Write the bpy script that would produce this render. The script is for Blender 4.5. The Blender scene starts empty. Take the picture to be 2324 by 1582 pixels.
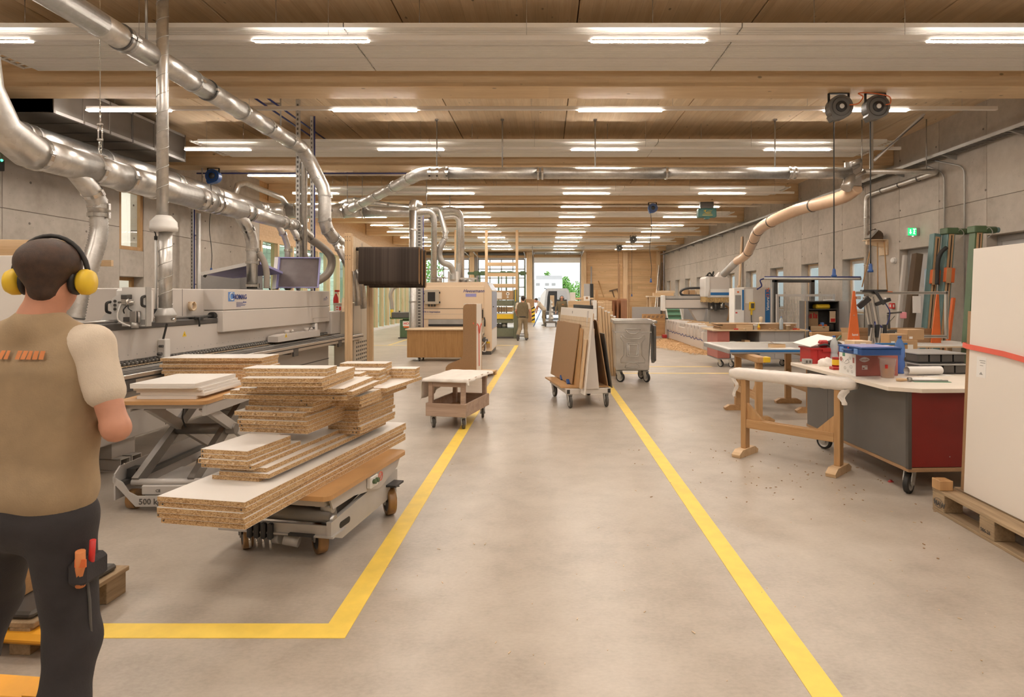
import bpy, bmesh, math, random
import numpy as np
from mathutils import Vector, Matrix, Quaternion
random.seed(7)
PI = math.pi
SC = bpy.context.scene
COL = SC.collection

# ---------------------------------------------------------------- camera, world, exposure
EYE = 1.65            # eye height in metres
FPX = 1380.0          # focal length in pixels of the 2324 px wide frame
VX, VY = 1237.0, 672.0   # where the hall's long axis vanishes
cam_data = bpy.data.cameras.new('camera')
cam = bpy.data.objects.new('camera', cam_data); COL.objects.link(cam)
cam.location = (0, 0, EYE); cam.rotation_euler = (PI / 2, 0, 0)
cam_data.sensor_width = 36.0; cam_data.lens = 36.0 * FPX / 2324.0
cam_data.shift_x = (1162.0 - VX) / 2324.0
cam_data.shift_y = -(791.0 - VY) / 2324.0
cam_data.clip_start = 0.05; cam_data.clip_end = 400
SC.camera = cam
LAMP = 128.0                       # radiance of the hall's light strips
LAMP_COL = (1.0, 0.90, 0.79)
world = bpy.data.worlds.new('overcast_sky'); SC.world = world; world.use_nodes = True
_bg = world.node_tree.nodes['Background']
_bg.inputs[0].default_value = (0.93, 0.97, 1.0, 1); _bg.inputs[1].default_value = 2.5
SC.view_settings.view_transform = 'Standard'; SC.view_settings.look = 'None'
SC.view_settings.gamma = 1.0; SC.view_settings.use_curve_mapping = False
SC.view_settings.exposure = 0.0
try:
    SC.cycles.use_denoising = True
    SC.cycles.max_bounces = 8; SC.cycles.diffuse_bounces = 5; SC.cycles.glossy_bounces = 4
    SC.cycles.transmission_bounces = 6; SC.cycles.transparent_max_bounces = 12
    SC.cycles.caustics_reflective = False; SC.cycles.caustics_refractive = False
    SC.cycles.sample_clamp_indirect = 4.0
except Exception:
    pass

# ---------------------------------------------------------------- where things stand (metres; x right, y down the hall, z up)
def W(x, y, Y):
    """A point of the hall at distance Y that is seen at (x, y)."""
    return Vector(((x - VX) * Y / FPX, Y, EYE + (VY - y) * Y / FPX))
def WH(x, y, H):
    Y = FPX * (EYE - H) / (y - VY)
    return Vector(((x - VX) * Y / FPX, Y, H))
def FL(x, y):
    return WH(x, y, 0.0)
def WX(x, y, X):
    """A point in the plane at sideways distance X."""
    return W(x, y, X * FPX / (x - VX))

# ---------------------------------------------------------------- mesh builder
class MB:
    def __init__(s):
        s.v = []; s.f = []; s.m = []; s.sm = []; s.cur = 0
    def mat(s, i): s.cur = i; return s
    def add(s, vs, fs, smooth=False, mi=None):
        o = len(s.v)
        s.v += [tuple(p) for p in vs]
        for f in fs:
            s.f.append([i + o for i in f]); s.m.append(s.cur if mi is None else mi); s.sm.append(smooth)
        return s
    def box(s, x0, x1, y0, y1, z0, z1, M=None, bev=0.0):
        if bev > 0:
            return s.rbox(x0, x1, y0, y1, z0, z1, bev, M)
        vs = [Vector((x, y, z)) for z in (z0, z1) for y in (y0, y1) for x in (x0, x1)]
        if M is not None: vs = [M @ p for p in vs]
        return s.add(vs, [(0, 2, 3, 1), (4, 5, 7, 6), (0, 1, 5, 4), (2, 6, 7, 3), (0, 4, 6, 2), (1, 3, 7, 5)])
    def rbox(s, x0, x1, y0, y1, z0, z1, b=.004, M=None):
        """Box with chamfered edges (24 vertices)."""
        b = min(b, abs(x1 - x0) * .45, abs(y1 - y0) * .45, abs(z1 - z0) * .45)
        vs = []; idx = {}
        for ix, x in enumerate((x0, x1)):
            for iy, y in enumerate((y0, y1)):
                for iz, z in enumerate((z0, z1)):
                    sx, sy, sz = (1 - 2 * ix) * b, (1 - 2 * iy) * b, (1 - 2 * iz) * b
                    for a, p in enumerate(((x, y + sy, z + sz), (x + sx, y, z + sz), (x + sx, y + sy, z))):
                        idx[ix, iy, iz, a] = len(vs); vs.append(Vector(p))
        fs = []
        for a in range(3):
            for e in (0, 1):
                q = []
                for (u, w) in ((0, 0), (1, 0), (1, 1), (0, 1)):
                    k = [0, 0, 0]; k[a] = e; k[(a + 1) % 3] = u; k[(a + 2) % 3] = w
                    q.append(idx[k[0], k[1], k[2], a])
                fs.append(q if e else q[::-1])
        for a in range(3):
            b1, b2 = (a + 1) % 3, (a + 2) % 3
            for u in (0, 1):
                for w in (0, 1):
                    q = []
                    for (e, ax) in ((0, b1), (1, b1), (1, b2), (0, b2)):
                        k = [0, 0, 0]; k[a] = e; k[b1] = u; k[b2] = w
                        q.append(idx[k[0], k[1], k[2], ax])
                    fs.append(q if (u == w) else q[::-1])
        for ix in (0, 1):
            for iy in (0, 1):
                for iz in (0, 1):
                    q = [idx[ix, iy, iz, a] for a in range(3)]
                    fs.append(q if (ix + iy + iz) % 2 else q[::-1])
        if M is not None: vs = [M @ p for p in vs]
        return s.add(vs, fs)
    def bar(s, p0, p1, w, h, up=(0, 0, 1), bev=0.0):
        """Rectangular bar from p0 to p1, w wide and h along up."""
        p0, p1 = Vector(p0), Vector(p1); d = p1 - p0; L = d.length; d.normalize()
        up = Vector(up); sd = d.cross(up)
        if sd.length < 1e-5: sd = d.cross(Vector((0, 1, 0)))
        sd.normalize(); u2 = sd.cross(d)
        M = Matrix((( d.x, sd.x, u2.x, p0.x), (d.y, sd.y, u2.y, p0.y), (d.z, sd.z, u2.z, p0.z), (0, 0, 0, 1)))
        return s.box(0, L, -w / 2, w / 2, -h / 2, h / 2, M, bev)
    def prism(s, poly, z0, z1, M=None, smooth=False):
        """Polygon in the xy plane pulled from z0 to z1 (poly counter-clockwise)."""
        n = len(poly)
        vs = [Vector((p[0], p[1], z0)) for p in poly] + [Vector((p[0], p[1], z1)) for p in poly]
        if M is not None: vs = [M @ p for p in vs]
        s.add(vs, [tuple(range(n))[::-1], tuple(range(n, 2 * n))])
        return s.add(vs, [(i, (i + 1) % n, n + (i + 1) % n, n + i) for i in range(n)], smooth)
    def lathe(s, prof, n=20, M=None, smooth=True, caps=True):
        """Profile [(r, z)] turned about z."""
        vs = []; m = len(prof)
        for (r, z) in prof:
            for i in range(n):
                a = 2 * PI * i / n; vs.append(Vector((r * math.cos(a), r * math.sin(a), z)))
        if M is not None: vs = [M @ p for p in vs]
        fs = [(j * n + i, j * n + (i + 1) % n, (j + 1) * n + (i + 1) % n, (j + 1) * n + i) for j in range(m - 1) for i in range(n)]
        o = len(s.v); s.add(vs, fs, smooth)
        if caps:
            for j, rev in ((0, True), (m - 1, False)):
                if prof[j][0] > 1e-6:
                    q = [o + j * n + i for i in range(n)]
                    s.f.append(q[::-1] if rev else q); s.m.append(s.cur); s.sm.append(False)
        return s
    def cyl(s, p0, p1, r, n=16, r1=None, caps=True):
        return s.tube([p0, p1], r, n, caps, radii=[r, r if r1 is None else r1])
    def tube(s, path, r, n=14, caps=True, radii=None, smooth=True):
        P = [Vector(p) for p in path]; m = len(P)
        T = []
        for i in range(m):
            t = (P[min(i + 1, m - 1)] - P[max(i - 1, 0)])
            T.append(t.normalized() if t.length > 1e-9 else Vector((0, 0, 1)))
        u = T[0].orthogonal().normalized()
        vs = []
        for i in range(m):
            if i:
                ax = T[i - 1].cross(T[i])
                if ax.length > 1e-7:
                    u = Quaternion(ax.normalized(), T[i - 1].angle(T[i])) @ u
            u = (u - T[i] * u.dot(T[i])).normalized(); w = T[i].cross(u)
            rr = radii[i] if radii else r
            k = 1.0
            if 0 < i < m - 1:
                c = T[i].dot((P[i + 1] - P[i]).normalized()); k = 1.0 / max(c, .6)
            for j in range(n):
                a = 2 * PI * j / n
                vs.append(P[i] + (u * math.cos(a) + w * math.sin(a)) * rr * (1 + (k - 1) * .5))
        fs = [(i * n + j, i * n + (j + 1) % n, (i + 1) * n + (j + 1) % n, (i + 1) * n + j) for i in range(m - 1) for j in range(n)]
        o = len(s.v); s.add(vs, fs, smooth)
        if caps:
            for i, rev in ((0, True), (m - 1, False)):
                q = [o + i * n + j for j in range(n)]
                s.f.append(q[::-1] if rev else q); s.m.append(s.cur); s.sm.append(False)
        return s
    def ring(s, c, axis, r, w, t, n=22):
        """Flat band round a pipe: radius r, w long along axis, t thick."""
        M = frame(c, axis)
        return s.lathe([(r - .002, -w / 2), (r + t, -w / 2), (r + t, w / 2), (r - .002, w / 2)], n, M, smooth=False, caps=False)
    def quad(s, a, b, c, d): return s.add([a, b, c, d], [(0, 1, 2, 3)])
    def ball(s, c, r, n=14, m=9, sc=(1, 1, 1)):
        prof = [(math.sin(PI * j / m), -math.cos(PI * j / m)) for j in range(m + 1)]
        M = Matrix.Translation(c) @ Matrix.Diagonal((r * sc[0], r * sc[1], r * sc[2], 1))
        return s.lathe(prof, n, M, True, False)
    def mesh(s, name, mats):
        me = bpy.data.meshes.new(name)
        me.from_pydata([tuple(p) for p in s.v], [], s.f)
        for m in (mats if isinstance(mats, (list, tuple)) else [mats]): me.materials.append(m)
        me.polygons.foreach_set('material_index', s.m)
        me.polygons.foreach_set('use_smooth', s.sm)
        me.update(); me.validate()
        return me
def frame(c, axis):
    z = Vector(axis).normalized(); x = z.orthogonal().normalized(); y = z.cross(x); c = Vector(c)
    return Matrix(((x.x, y.x, z.x, c.x), (x.y, y.y, z.y, c.y), (x.z, y.z, z.z, c.z), (0, 0, 0, 1)))
def spline(pts, n=8):
    """Smooth curve through the points."""
    P = [Vector(p) for p in pts]; P = [2 * P[0] - P[1]] + P + [2 * P[-1] - P[-2]]; out = []
    for i in range(1, len(P) - 2):
        for k in range(n):
            t = k / n; a, b, c, d = P[i - 1], P[i], P[i + 1], P[i + 2]
            out.append(.5 * ((2 * b) + (c - a) * t + (2 * a - 5 * b + 4 * c - d) * t * t + (3 * b - a - 3 * c + d) * t ** 3))
    out.append(P[-2]); return out
def resample(P, step):
    out = [P[0]]; acc = 0
    for a, b in zip(P, P[1:]):
        L = (b - a).length; d = step - acc
        while d <= L:
            out.append(a + (b - a) * (d / L)); d += step
        acc = (acc + L) % step if L else acc
    return out
def bend(P, rad, k=4):
    """Rounds the corners of a polyline into k-gored elbows."""
    P = [Vector(p) for p in P]; out = [P[0]]
    for a, b, c in zip(P, P[1:], P[2:]):
        u = (a - b); v = (c - b); r = min(rad, u.length * .48, v.length * .48)
        p, q = b + u.normalized() * r, b + v.normalized() * r
        for i in range(k + 1):
            t = i / k; out.append((1 - t) ** 2 * p + 2 * t * (1 - t) * b + t * t * q)
    out.append(P[-1]); return out

# ---------------------------------------------------------------- scene objects
def tag(o, label, cat=None, group=None, kind=None):
    if label: o['label'] = label
    if cat: o['category'] = cat
    if group: o['group'] = group
    if kind: o['kind'] = kind
    return o
def thing(name, label, cat, loc=(0, 0, 0), rz=0.0, group=None):
    o = bpy.data.objects.new(name, None); COL.objects.link(o)
    o.empty_display_size = .1; o.location = loc; o.rotation_euler = (0, 0, rz)
    return tag(o, label, cat, group)
def part(name, mb, mats, parent, label=None, bevel=0, stuff=False):
    me = mb.mesh(name, mats) if isinstance(mb, MB) else mb
    o = bpy.data.objects.new(name, me); COL.objects.link(o); o.parent = parent
    if label: o['label'] = label
    if stuff: o['kind'] = 'stuff'
    if bevel:
        b = o.modifiers.new('edge', 'BEVEL'); b.width = bevel; b.segments = 1; b.limit_method = 'ANGLE'
    return o
def solo(name, mb, mats, label, cat, loc=(0, 0, 0), rz=0.0, group=None, kind=None):
    me = mb.mesh(name, mats) if isinstance(mb, MB) else mb
    o = bpy.data.objects.new(name, me); COL.objects.link(o)
    o.location = loc; o.rotation_euler = (0, 0, rz)
    return tag(o, label, cat, group, kind)
def struct(name, mb, mats, parent=None, label=None):
    me = mb.mesh(name, mats) if isinstance(mb, MB) else mb
    o = bpy.data.objects.new(name, me); COL.objects.link(o)
    if parent: o.parent = parent
    else: o['kind'] = 'structure'
    if label: o['label'] = label
    return o
def dup(root, loc=None, rz=None, label=None, group=None):
    r = root.copy(); COL.objects.link(r)
    if loc is not None: r.location = loc
    if rz is not None: r.rotation_euler = (0, 0, rz)
    if label: r['label'] = label
    if group: r['group'] = group
    for ch in list(root.children):
        c = ch.copy(); COL.objects.link(c); c.parent = r
        for g in list(ch.children):
            d = g.copy(); COL.objects.link(d); d.parent = c
    return r
ORD = ['first', 'second', 'third', 'fourth', 'fifth', 'sixth', 'seventh', 'eighth', 'ninth', 'tenth', 'eleventh', 'twelfth', 'thirteenth', 'fourteenth', 'fifteenth', 'sixteenth', 'seventeenth', 'eighteenth', 'nineteenth', 'twentieth']

# ---------------------------------------------------------------- materials
class NT:
    def __init__(s, name):
        s.m = bpy.data.materials.new(name); s.m.use_nodes = True
        s.t = s.m.node_tree; s.n = s.t.nodes; s.b = s.n['Principled BSDF']
    def node(s, typ, **kw):
        nd = s.n.new(typ)
        for k, v in kw.items():
            if k.startswith('i_'): nd.inputs[k[2:].replace('_', ' ')].default_value = v
            else: setattr(nd, k, v)
        return nd
    def link(s, a, b): s.t.links.new(a, b)
    def coords(s, scale=(1, 1, 1), rnd=True):
        tc = s.node('ShaderNodeTexCoord'); out = tc.outputs['Object']
        if rnd:
            oi = s.node('ShaderNodeObjectInfo'); ml = s.node('ShaderNodeMath', operation='MULTIPLY'); ml.inputs[1].default_value = 37.0
            s.link(oi.outputs['Random'], ml.inputs[0])
            ad = s.node('ShaderNodeVectorMath', operation='ADD'); s.link(out, ad.inputs[0]); s.link(ml.outputs[0], ad.inputs[1]); out = ad.outputs[0]
        s.last = out
        return s.scaled(out, scale)
    def scaled(s, out, scale):
        mp = s.node('ShaderNodeVectorMath', operation='MULTIPLY'); s.link(out, mp.inputs[0]); mp.inputs[1].default_value = scale
        return mp.outputs[0]
    def noise(s, co, scale, detail=3, rough=.55):
        nd = s.node('ShaderNodeTexNoise'); nd.inputs['Scale'].default_value = scale; nd.inputs['Detail'].default_value = detail; nd.inputs['Roughness'].default_value = rough
        s.link(co, nd.inputs['Vector']); return nd.outputs['Fac']
    def ramp(s, fac, stops):
        r = s.node('ShaderNodeValToRGB'); e = r.color_ramp.elements
        while len(e) < len(stops): e.new(.5)
        for el, (p, c) in zip(e, stops): el.position = p; el.color = tuple(c) + (1,) if len(c) == 3 else c
        s.link(fac, r.inputs[0]); return r.outputs[0]
    def mix(s, a, b, fac, typ='MIX'):
        m = s.node('ShaderNodeMix', data_type='RGBA', blend_type=typ)
        for sock, v in ((m.inputs[0], fac), (m.inputs[6], a), (m.inputs[7], b)):
            if isinstance(v, (int, float)): sock.default_value = v
            elif isinstance(v, (tuple, list)): sock.default_value = tuple(v) + (1,) if len(v) == 3 else v
            else: s.link(v, sock)
        return m.outputs[2]
    def math(s, op, a, b=None):
        m = s.node('ShaderNodeMath', operation=op)
        for i, v in enumerate((a, b)):
            if v is None: continue
            if isinstance(v, (int, float)): m.inputs[i].default_value = v
            else: s.link(v, m.inputs[i])
        return m.outputs[0]
    def bump(s, h, strength, dist=.01):
        b = s.node('ShaderNodeBump'); b.inputs['Strength'].default_value = strength; b.inputs['Distance'].default_value = dist
        s.link(h, b.inputs['Height']); s.link(b.outputs[0], s.b.inputs['Normal'])
    def fin(s, col=None, rough=None, metal=None, spec=None):
        for nm, v in (('Base Color', col), ('Roughness', rough), ('Metallic', metal), ('Specular IOR Level', spec)):
            if v is None: continue
            sock = s.b.inputs[nm]
            if isinstance(v, (int, float)): sock.default_value = v
            elif isinstance(v, (tuple, list)): sock.default_value = tuple(v) + (1,)
            else: s.link(v, sock)
        return s.m
def srgb(r, g, b):
    f = lambda c: (c / 255 / 12.92) if c / 255 <= .04045 else ((c / 255 + .055) / 1.055) ** 2.4
    return (f(r), f(g), f(b))
def plain(name, col, rough=.5, metal=0.0, var=.08, scale=6.0, spec=None, bump=0.0):
    """One colour with slight mottling and wear in the gloss."""
    t = NT(name); co = t.coords(); n = t.noise(co, scale, 4)
    lo = tuple(c * (1 - var) for c in col); hi = tuple(min(1, c * (1 + var)) for c in col)
    c = t.ramp(n, [(.3, lo), (.7, hi)])
    rg = t.node('ShaderNodeMapRange'); rg.inputs['To Min'].default_value = max(.03, rough * .85); rg.inputs['To Max'].default_value = min(1, rough * 1.15); t.link(n, rg.inputs[0])
    if bump: t.bump(t.noise(co, scale * 12, 2), bump, .004)
    return t.fin(c, rg.outputs[0], metal, spec)
def wood(name, c0, c1, axis=0, strip=None, strip_axis=2, knots=0.0, rough=.55, scale=1.0, line=.0, vary=.18, rnd=True):
    """Timber with grain along axis; strip = width of glued lamellae along strip_axis."""
    t = NT(name); st = [14.0, 14.0, 14.0]; st[axis] = .9
    co = t.coords((1, 1, 1), rnd); base = t.scaled(co, tuple(q * scale for q in st))
    g = t.noise(base, 1.0, 5, .6); fine = t.noise(t.scaled(co, tuple(q * scale * 6 for q in st)), 1.0, 2)
    f = t.math('ADD', t.math('MULTIPLY', g, .7), t.math('MULTIPLY', fine, .3))
    col = t.ramp(f, [(.34, c0), (.66, c1)])
    if strip:
        sp = t.node('ShaderNodeSeparateXYZ'); t.link(co, sp.inputs[0])
        q = t.math('DIVIDE', sp.outputs[strip_axis], strip); fl = t.math('FLOOR', q)
        q2 = t.math('FLOOR', t.math('ADD', t.math('DIVIDE', sp.outputs[axis], 3.1), t.math('MULTIPLY', fl, 7.37)))
        wn = t.node('ShaderNodeTexWhiteNoise', noise_dimensions='2D'); cb = t.node('ShaderNodeCombineXYZ')
        t.link(fl, cb.inputs[0]); t.link(q2, cb.inputs[1]); t.link(cb.outputs[0], wn.inputs['Vector'])
        v = t.node('ShaderNodeMapRange'); v.inputs['To Min'].default_value = 1 - vary; v.inputs['To Max'].default_value = 1 + vary * .6
        t.link(wn.outputs['Value'], v.inputs[0])
        col = t.mix(col, v.outputs[0], 1.0, 'MULTIPLY')
        if line:
            fr = t.math('FRACT', q); d = t.math('ABSOLUTE', t.math('SUBTRACT', fr, .5))
            col = t.mix(col, tuple(c * .45 for c in c0), t.math('MULTIPLY', t.math('GREATER_THAN', d, .5 - line), .6))
    if knots:
        ks = [3.6, 3.6, 3.6]; ks[axis] = 2.0
        vo = t.node('ShaderNodeTexVoronoi'); vo.inputs['Scale'].default_value = knots; t.link(t.scaled(co, tuple(ks)), vo.inputs['Vector'])
        k = t.ramp(vo.outputs['Distance'], [(.045, (1, 1, 1)), (.085, (0, 0, 0))])
        col = t.mix(col, tuple(c * .28 for c in c0), t.math('MULTIPLY', k, .75))
    t.bump(f, .08, .003)
    return t.fin(col, rough)
M = {}
def build_materials():
    # floor: power-floated concrete, sealed, with scuffs and faint pour joints
    t = NT('floor_concrete'); co = t.coords((1, 1, 1), False)
    big = t.noise(co, .55, 4, .6); mid = t.noise(co, 3.2, 5, .65); fin = t.noise(t.scaled(co, (1, 1.6, 1)), 38, 3, .6)
    f = t.math('ADD', t.math('ADD', t.math('MULTIPLY', big, .42), t.math('MULTIPLY', mid, .38)), t.math('MULTIPLY', fin, .2))
    c = t.ramp(f, [(.33, (.305, .262, .216)), (.5, (.435, .382, .323)), (.67, (.535, .476, .41))])
    sc = t.noise(t.scaled(co, (1.2, 5.5, 1)), 2.6, 6, .75)
    c = t.mix(c, (.66, .60, .53), t.ramp(sc, [(.60, (0, 0, 0)), (.78, (.3, .3, .3))]))
    vo = t.node('ShaderNodeTexVoronoi'); vo.inputs['Scale'].default_value = 5.0; t.link(co, vo.inputs['Vector'])
    c = t.mix(c, (.72, .65, .56), t.math('MULTIPLY', t.math('LESS_THAN', vo.outputs['Distance'], .018), .6))
    r = t.node('ShaderNodeMapRange'); r.inputs['From Min'].default_value = .3; r.inputs['From Max'].default_value = .7
    r.inputs['To Min'].default_value = .23; r.inputs['To Max'].default_value = .46; t.link(mid, r.inputs[0])
    t.bump(t.math('ADD', mid, t.math('MULTIPLY', fin, .4)), .06, .004)
    M['floor'] = t.fin(c, .33, 0, .42)
    # walls: board-smooth cast concrete with pores
    t = NT('cast_concrete'); co = t.coords((1, 1, 1), True)
    big = t.noise(t.scaled(co, (.6, .6, .35)), 1.1, 5, .6); mid = t.noise(co, 7, 4, .6)
    f = t.math('ADD', t.math('MULTIPLY', big, .65), t.math('MULTIPLY', mid, .35))
    c = t.ramp(f, [(.32, (.35, .31, .265)), (.5, (.455, .41, .36)), (.68, (.53, .485, .43))])
    vo = t.node('ShaderNodeTexVoronoi'); vo.inputs['Scale'].default_value = 11; t.link(co, vo.inputs['Vector'])
    c = t.mix(c, (.16, .14, .12), t.math('MULTIPLY', t.ramp(vo.outputs['Distance'], [(.05, (1, 1, 1)), (.09, (0, 0, 0))]), .55))
    t.bump(f, .12, .006); M['concrete'] = t.fin(c, .8, 0, .3)
    M['joint'] = plain('concrete_joint', (.17, .15, .13), .9)
    # timber
    M['glulam'] = wood('glulam_spruce', (.69, .49, .285), (.81, .625, .40), 0, .042, 2, 1.15, .6, vary=.07)
    M['clt'] = wood('ceiling_spruce', (.73, .555, .365), (.85, .695, .50), 1, .14, 0, 1.2, .7, line=.008, vary=.09)
    M['cltwall'] = wood('wall_spruce', (.56, .345, .165), (.70, .48, .265), 0, .16, 2, 1.3, .55, line=.01, vary=.1)
    M['pine'] = wood('planed_pine', (.56, .37, .20), (.72, .53, .33), 2, None, 2, .9, .5)
    M['pine_x'] = wood('planed_pine_x', (.56, .37, .20), (.72, .53, .33), 0, None, 2, .9, .5)
    M['pine_y'] = wood('planed_pine_y', (.56, .37, .20), (.72, .53, .33), 1, None, 2, .9, .5)
    M['beech'] = wood('worn_beech', (.40, .225, .095), (.56, .345, .165), 2, None, 2, 0, .45)
    M['beech_x'] = wood('worn_beech_x', (.40, .225, .095), (.56, .345, .165), 0, None, 2, 0, .45)
    M['old'] = wood('weathered_pallet_wood', (.24, .165, .095), (.46, .335, .205), 1, None, 2, .8, .7)
    M['oldcart'] = wood('grey_pink_cart_wood', (.36, .25, .185), (.52, .385, .30), 0, None, 2, .5, .6)
    M['oak'] = wood('oak_veneer', (.32, .165, .055), (.46, .265, .11), 2, None, 2, 0, .4, scale=1.6)
    M['redply'] = wood('reddish_plywood', (.34, .15, .075), (.47, .24, .13), 2, None, 2, 0, .5)
    M['ply'] = wood('pale_plywood', (.62, .46, .29), (.75, .60, .42), 0, None, 2, .3, .5)
    M['mdf'] = plain('mdf_brown', (.36, .215, .11), .6, 0, .08, 60)
    M['mdf_light'] = plain('mdf_tabletop', (.50, .285, .12), .45, 0, .12, 5)
    M['cardboard'] = plain('cardboard', (.46, .30, .165), .75, 0, .06, 9)
    # chipboard edge
    t = NT('chipboard_edge'); co = t.coords()
    vo = t.node('ShaderNodeTexVoronoi'); vo.inputs['Scale'].default_value = 210; t.link(t.scaled(co, (.6, .6, 1.5)), vo.inputs['Vector'])
    sp = t.node('ShaderNodeSeparateColor'); t.link(vo.outputs['Color'], sp.inputs[0])
    c = t.ramp(sp.outputs[0], [(.0, (.26, .145, .06)), (.22, (.44, .27, .13)), (.6, (.58, .39, .21)), (1, (.70, .52, .31))])
    t.bump(sp.outputs[1], .25, .002); M['chip'] = t.fin(c, .75, 0, .2)
    M['lam'] = plain('white_laminate', (.80, .765, .725), .38, 0, .015, 2)
    M['panelwhite'] = plain('primed_white_board', (.82, .765, .70), .5, 0, .012, 1)
    # metals and paints
    t = NT('galvanised_sheet'); co = t.coords()
    vo = t.node('ShaderNodeTexVoronoi'); vo.inputs['Scale'].default_value = 26; t.link(co, vo.inputs['Vector'])
    sp = t.node('ShaderNodeSeparateColor'); t.link(vo.outputs['Color'], sp.inputs[0]); n = t.noise(co, 3, 4)
    c = t.ramp(t.math('ADD', t.math('MULTIPLY', sp.outputs[0], .35), t.math('MULTIPLY', n, .65)), [(.25, (.58, .565, .54)), (.7, (.70, .685, .66))])
    r = t.node('ShaderNodeMapRange'); r.inputs['To Min'].default_value = .27; r.inputs['To Max'].default_value = .46; t.link(n, r.inputs[0])
    M['galv'] = t.fin(c, r.outputs[0], .92)
    M['galvdull'] = plain('dull_zinc_sheet', (.50, .49, .47), .5, .75, .1, 5)
    M['zinc'] = plain('zinc_bin_sheet', (.60, .585, .56), .34, .85, .16, 3)
    M['chrome'] = plain('bright_steel', (.70, .69, .67), .2, 1.0, .04)
    M['steel'] = plain('bare_steel', (.42, .41, .40), .35, .9, .1)
    M['alu'] = plain('aluminium_profile', (.62, .60, .57), .32, .85, .05)
    M['darksteel'] = plain('dark_steel', (.12, .115, .11), .45, .6, .1)
    M['black'] = plain('black_rubber', (.022, .021, .02), .6, 0, .2)
    M['blackplastic'] = plain('black_plastic', (.03, .03, .032), .42, 0, .1)
    M['tyre'] = plain('grey_rubber_tyre', (.075, .068, .06), .6, 0, .15)
    M['pu'] = plain('amber_wheel_tread', (.30, .165, .065), .35, 0, .15, 14)
    M['machine'] = plain('machine_light_grey', (.62, .575, .535), .42, 0, .02, 1.5)
    M['machine2'] = plain('machine_mid_grey', (.50, .47, .44), .45, 0, .03, 1.5)
    M['trolleygrey'] = plain('trolley_grey_paint', (.47, .45, .43), .4, .1, .05)
    M['trolleydark'] = plain('trolley_dark_grey', (.19, .175, .16), .38, .4, .12)
    M['cream'] = plain('machine_cream', (.80, .63, .45), .4, 0, .02, 1)
    M['beige'] = plain('cabinet_beige', (.50, .44, .35), .5, 0, .03, 1)
    M['olive'] = plain('olive_green_paint', (.17, .185, .125), .45, 0, .08)
    M['green'] = plain('machine_green', (.075, .125, .06), .45, 0, .12)
    M['conveyor'] = plain('green_conveyor_belt', (.13, .30, .19), .5, 0, .06)
    M['teal'] = plain('teal_box', (.045, .16, .145), .45, 0, .05)
    M['tealsteel'] = plain('blue_green_steel', (.15, .25, .255), .5, .2, .12)
    M['yellow'] = plain('signal_yellow', (.83, .56, .035), .45, 0, .05)
    M['yline'] = plain('yellow_floor_paint', (.88, .63, .11), .5, 0, .07, 9)
    M['ylinefar'] = plain('pale_yellow_tape', (.78, .60, .23), .5, 0, .06, 9)
    M['orange'] = plain('orange_paint', (.72, .16, .04), .45, 0, .06)
    M['orangeyel'] = plain('orange_yellow_paint', (.80, .38, .03), .45, 0, .1)
    M['red'] = plain('red_panel', (.20, .018, .014), .45, 0, .1, 3)
    M['redbright'] = plain('bright_red', (.60, .035, .03), .4, 0, .05)
    M['redcrate'] = plain('red_plastic_crate', (.42, .025, .025), .38, 0, .06)
    M['rose'] = plain('faded_red_panel', (.42, .145, .12), .55, 0, .12, 4)
    M['strap'] = plain('coral_strap', (.78, .14, .09), .6, 0, .05)
    M['blue'] = plain('blue_plastic', (.02, .075, .26), .35, 0, .05)
    M['bluepaint'] = plain('blue_stripe', (.025, .16, .42), .4, 0, .03)
    M['palebluemachine'] = plain('pale_blue_door', (.36, .42, .56), .35, 0, .05, 1)
    M['bluecable'] = plain('blue_cable', (.02, .03, .16), .5)
    M['navy'] = plain('dark_blue_print', (.03, .05, .22), .5, 0, .0)
    M['lightblue'] = plain('light_blue_print', (.13, .27, .60), .5, 0, .0)
    M['paleply'] = plain('pale_bench_top', (.76, .685, .59), .5, 0, .05, 4)
    M['pink'] = plain('pink_foam', (.72, .28, .32), .7)
    M['screen'] = plain('pale_tone_wall', (.62, .67, .71), .7, 0, .05, 1)
    M['greypanel'] = plain('grey_bench_panel', (.118, .112, .104), .5, 0, .14, 2.5)
    M['greyboard'] = plain('grey_upright_board', (.40, .39, .385), .55, 0, .04, 2)
    M['greymid'] = plain('mid_grey_paint', (.33, .32, .31), .45, 0, .05)
    M['ductgrey'] = plain('grey_air_duct', (.145, .130, .115), .55, .25, .12, 2)
    M['reelgrey'] = plain('reel_grey', (.115, .108, .098), .5, 0, .06)
    M['white'] = plain('white_paint', (.80, .78, .75), .45, 0, .015)
    M['heatwhite'] = plain('white_heating_panel', (.84, .82, .775), .75, 0, .012, spec=.15)
    M['paper'] = plain('paper', (.84, .82, .79), .7, 0, .02)
    M['plasticwrap'] = plain('white_plastic_wrap', (.80, .75, .70), .3, 0, .05, 12, bump=.25)
    M['cloth'] = plain('dusty_white_cloth', (.78, .73, .67), .85, 0, .07, 9)
    M['hose'] = plain('ribbed_hose_grey', (.34, .30, .26), .45, .2, .08)
    M['hosebeige'] = plain('beige_suction_hose', (.70, .49, .33), .35, 0, .05)
    M['greybrown'] = plain('smoked_panel', (.16, .135, .14), .25, 0, .1, 8)
    M['lilac'] = plain('lilac_edge', (.33, .32, .60), .4)
    M['brush'] = plain('brush_bristles', (.52, .36, .16), .8, 0, .3, 30)
    M['skin'] = plain('skin', (.56, .27, .175), .5, 0, .08, 14)
    M['hair'] = plain('brown_hair', (.055, .028, .017), .55, 0, .35, 40, bump=.4)
    M['hair2'] = plain('dark_hair', (.03, .02, .015), .6, 0, .3, 40)
    M['khaki'] = plain('khaki_cloth', (.36, .262, .158), .85, 0, .09, 16, bump=.2)
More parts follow.
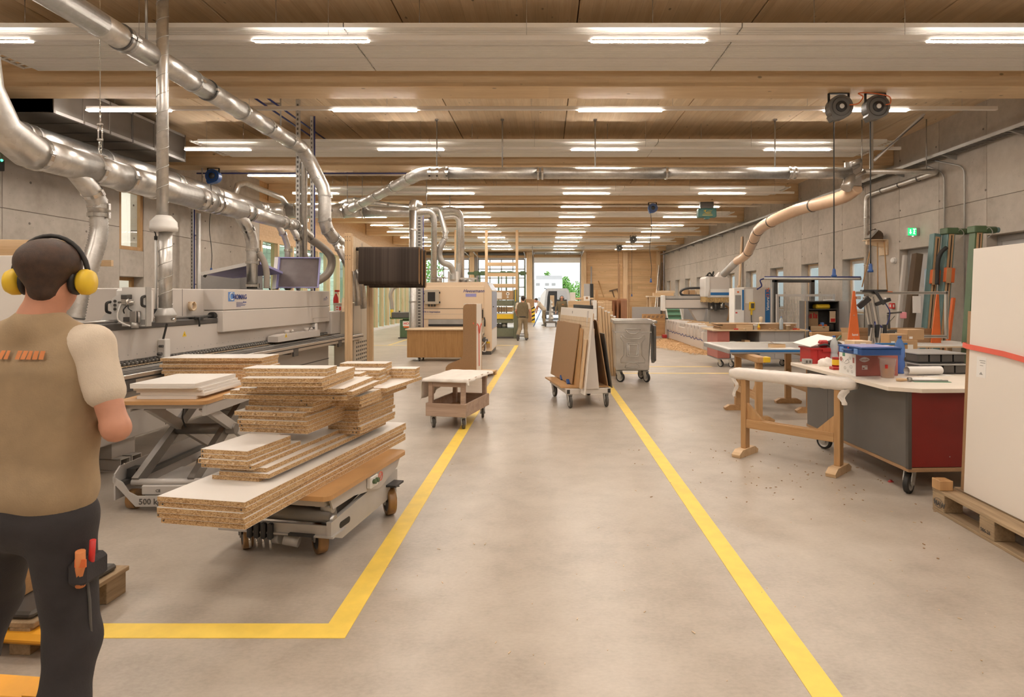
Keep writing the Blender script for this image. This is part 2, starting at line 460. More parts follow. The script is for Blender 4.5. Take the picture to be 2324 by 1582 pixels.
    M['olivecloth'] = plain('olive_cloth', (.16, .125, .072), .85, 0, .1, 16, bump=.2)
    M['creamcloth'] = plain('cream_cloth', (.66, .565, .45), .85, 0, .05, 16, bump=.2)
    M['navycloth'] = plain('dark_work_trousers', (.030, .027, .030), .8, 0, .25, 12, bump=.3)
    M['beigecloth'] = plain('beige_work_trousers', (.30, .235, .15), .85, 0, .12, 14, bump=.2)
    M['orangeprint'] = plain('orange_shirt_print', (.62, .22, .075), .8)
    M['leaf'] = plain('tree_leaf', (.13, .30, .045), .55, 0, .35, 3)
    M['trunk'] = plain('tree_bark', (.12, .08, .05), .8)
    M['asphalt'] = plain('pale_yard_asphalt', (.55, .54, .52), .8, 0, .05)
    M['housewhite'] = plain('white_render', (.82, .82, .81), .7, 0, .02)
    M['shavings'] = plain('wood_shavings', (.66, .43, .22), .8, 0, .2, 40)
    # sanding belts: brown-black cloth-backed paper with fine stripes
    t = NT('sanding_belt'); co = t.coords((1, 1, 1), False)
    n = t.noise(t.scaled(co, (22, .02, .02)), 1.0, 3, .7); n2 = t.noise(t.scaled(co, (3.2, .02, .02)), 1, 2)
    c = t.ramp(t.math('ADD', t.math('MULTIPLY', n, .45), t.math('MULTIPLY', n2, .55)), [(.36, (.018, .013, .011)), (.62, (.085, .066, .056))])
    M['belt'] = t.fin(c, .8, 0, .2)
    # painted brick of the finishing room
    t = NT('white_room_wall'); M['roomwall'] = t.fin((.72, .76, .70), .7)
    # emitters
    def emit(name, col, s):
        t = NT(name); t.b.inputs['Emission Color'].default_value = tuple(col) + (1,); t.b.inputs['Emission Strength'].default_value = s
        return t.fin(col, .5)
    M['lamp'] = emit('hall_light_strip', LAMP_COL, LAMP)
    M['lampfar'] = emit('room_light_tube', (.90, 1.0, .97), 70)
    M['exit'] = emit('exit_sign_green', (.02, .55, .16), 1.6)
    M['exitwhite'] = emit('exit_sign_white', (.85, 1, .92), 2.2)
    M['led'] = emit('green_status_led', (.05, 1, .35), 6)
    # glass: thin pane, mostly clear with a fresnel sheen
    def pane(name, tint, k=1.0, body=0.0):
        t = NT(name); t.n.remove(t.b); out = t.n['Material Output']
        tr = t.node('ShaderNodeBsdfTransparent'); tr.inputs[0].default_value = tuple(tint) + (1,)
        gl = t.node('ShaderNodeBsdfGlossy'); gl.inputs['Roughness'].default_value = .02
        fr = t.node('ShaderNodeFresnel'); fr.inputs[0].default_value = 1.45; mx = t.node('ShaderNodeMixShader')
        ge = t.node('ShaderNodeNewGeometry'); t.link(t.math('MULTIPLY', t.math('MULTIPLY', fr.outputs[0], k), t.math('SUBTRACT', 1.0, ge.outputs['Backfacing'])), mx.inputs[0]); sf = tr.outputs[0]
        if body:
            df = t.node('ShaderNodeBsdfDiffuse'); df.inputs[0].default_value = tuple(tint) + (1,); m2 = t.node('ShaderNodeMixShader'); m2.inputs[0].default_value = body; t.link(tr.outputs[0], m2.inputs[1]); t.link(df.outputs[0], m2.inputs[2]); sf = m2.outputs[0]
        t.link(sf, mx.inputs[1]); t.link(gl.outputs[0], mx.inputs[2]); t.link(mx.outputs[0], out.inputs[0])
        return t.m
    M['glass'] = pane('window_glass', (.93, .97, .96)); M['glassgreen'] = pane('room_glass', (.90, .97, .945), .6)
    M['petblue'] = pane('blue_bottle_plastic', (.25, .47, .86), 1.2, .35); M['petclear'] = pane('clear_bottle_plastic', (.82, .88, .92), 1.2, .4)
    M['cup'] = pane('clear_cup_plastic', (.88, .84, .81), 1.2, .3)
    t = NT('smoked_hood'); t.fin((.16, .14, .17), .12); t.b.inputs['Alpha'].default_value = 1.0; M['smoked'] = t.m
build_materials()
# ================================================================ SETTING
XR, XL, YB, YF = 7.48, -8.17, 38.4, -6.0      # inner faces: right wall, left wall, gate wall, wall behind the camera
HC, HB = 4.97, 4.45                            # ceiling, underside of beams
BEAM0, BAY = 8.13, 4.907
# floor and painted lines
floor_ob = struct('floor', MB().box(XL - .3, XR + .3, YF - .3, YB + .25, -.2, 0), M['floor'])
floor_ob['label'] = 'smooth scuffed beige concrete floor of the workshop'
def line(x0, x1, y0, y1, label, m='yline', z=.0025):
    struct('floor_marking', MB().box(x0, x1, y0, y1, 0, z), M[m], None, label)
mbl = MB(); mbl.prism([(-5.2, 2.935), (-.965, 2.93), (-.885, 20.4), (-1.01, 20.4), (-1.09, 3.06), (-5.2, 3.065)], 0, .0025)
struct('floor_marking', mbl, M['yline'], None, 'yellow painted line turning a corner at the trolley side of the aisle')
mbl = MB(); mbl.prism([(1.095, 1.0), (1.222, 1.0), (1.245, 13.0), (1.12, 13.0)], 0, .0025)
struct('floor_marking', mbl, M['yline'], None, 'straight yellow painted line on the workbench side of the aisle')
line(1.25, 4.6, 12.93, 13.05, 'thin yellow cross line in front of the far workbench', 'ylinefar')
line(1.9, 3.9, 14.15, 14.27, 'second thin yellow cross line beside the metal bin', 'ylinefar')
line(-7.6, -.95, 20.3, 20.42, 'pale yellow cross line beyond the cream sanding machine', 'ylinefar')
line(-5.3, -5.19, 20.42, 24.5, 'pale yellow line leading to the green edge sander', 'ylinefar')
# ---- right wall of cast concrete panels, windows in deep reveals
wr = struct('wall_right', MB().box(XR, XR + .3, YF - .3, YF, 0, HC + .1), M['concrete'])
wr['label'] = 'cast concrete wall with tall narrow windows and a cable tray'
jn = MB()
def cpanel(y0, y1, z0, z1, parent=wr, x=XR, s=1):
    g = .004
    o = struct('concrete_panel', MB().rbox(min(x, x + s * .28), max(x, x + s * .28), y0 + g, y1 - g, z0 + (g if z0 > 0 else 0), z1 - g, .006), M['concrete'], parent)
    return o
WIN = [14.2 + 2.45 * k for k in range(10)]       # near edges of the window openings, 1.1 m wide
openings = [(8.05, 10.3, .0, 2.67), (11.55, 12.84, 0, 2.62)] + [(y, y + 1.1, 1.22, 2.56) for y in WIN]
cur = YF
for (y0, y1, z0, z1) in openings:
    L = y0 - cur; n = max(1, round(L / 2.4))
    for i in range(n):
        a, b = cur + L * i / n, cur + L * (i + 1) / n
        cpanel(a, b, 0, 3.3); cpanel(a, b, 3.3, HC + .05)
    if z0 > 0: cpanel(y0, y1, 0, z0)
    cpanel(y0, y1, z1, 3.3); cpanel(y0, y1, 3.3, HC + .05)
    cur = y1
cpanel(cur, YB, 0, 3.3); cpanel(cur, YB, 3.3, HC + .05)
jn.box(XR + .012, XR + .27, YF, YB, 3.29, 3.31)
cur = YF
struct('joint', jn, M['joint'], wr)
# windows
for i, y in enumerate(WIN):
    w = struct('window_%d' % (i + 1), MB().box(XR + .2, XR + .26, y, y + 1.1, 1.22, 1.27).box(XR + .2, XR + .26, y, y + 1.1, 2.51, 2.56).box(XR + .2, XR + .26, y, y + .07, 1.27, 2.51).box(XR + .2, XR + .26, y + 1.03, y + 1.1, 1.27, 2.51), M['ply'])
    w['label'] = ORD[i] + ' narrow window along the concrete wall counted from the grey door'
    struct('sash', MB().box(XR + .215, XR + .25, y + .07, y + .13, 1.27, 2.51).box(XR + .215, XR + .25, y + .97, y + 1.03, 1.27, 2.51).box(XR + .215, XR + .25, y + .13, y + .97, 1.27, 1.33).box(XR + .215, XR + .25, y + .13, y + .97, 2.45, 2.51), M['white'], w)
    struct('pane', MB().box(XR + .228, XR + .234, y + .13, y + .97, 1.33, 2.45), M['glass'], w)
    struct('sill', MB().box(XR + .0, XR + .2, y + .002, y + 1.098, 1.205, 1.222), M['galvdull'], w)
# door in the right wall (grey steel leaf with a narrow pane)
d = struct('door_1', MB().box(XR + .18, XR + .24, 11.55, 11.62, 0, 2.62).box(XR + .18, XR + .24, 12.77, 12.84, 0, 2.62).box(XR + .18, XR + .24, 11.62, 12.77, 2.54, 2.62), M['greymid'])
d['label'] = 'grey steel escape door in a deep concrete reveal'
struct('door_leaf', MB().box(XR + .19, XR + .23, 11.62, 12.77, .01, 1.2).box(XR + .19, XR + .23, 11.62, 12.77, 2.2, 2.54).box(XR + .19, XR + .23, 11.62, 11.95, 1.2, 2.2).box(XR + .19, XR + .23, 12.3, 12.77, 1.2, 2.2), M['greyboard'], d)
struct('pane', MB().box(XR + .207, XR + .213, 11.95, 12.3, 1.2, 2.2), M['glass'], d)
struct('handle', MB().cyl((XR + .15, 11.75, 1.02), (XR + .15, 11.88, 1.02), .012, 8).cyl((XR + .15, 11.75, 1.02), (XR + .2, 11.75, 1.02), .012, 8), M['chrome'], d)
d = struct('door_2', MB().box(XR + .18, XR + .24, 8.05, 8.15, 0, 2.67).box(XR + .18, XR + .24, 10.2, 10.3, 0, 2.67).box(XR + .18, XR + .24, 8.15, 10.2, 2.57, 2.67), M['greymid'])
d['label'] = 'wide grey door behind the white boards on the pallet'
for y0, y1 in ((8.15, 9.17), (9.18, 10.2)):
    struct('door_leaf', MB().box(XR + .19, XR + .23, y0, y1, .01, 2.57), M['greyboard'], d)
# made-up pale wall, added so the panes read blue-grey instead of white
sc_ = struct('window_tone_wall', MB().box(10.9, 11.0, 4, YB, 0, 3.2), M['screen']); sc_['label'] = 'pale blue wall added outside to tone the narrow windows'
# ---- left wall: cast concrete, then a glazed timber partition
wl = struct('wall_left', MB().box(XL - .3, XL, YF - .3, YF, 0, HC + .1), M['concrete'])
wl['label'] = 'cast concrete wall behind the edge banding machine'
LO = [(11.68, 12.38)]
def lp(y0, y1, z0, z1): cpanel(y0, y1, z0, z1, wl, XL, -1)
cur = YF
for (y0, y1) in LO:
    L = y0 - cur; n = round(L / 2.6)
    for i in range(n):
        a, b = cur + L * i / n, cur + L * (i + 1) / n
        lp(a, b, 0, 2.98); lp(a, b, 2.98, HC + .05)
    lp(y0, y1, 2.03, 2.56); lp(y0, y1, 3.76, HC + .05); cur = y1
for a, b in ((12.38, 14.9), (14.9, 17.4)):
    lp(a, b, 0, 2.98); lp(a, b, 2.98, HC + .05)
struct('joint', MB().box(XL - .27, XL - .012, YF, 11.68, 2.97, 2.99).box(XL - .27, XL - .012, 12.38, 17.4, 2.97, 2.99), M['joint'], wl)
def brownframe(y0, y1, z0, z1, x0, x1, w=.07):
    return MB().box(x0, x1, y0, y0 + w, z0, z1).box(x0, x1, y1 - w, y1, z0, z1).box(x0, x1, y0 + w, y1 - w, z1 - w, z1).box(x0, x1, y0 + w, y1 - w, z0, z0 + w)
w = struct('window_11', brownframe(11.68, 12.38, 2.56, 3.76, XL - .09, XL - .02), M['oak']); w['label'] = 'tall brown-framed window high in the concrete wall behind the ducts'
struct('pane', MB().box(XL - .06, XL - .054, 11.75, 12.31, 2.63, 3.69), M['glass'], w)
d = struct('door_3', brownframe(11.68, 12.38, 0, 2.03, XL - .26, XL - .2), M['oak']); d['label'] = 'brown-framed opening low in the concrete wall behind the grey machine'
struct('pane', MB().box(XL - .23, XL - .224, 11.75, 12.31, .07, 1.96), M['glass'], d)
# white store room behind that wall
s = struct('room_shell_2', MB().box(-11.5, XL - .3, 10.2, 10.3, 0, 4.4).box(-11.5, XL - .3, 14, 14.1, 0, 4.4).box(-11.6, -11.5, 10.2, 14.1, 0, 4.4).box(-11.5, XL - .3, 10.2, 14.1, 4.4, 4.5).box(-11.5, XL - .3, 10.2, 14.1, -.1, 0), M['white'])
s['kind'] = 'structure'; s['label'] = 'white store room seen through the brown-framed window'
t = thing('ceiling_light', 'unseen light tube added to brighten the white store room', 'lamp', (-10, 12, 4.3))  # unseen lamp added so the brown-framed panes look bright
part('diffuser', MB().box(-.6, .6, -.08, .08, 0, .05), M['lamp'], t); part('housing', MB().box(-.62, .62, -.1, .1, .05, .1), M['white'], t)
th_ = MB().cyl((-.003, 0, 0), (.003, 0, 0), .02, 10).mesh('tie_hole', M['joint'])
for (wl_, x_, y0_, ym_) in ((wr, XR, 4.2, 30), (wl, XL, 3.5, 17)):
    y_ = y0_
    while y_ < ym_:
        for z_ in (.55, 1.75, 2.8, 3.45, 4.5):
            if z_ < 2.6 and any(o[0] - .1 < y_ < o[1] + .1 for o in (openings if x_ > 0 else [(11.6, 12.5)])): continue
            part('tie_hole', th_, None, wl_).location = (x_, y_ + .05 * math.sin(z_ * 9 + y_), z_)
        y_ += 1.23
# ---- glazed partition of the finishing room
wp = struct('wall_glazed', MB().box(XL - .12, XL, 17.4, YB, 3.25, 3.86), M['cltwall']); wp['label'] = 'timber framed glass wall of the finishing room'
struct('upper_panel', MB().box(XL - .08, XL - .02, 17.4, YB, 3.86, HC), M['cltwall'], wp)
struct('plinth', MB().box(XL - .12, XL + .02, 17.4, YB, 0, .12), M['white'], wp)
py = [17.45 + 1.1 * k for k in range(20)]
for y in py: struct('post', MB().box(XL - .2, XL + .02, y, y + .11, .12, 3.25), M['pine'], wp)
for y in py[:-1]: struct('pane', MB().box(XL - .095, XL - .087, y + .11, y + 1.1, .12, 3.25), M['glassgreen'], wp)
rm = struct('room_shell', MB().box(-13.2, XL - .12, 17.2, YB, -.1, -.001).box(-13.3, -13.2, 17.2, YB, 0, 3.6).box(-13.2, XL - .12, 17.1, 17.2, 0, 3.6).box(-13.2, XL - .12, YB, YB + .1, 0, 3.6), M['roomwall'])
rm['kind'] = 'structure'; rm['label'] = 'white walls and floor of the glazed finishing room'
t = NT('white_brick'); co = t.coords((1, 1, 1), False); br = t.node('ShaderNodeTexBrick')
br.inputs['Scale'].default_value = 1; br.inputs['Mortar Size'].default_value = .008; br.inputs['Brick Width'].default_value = .42; br.inputs['Row Height'].default_value = .21
br.inputs['Color1'].default_value = (.74, .76, .70, 1); br.inputs['Color2'].default_value = (.67, .70, .64, 1); br.inputs['Mortar'].default_value = (.44, .46, .42, 1)
rot = t.node('ShaderNodeMapping'); rot.inputs['Rotation'].default_value = (PI / 2, 0, 0); t.link(co, rot.inputs[0]); t.link(rot.outputs[0], br.inputs['Vector'])
M['whitebrick'] = t.fin(br.outputs[0], .8)
struct('brick_cross_wall', MB().box(-13.2, -9.4, 27.4, 27.55, 0, 3.6), M['whitebrick'], rm)
struct('room_ceiling', MB().box(-13.2, XL - .12, 17.2, YB, 3.6, 3.7), M['roomwall'], rm)
rl = None
for k, y in enumerate((19.2, 22.4, 25.6, 30, 34)):
    t = thing('ceiling_light', 'long cool light tube over the finishing room, %s along the glass wall' % ORD[k], 'lamp', (-10.2, y, 3.42))
    part('diffuser', MB().box(-.07, .07, -.75, .75, 0, .05), M['lampfar'], t); part('housing', MB().box(-.09, .09, -.77, .77, .05, .12), M['white'], t)
t = thing('hook_conveyor', 'blue overhead rail with grey hanging hooks behind the glass', 'conveyor', (-9.7, 18.6, 0))
part('rail', MB().tube([(0, -.6, 2.62), (0, 7.6, 2.62)], .04, 8).tube([(0, -.6, 2.30), (0, 7.6, 2.30)], .03, 8), M['bluepaint'], t)
for k in range(20):
    y = .2 + k * .37
    part('hook', MB().tube([(.0, y, 2.58), (0, y, 2.0), (.02, y, 1.94), (.07, y, 1.92), (.09, y, 1.97)], .014, 6), M['galvdull'], t)
for k in range(4):
    part('hanger', MB().cyl((0, .4 + 2.2 * k, 2.62), (0, .4 + 2.2 * k, 3.6), .012, 6), M['galvdull'], t)
# ---- ceiling of cross-laminated panels, joints between them
ce = struct('ceiling', MB().box(XL - .3, XR + .3, YF - .3, YB + .3, HC + .14, HC + .3), M['joint'])
ce['label'] = 'spruce panel ceiling with dark joints running down the hall'
xs = [XL - .3] + [.39 + 2.12 * k for k in range(-4, 4)] + [XR + .3]
xs = [x for i, x in enumerate(xs) if i == 0 or x > XL - .1]
for a, b in zip(xs, xs[1:]):
    struct('ceiling_panel', MB().rbox(a + .007, b - .007, YF - .3, YB + .3, HC, HC + .14, .006), M['clt'], ce)
for i in range(-3, 7):
    y = BEAM0 + BAY * i
    if y > YB - .3: break
    b = struct('ceiling_beam', MB().rbox(XL, XR, y, y + .5, HB, HC, .008), M['glulam'])
    b['label'] = 'glued spruce beam crossing the hall, ' + (('%s counted from the trolleys towards the gate' % ORD[i]) if i >= 0 else 'behind the viewpoint')
# ---- wall behind the viewpoint and gate wall
struct('wall_rear', MB().box(XL - .3, XR + .3, YF - .3, YF, 0, HC + .1), M['concrete'])['label'] = 'plain concrete end wall behind the viewpoint'
g = struct('wall_gate', MB().box(2.6, XR, YB, YB + .16, 0, HC + .1), M['cltwall']); g['label'] = 'spruce panel end wall with the three gates'
struct('lintel', MB().box(XL, 2.6, YB, YB + .16, 4.05, HC + .1), M['cltwall'], g)
for x0, x1 in ((-1.18, -.8), (2.27, 2.6), (-4.75, -4.45), (4.9, 5.2), (7.0, 7.25)):
    struct('post', MB().rbox(x0, x1, YB - .22, YB + .16, 0, 4.5, .01), M['pine'], g)
struct('jamb', MB().box(-.8, -.68, YB - .05, YB + .16, 0, 4.1).box(2.2, 2.27, YB - .05, YB + .16, 0, 4.1).box(-4.45, -4.2, YB - .05, YB + .16, 0, 4.1), M['greymid'], g)
# open sectional gate: its lowest leaf hangs under the lintel, the rest runs on ceiling tracks
gt = struct('door_4', MB().rbox(-.7, 2.22, YB - .12, YB - .07, 3.74, 4.08, .01), M['white']); gt['label'] = 'sectional gate raised open above the driveway'
for k in range(3):
    for j in range(4):
        x0 = -.66 + j * .72
        struct('gate_pane', MB().box(x0 + .04, x0 + .68, YB - 1.0 - k * .62, YB - .44 - k * .62, 4.27, 4.275), M['glass'], gt)
struct('gate_leaf', MB().box(-.7, 2.22, YB - 2.2, YB - 2.14, 4.25, 4.29).box(-.7, 2.22, YB - .42, YB - .36, 4.25, 4.29).box(-.7, 2.22, YB - 1.03, YB - .99, 4.25, 4.29).box(-.7, 2.22, YB - 1.62, YB - 1.58, 4.25, 4.29).box(-.7, -.64, YB - 2.2, YB - .4, 4.25, 4.29).box(.02, .06, YB - 2.2, YB - .4, 4.25, 4.29).box(.74, .78, YB - 2.2, YB - .4, 4.25, 4.29).box(1.46, 1.5, YB - 2.2, YB - .4, 4.25, 4.29).box(2.16, 2.22, YB - 2.2, YB - .4, 4.25, 4.29), M['greyboard'], gt)
for x in (-.75, 2.28):
    struct('track', MB().tube(bend([(x, YB - .09, .05), (x, YB - .09, 4.2), (x, YB - 2.6, 4.28)], .3, 5), .03, 6), M['galvdull'], gt)
    struct('track_bracket', MB().bar((x, YB - 1.2, 4.28), (x, YB - 1.2, HC), .04, .03).bar((x, YB - 2.5, 4.28), (x, YB - 2.5, HC), .04, .03), M['galvdull'], gt)
struct('spring_shaft', MB().cyl((-.7, YB - .25, 4.36), (2.25, YB - .25, 4.36), .05, 10), M['darksteel'], gt)
def glazed_gate(name, x0, x1, label):
    q = struct(name, MB().box(x0, x1, YB - .05, YB, 0, .5), M['greyboard']); q['label'] = label
    n = 4
    for k in range(6):
        z0, z1 = .5 + k * .57, .5 + (k + 1) * .57
        struct('gate_rail', MB().box(x0, x1, YB - .05, YB, z0 - .035, z0 + .035), M['greyboard'], q)
        for j in range(n):
            xa, xb = x0 + (x1 - x0) * j / n, x0 + (x1 - x0) * (j + 1) / n
            struct('gate_pane', MB().box(xa + .03, xb - .03, YB - .03, YB - .022, z0 + .035, z1 - .035), M['glass'], q)
    for j in range(n + 1):
        x = x0 + (x1 - x0) * j / n
        struct('gate_stile', MB().box(x - .03, x + .03, YB - .05, YB, .5, 3.98), M['greyboard'], q)
    struct('top_rail', MB().box(x0, x1, YB - .05, YB, 3.92, 4.06), M['greyboard'], q)
    struct('spring_shaft', MB().cyl((x0, YB - .25, 4.3), (x1, YB - .25, 4.3), .09, 10), M['darksteel'], q)
    for x in (x0 - .05, x1 + .05): struct('track', MB().tube(bend([(x, YB - .1, .05), (x, YB - .1, 4.15), (x, YB - 2.4, 4.25)], .3, 5), .03, 6), M['galvdull'], q)
glazed_gate('door_5', -4.2, -1.3, 'closed glazed gate behind the green veneer press')
glazed_gate('door_6', -8.0, -4.8, 'closed glazed gate at the glass wall corner')
# ---- ceiling heating strips, three ribbed panels each
def heat_panel(x0, x1):
    mb = MB(); prof = [(0, .05), (0, 0)]; wd = 1.28
    y = .0
    edges = [.02 + .0525 * k for k in range(1, 24)]
    for k, e in enumerate(edges):
        big = k in (8, 15); dp = .045 if big else .012; hw = .017 if big else .006
        prof += [(e - hw, 0), (e - hw * .6, dp), (e + hw * .6, dp), (e + hw, 0)]
    prof += [(wd, 0), (wd, .05)]
    n = len(prof)
    vs = [(x0, p[0], p[1]) for p in prof] + [(x1, p[0], p[1]) for p in prof]
    mb.add(vs, [(i, i + 1, n + i + 1, n + i) for i in range(n - 1)] + [(n - 1, 0, n, 2 * n - 1)])
    return mb
hp = [heat_panel(a + .006, b - .006).mesh('heating_panel', M['heatwhite']) for a, b in ((-6.6, -2.2), (-2.2, 2.15), (2.15, 6.5))]
cm = MB()
cms = []
for s_ in (-1, 1):
    cm = MB(); xe = -6.6 if s_ < 0 else 6.5
    cm.tube([(xe + s_ * .16, .05, .03), (xe + s_ * .16, 1.25, .03)], .02, 8)
    for k in range(12): cm.tube([(xe, .06 + k * .105, .03), (xe + s_ * .16, .1 + k * .105, .03)], .012, 6)
    cms.append(cm.mesh('collector_pipe', M['heatwhite']))
wm = MB().cyl((0, 0, .05), (0, 0, HC - EYE - 2.936), .004, 5).mesh('suspension_wire', M['steel'])
for i in range(-2, 7):
    y = BEAM0 + BAY * i - 1.5
    t = thing('radiant_heating_panel', 'white ribbed ceiling heating strip hung before the %s timber beam' % (ORD[i] if i >= 0 else ('unseen nearer' if i == -1 else 'unseen rear')), 'heating panel', (0, y, EYE + 2.93))
    for m_ in hp: part('heating_panel', m_, None, t)
    for m_ in cms: part('collector_pipe', m_, None, t)
    for x in (-5.8, -3.0, -1.4, 1.2, 3.0, 5.8):
        for yy in (.15, 1.1): part('suspension_wire', wm, None, t).location = (x, yy, 0)
# ---- light rails with four lit lengths each
rail_open = MB().rbox(-6.81, 6.72, -.028, .028, 0, .055, .004).mesh('rail', M['white'])
lens_open = MB().rbox(0, 1.24, -.034, .034, -.014, 0, .002).mesh('lamp_diffuser', M['lamp'])  # deeper lens, its glowing sides added to brighten the ceiling
rail_m = MB().rbox(-6.81, 6.72, -.028, .028, 0, .055, .004)
for x in (-6.81, -3.155, .5, 4.15):
    for s_ in (-1, 1): rail_m.box(x, x + 1.24, s_ * .037 - .003, s_ * .037 + .003, -.008, .004)  # side lips added to keep lamp glow off the heating panels
rail_m = rail_m.mesh('rail', M['white'])
lens_m = MB()
lens_m.box(.002, 1.238, -.034, .034, -.006, .001); lens_m = lens_m.mesh('lamp_diffuser', M['lamp'])
wire_m = MB().cyl((0, 0, .055), (0, 0, HC - EYE - 2.77), .0025, 5).mesh('suspension_wire', M['steel'])
RY = [6.59 + 2.4535 * (k - 2) for k in range(-2, 15)]
for k, y in enumerate(RY):
    lb = 'thin white light rail with four lit tubes, ' + (('overhead', 'just behind the overhead one', 'farther behind overhead', 'at the rear wall')[3 - k] if k < 4 else '%s across the hall from the trolleys' % ORD[k - 4])
    t = thing('light_rail', lb, 'lamp', (0, y, EYE + 2.765))
    part('rail', rail_open if k % 2 else rail_m, None, t)
    for x in (-6.81, -3.155, .5, 4.15):
        o = part('lamp_diffuser', lens_open if k % 2 else lens_m, None, t, 'lit white tube'); o.location = (x, 0, 0)
    for x in (-6.4, -4.4, -2.35, -.2, 1.9, 3.9, 6.2): part('suspension_wire', wire_m, None, t).location = (x, 0, 0)
# ---- cable tray along the right wall
t = thing('cable_tray', 'grey wire cable tray on brackets along the concrete wall', 'cable tray', (XR - .28, 0, 4.22))
mb = MB().box(0, .012, YF + .2, YB - .3, 0, .06).box(.25, .262, YF + .2, YB - .3, 0, .06)
part('side_rail', mb, M['galvdull'], t)
mb = MB()
y = 4.0
while y < YB - .4:
    mb.box(.0, .26, y, y + .012, 0, .01); y += .1 if y < 22 else .3
part('rung', mb, M['galvdull'], t, stuff=True)
part('cables', MB().box(.04, .22, YF + .2, YB - .3, .012, .04), M['darksteel'], t)
bm_ = MB(); bm_.prism([(0, 0), (.28, -.09), (.28, .0)], -.02, .02, Matrix(((1, 0, 0, 0), (0, 0, 1, 0), (0, 1, 0, 0), (0, 0, 0, 1)))); bm_ = bm_.mesh('bracket', M['galvdull'])
y = 6.2
while y < YB - .5:
    o = part('bracket', bm_, None, t); o.location = (0, y, -.002); y += 1.62
# ---- yard outside
struct('ground_outside', MB().box(-60, 60, YB + .25, 130, -.25, -.05).box(XR + .3, 14, -8, YB + .25, -.3, -.05), M['asphalt'])['label'] = 'pale asphalt yard outside the open gate'
hs = solo('house', MB().box(-14, 2.0, 70, 76, 0, 3.55), M['housewhite'], 'low white building across the yard', 'building')
part('roof_storey', MB().box(-1.05, 2.0, 70.6, 75, 3.55, 4.05), M['greyboard'], hs, 'dark glazed roof storey')
for x in (-1.05, -.0, .75): part('window', MB().box(x, x + .45, 69.95, 70.05, 2.85, 3.15), M['greymid'], hs)
for x in (-6, -4.2, -2.4, -.8, .5): part('window', MB().box(x, x + 1.1, 69.95, 70.05, .6, 1.5), M['greyboard'], hs)
def tree(x, y, h, r, seed, label, z0=.8, n=700, cat='tree', ls=.22):
    rd = random.Random(seed); mb = MB()
    for _ in range(n):
        v = Vector((rd.gauss(0, 1), rd.gauss(0, 1), rd.gauss(0, 1))).normalized() * (rd.random() ** .35)
        c = Vector((v.x * r, v.y * r, z0 + (h - z0) * (.5 + .5 * v.z)))
        a = Vector((rd.gauss(0, 1), rd.gauss(0, 1), rd.gauss(0, 1))).normalized(); b = a.orthogonal().normalized()
        mb.add([c - a * ls, c + b * ls * .5, c + a * ls, c - b * ls * .5], [(0, 1, 2, 3)])
    t = thing('tree' if cat == 'tree' else 'shrub', label, cat, (x, y, 0))
    part('foliage', mb, M['leaf'], t, stuff=True)
    part('trunk', MB().tube([(0, 0, 0), (0, 0, h * .8)], .1, 7, radii=[.14, .04]), M['trunk'], t)
tree(3.3, 60, 3.1, 1.6, 1, 'round bright green bush beside the parked van', .3, 900, 'shrub', .16)
tree(4.9, 64, 3.5, 1.5, 2, 'light green tree at the edge of the open gate', 1.0, 700)
tree(2.75, 84, 4.4, .9, 3, 'distant pale tree between building and bush', 1.2)
tree(.35, 95, 5.6, .75, 4, 'distant dark conifer rising over the white building', 1.5)
tree(-12.4, 60, 6, 2.6, 6, 'green tree seen through the corner gate panes', 1.0, 800)
tree(-1.6, 52, .9, .8, 7, 'low green shrub outside the open gate', .0, 300, 'shrub', .12)
# ================================================================ EXTRACTION DUCTS, REELS, CHANNELS
def ringset(t, pts, r, w=.035, tk=.011, mat='chrome', n=20):
    for (c, ax) in pts:
        m = MB().ring(c, ax, r, w, tk, n); part('clamp_ring', m, M[mat], t)
        c = Vector(c); ax = Vector(ax).normalized(); sd = ax.cross(Vector((0, 0, 1)))
        if sd.length < .1: sd = Vector((1, 0, 0))
        sd.normalize(); p = c + sd * (r + .012)
        part('clamp_bolt', MB().bar(p - ax * .03, p + ax * .03, .025, .03), M['chrome'], t)
def hose(path, r, pitch=.022, n=12, amp=.07, k=8):
    P = resample(spline(path, k * 4), pitch / 2); rad = [r * (1 + amp if i % 2 else 1 - amp) for i in range(len(P))]
    return MB().tube(P, r, n, True, rad)
G = M['galv']
# -- A: main collector above the edge bander, reducing towards the far end
t = thing('extraction_duct', 'thick shiny collector duct running above the grey edge banding machine', 'duct', (-4.2, 5.0, 2.83))
elb = bend([(-.08, -.42, 1.6), (-.07, -.42, .28), (.0, -.05, .0), (0, .0, 0)], .3, 5)
part('elbow', MB().tube([(-.08, -.45, 1.7), (-.08, -.44, .75), (-.07, -.40, .40), (-.04, -.27, .13), (0, -.05, 0), (0, .02, 0)], .137, 24), G, t)
for a, b, r0, r1 in ((0.0, .62, .135, .135), (.62, 1.08, .134, .134), (1.08, 2.3, .132, .13), (2.3, 2.62, .13, .13), (2.62, 3.42, .126, .124), (3.42, 3.62, .124, .108), (3.62, 4.62, .107, .105), (4.62, 4.8, .105, .094), (4.8, 5.25, .093, .092)):
    part('duct_pipe', MB().cyl((0, a, 0), (0, b, 0), r0, 28, r1), G, t)
ringset(t, [((0, y, 0), (0, 1, 0)) for y in (.02, .64, 1.07)], .137)
ringset(t, [((0, y, 0), (0, 1, 0)) for y in (1.5, 2.3, 2.44, 2.62, 2.74)], .131)
ringset(t, [((0, y, 0), (0, 1, 0)) for y in (3.42, 3.63)], .118); ringset(t, [((0, y, 0), (0, 1, 0)) for y in (4.6, 4.8, 5.2)], .1)
part('end_cone', MB().tube([(0, 5.25, 0), (.02, 5.5, -.05), (.06, 5.72, -.14)], .09, 20, radii=[.092, .082, .076]), G, t)
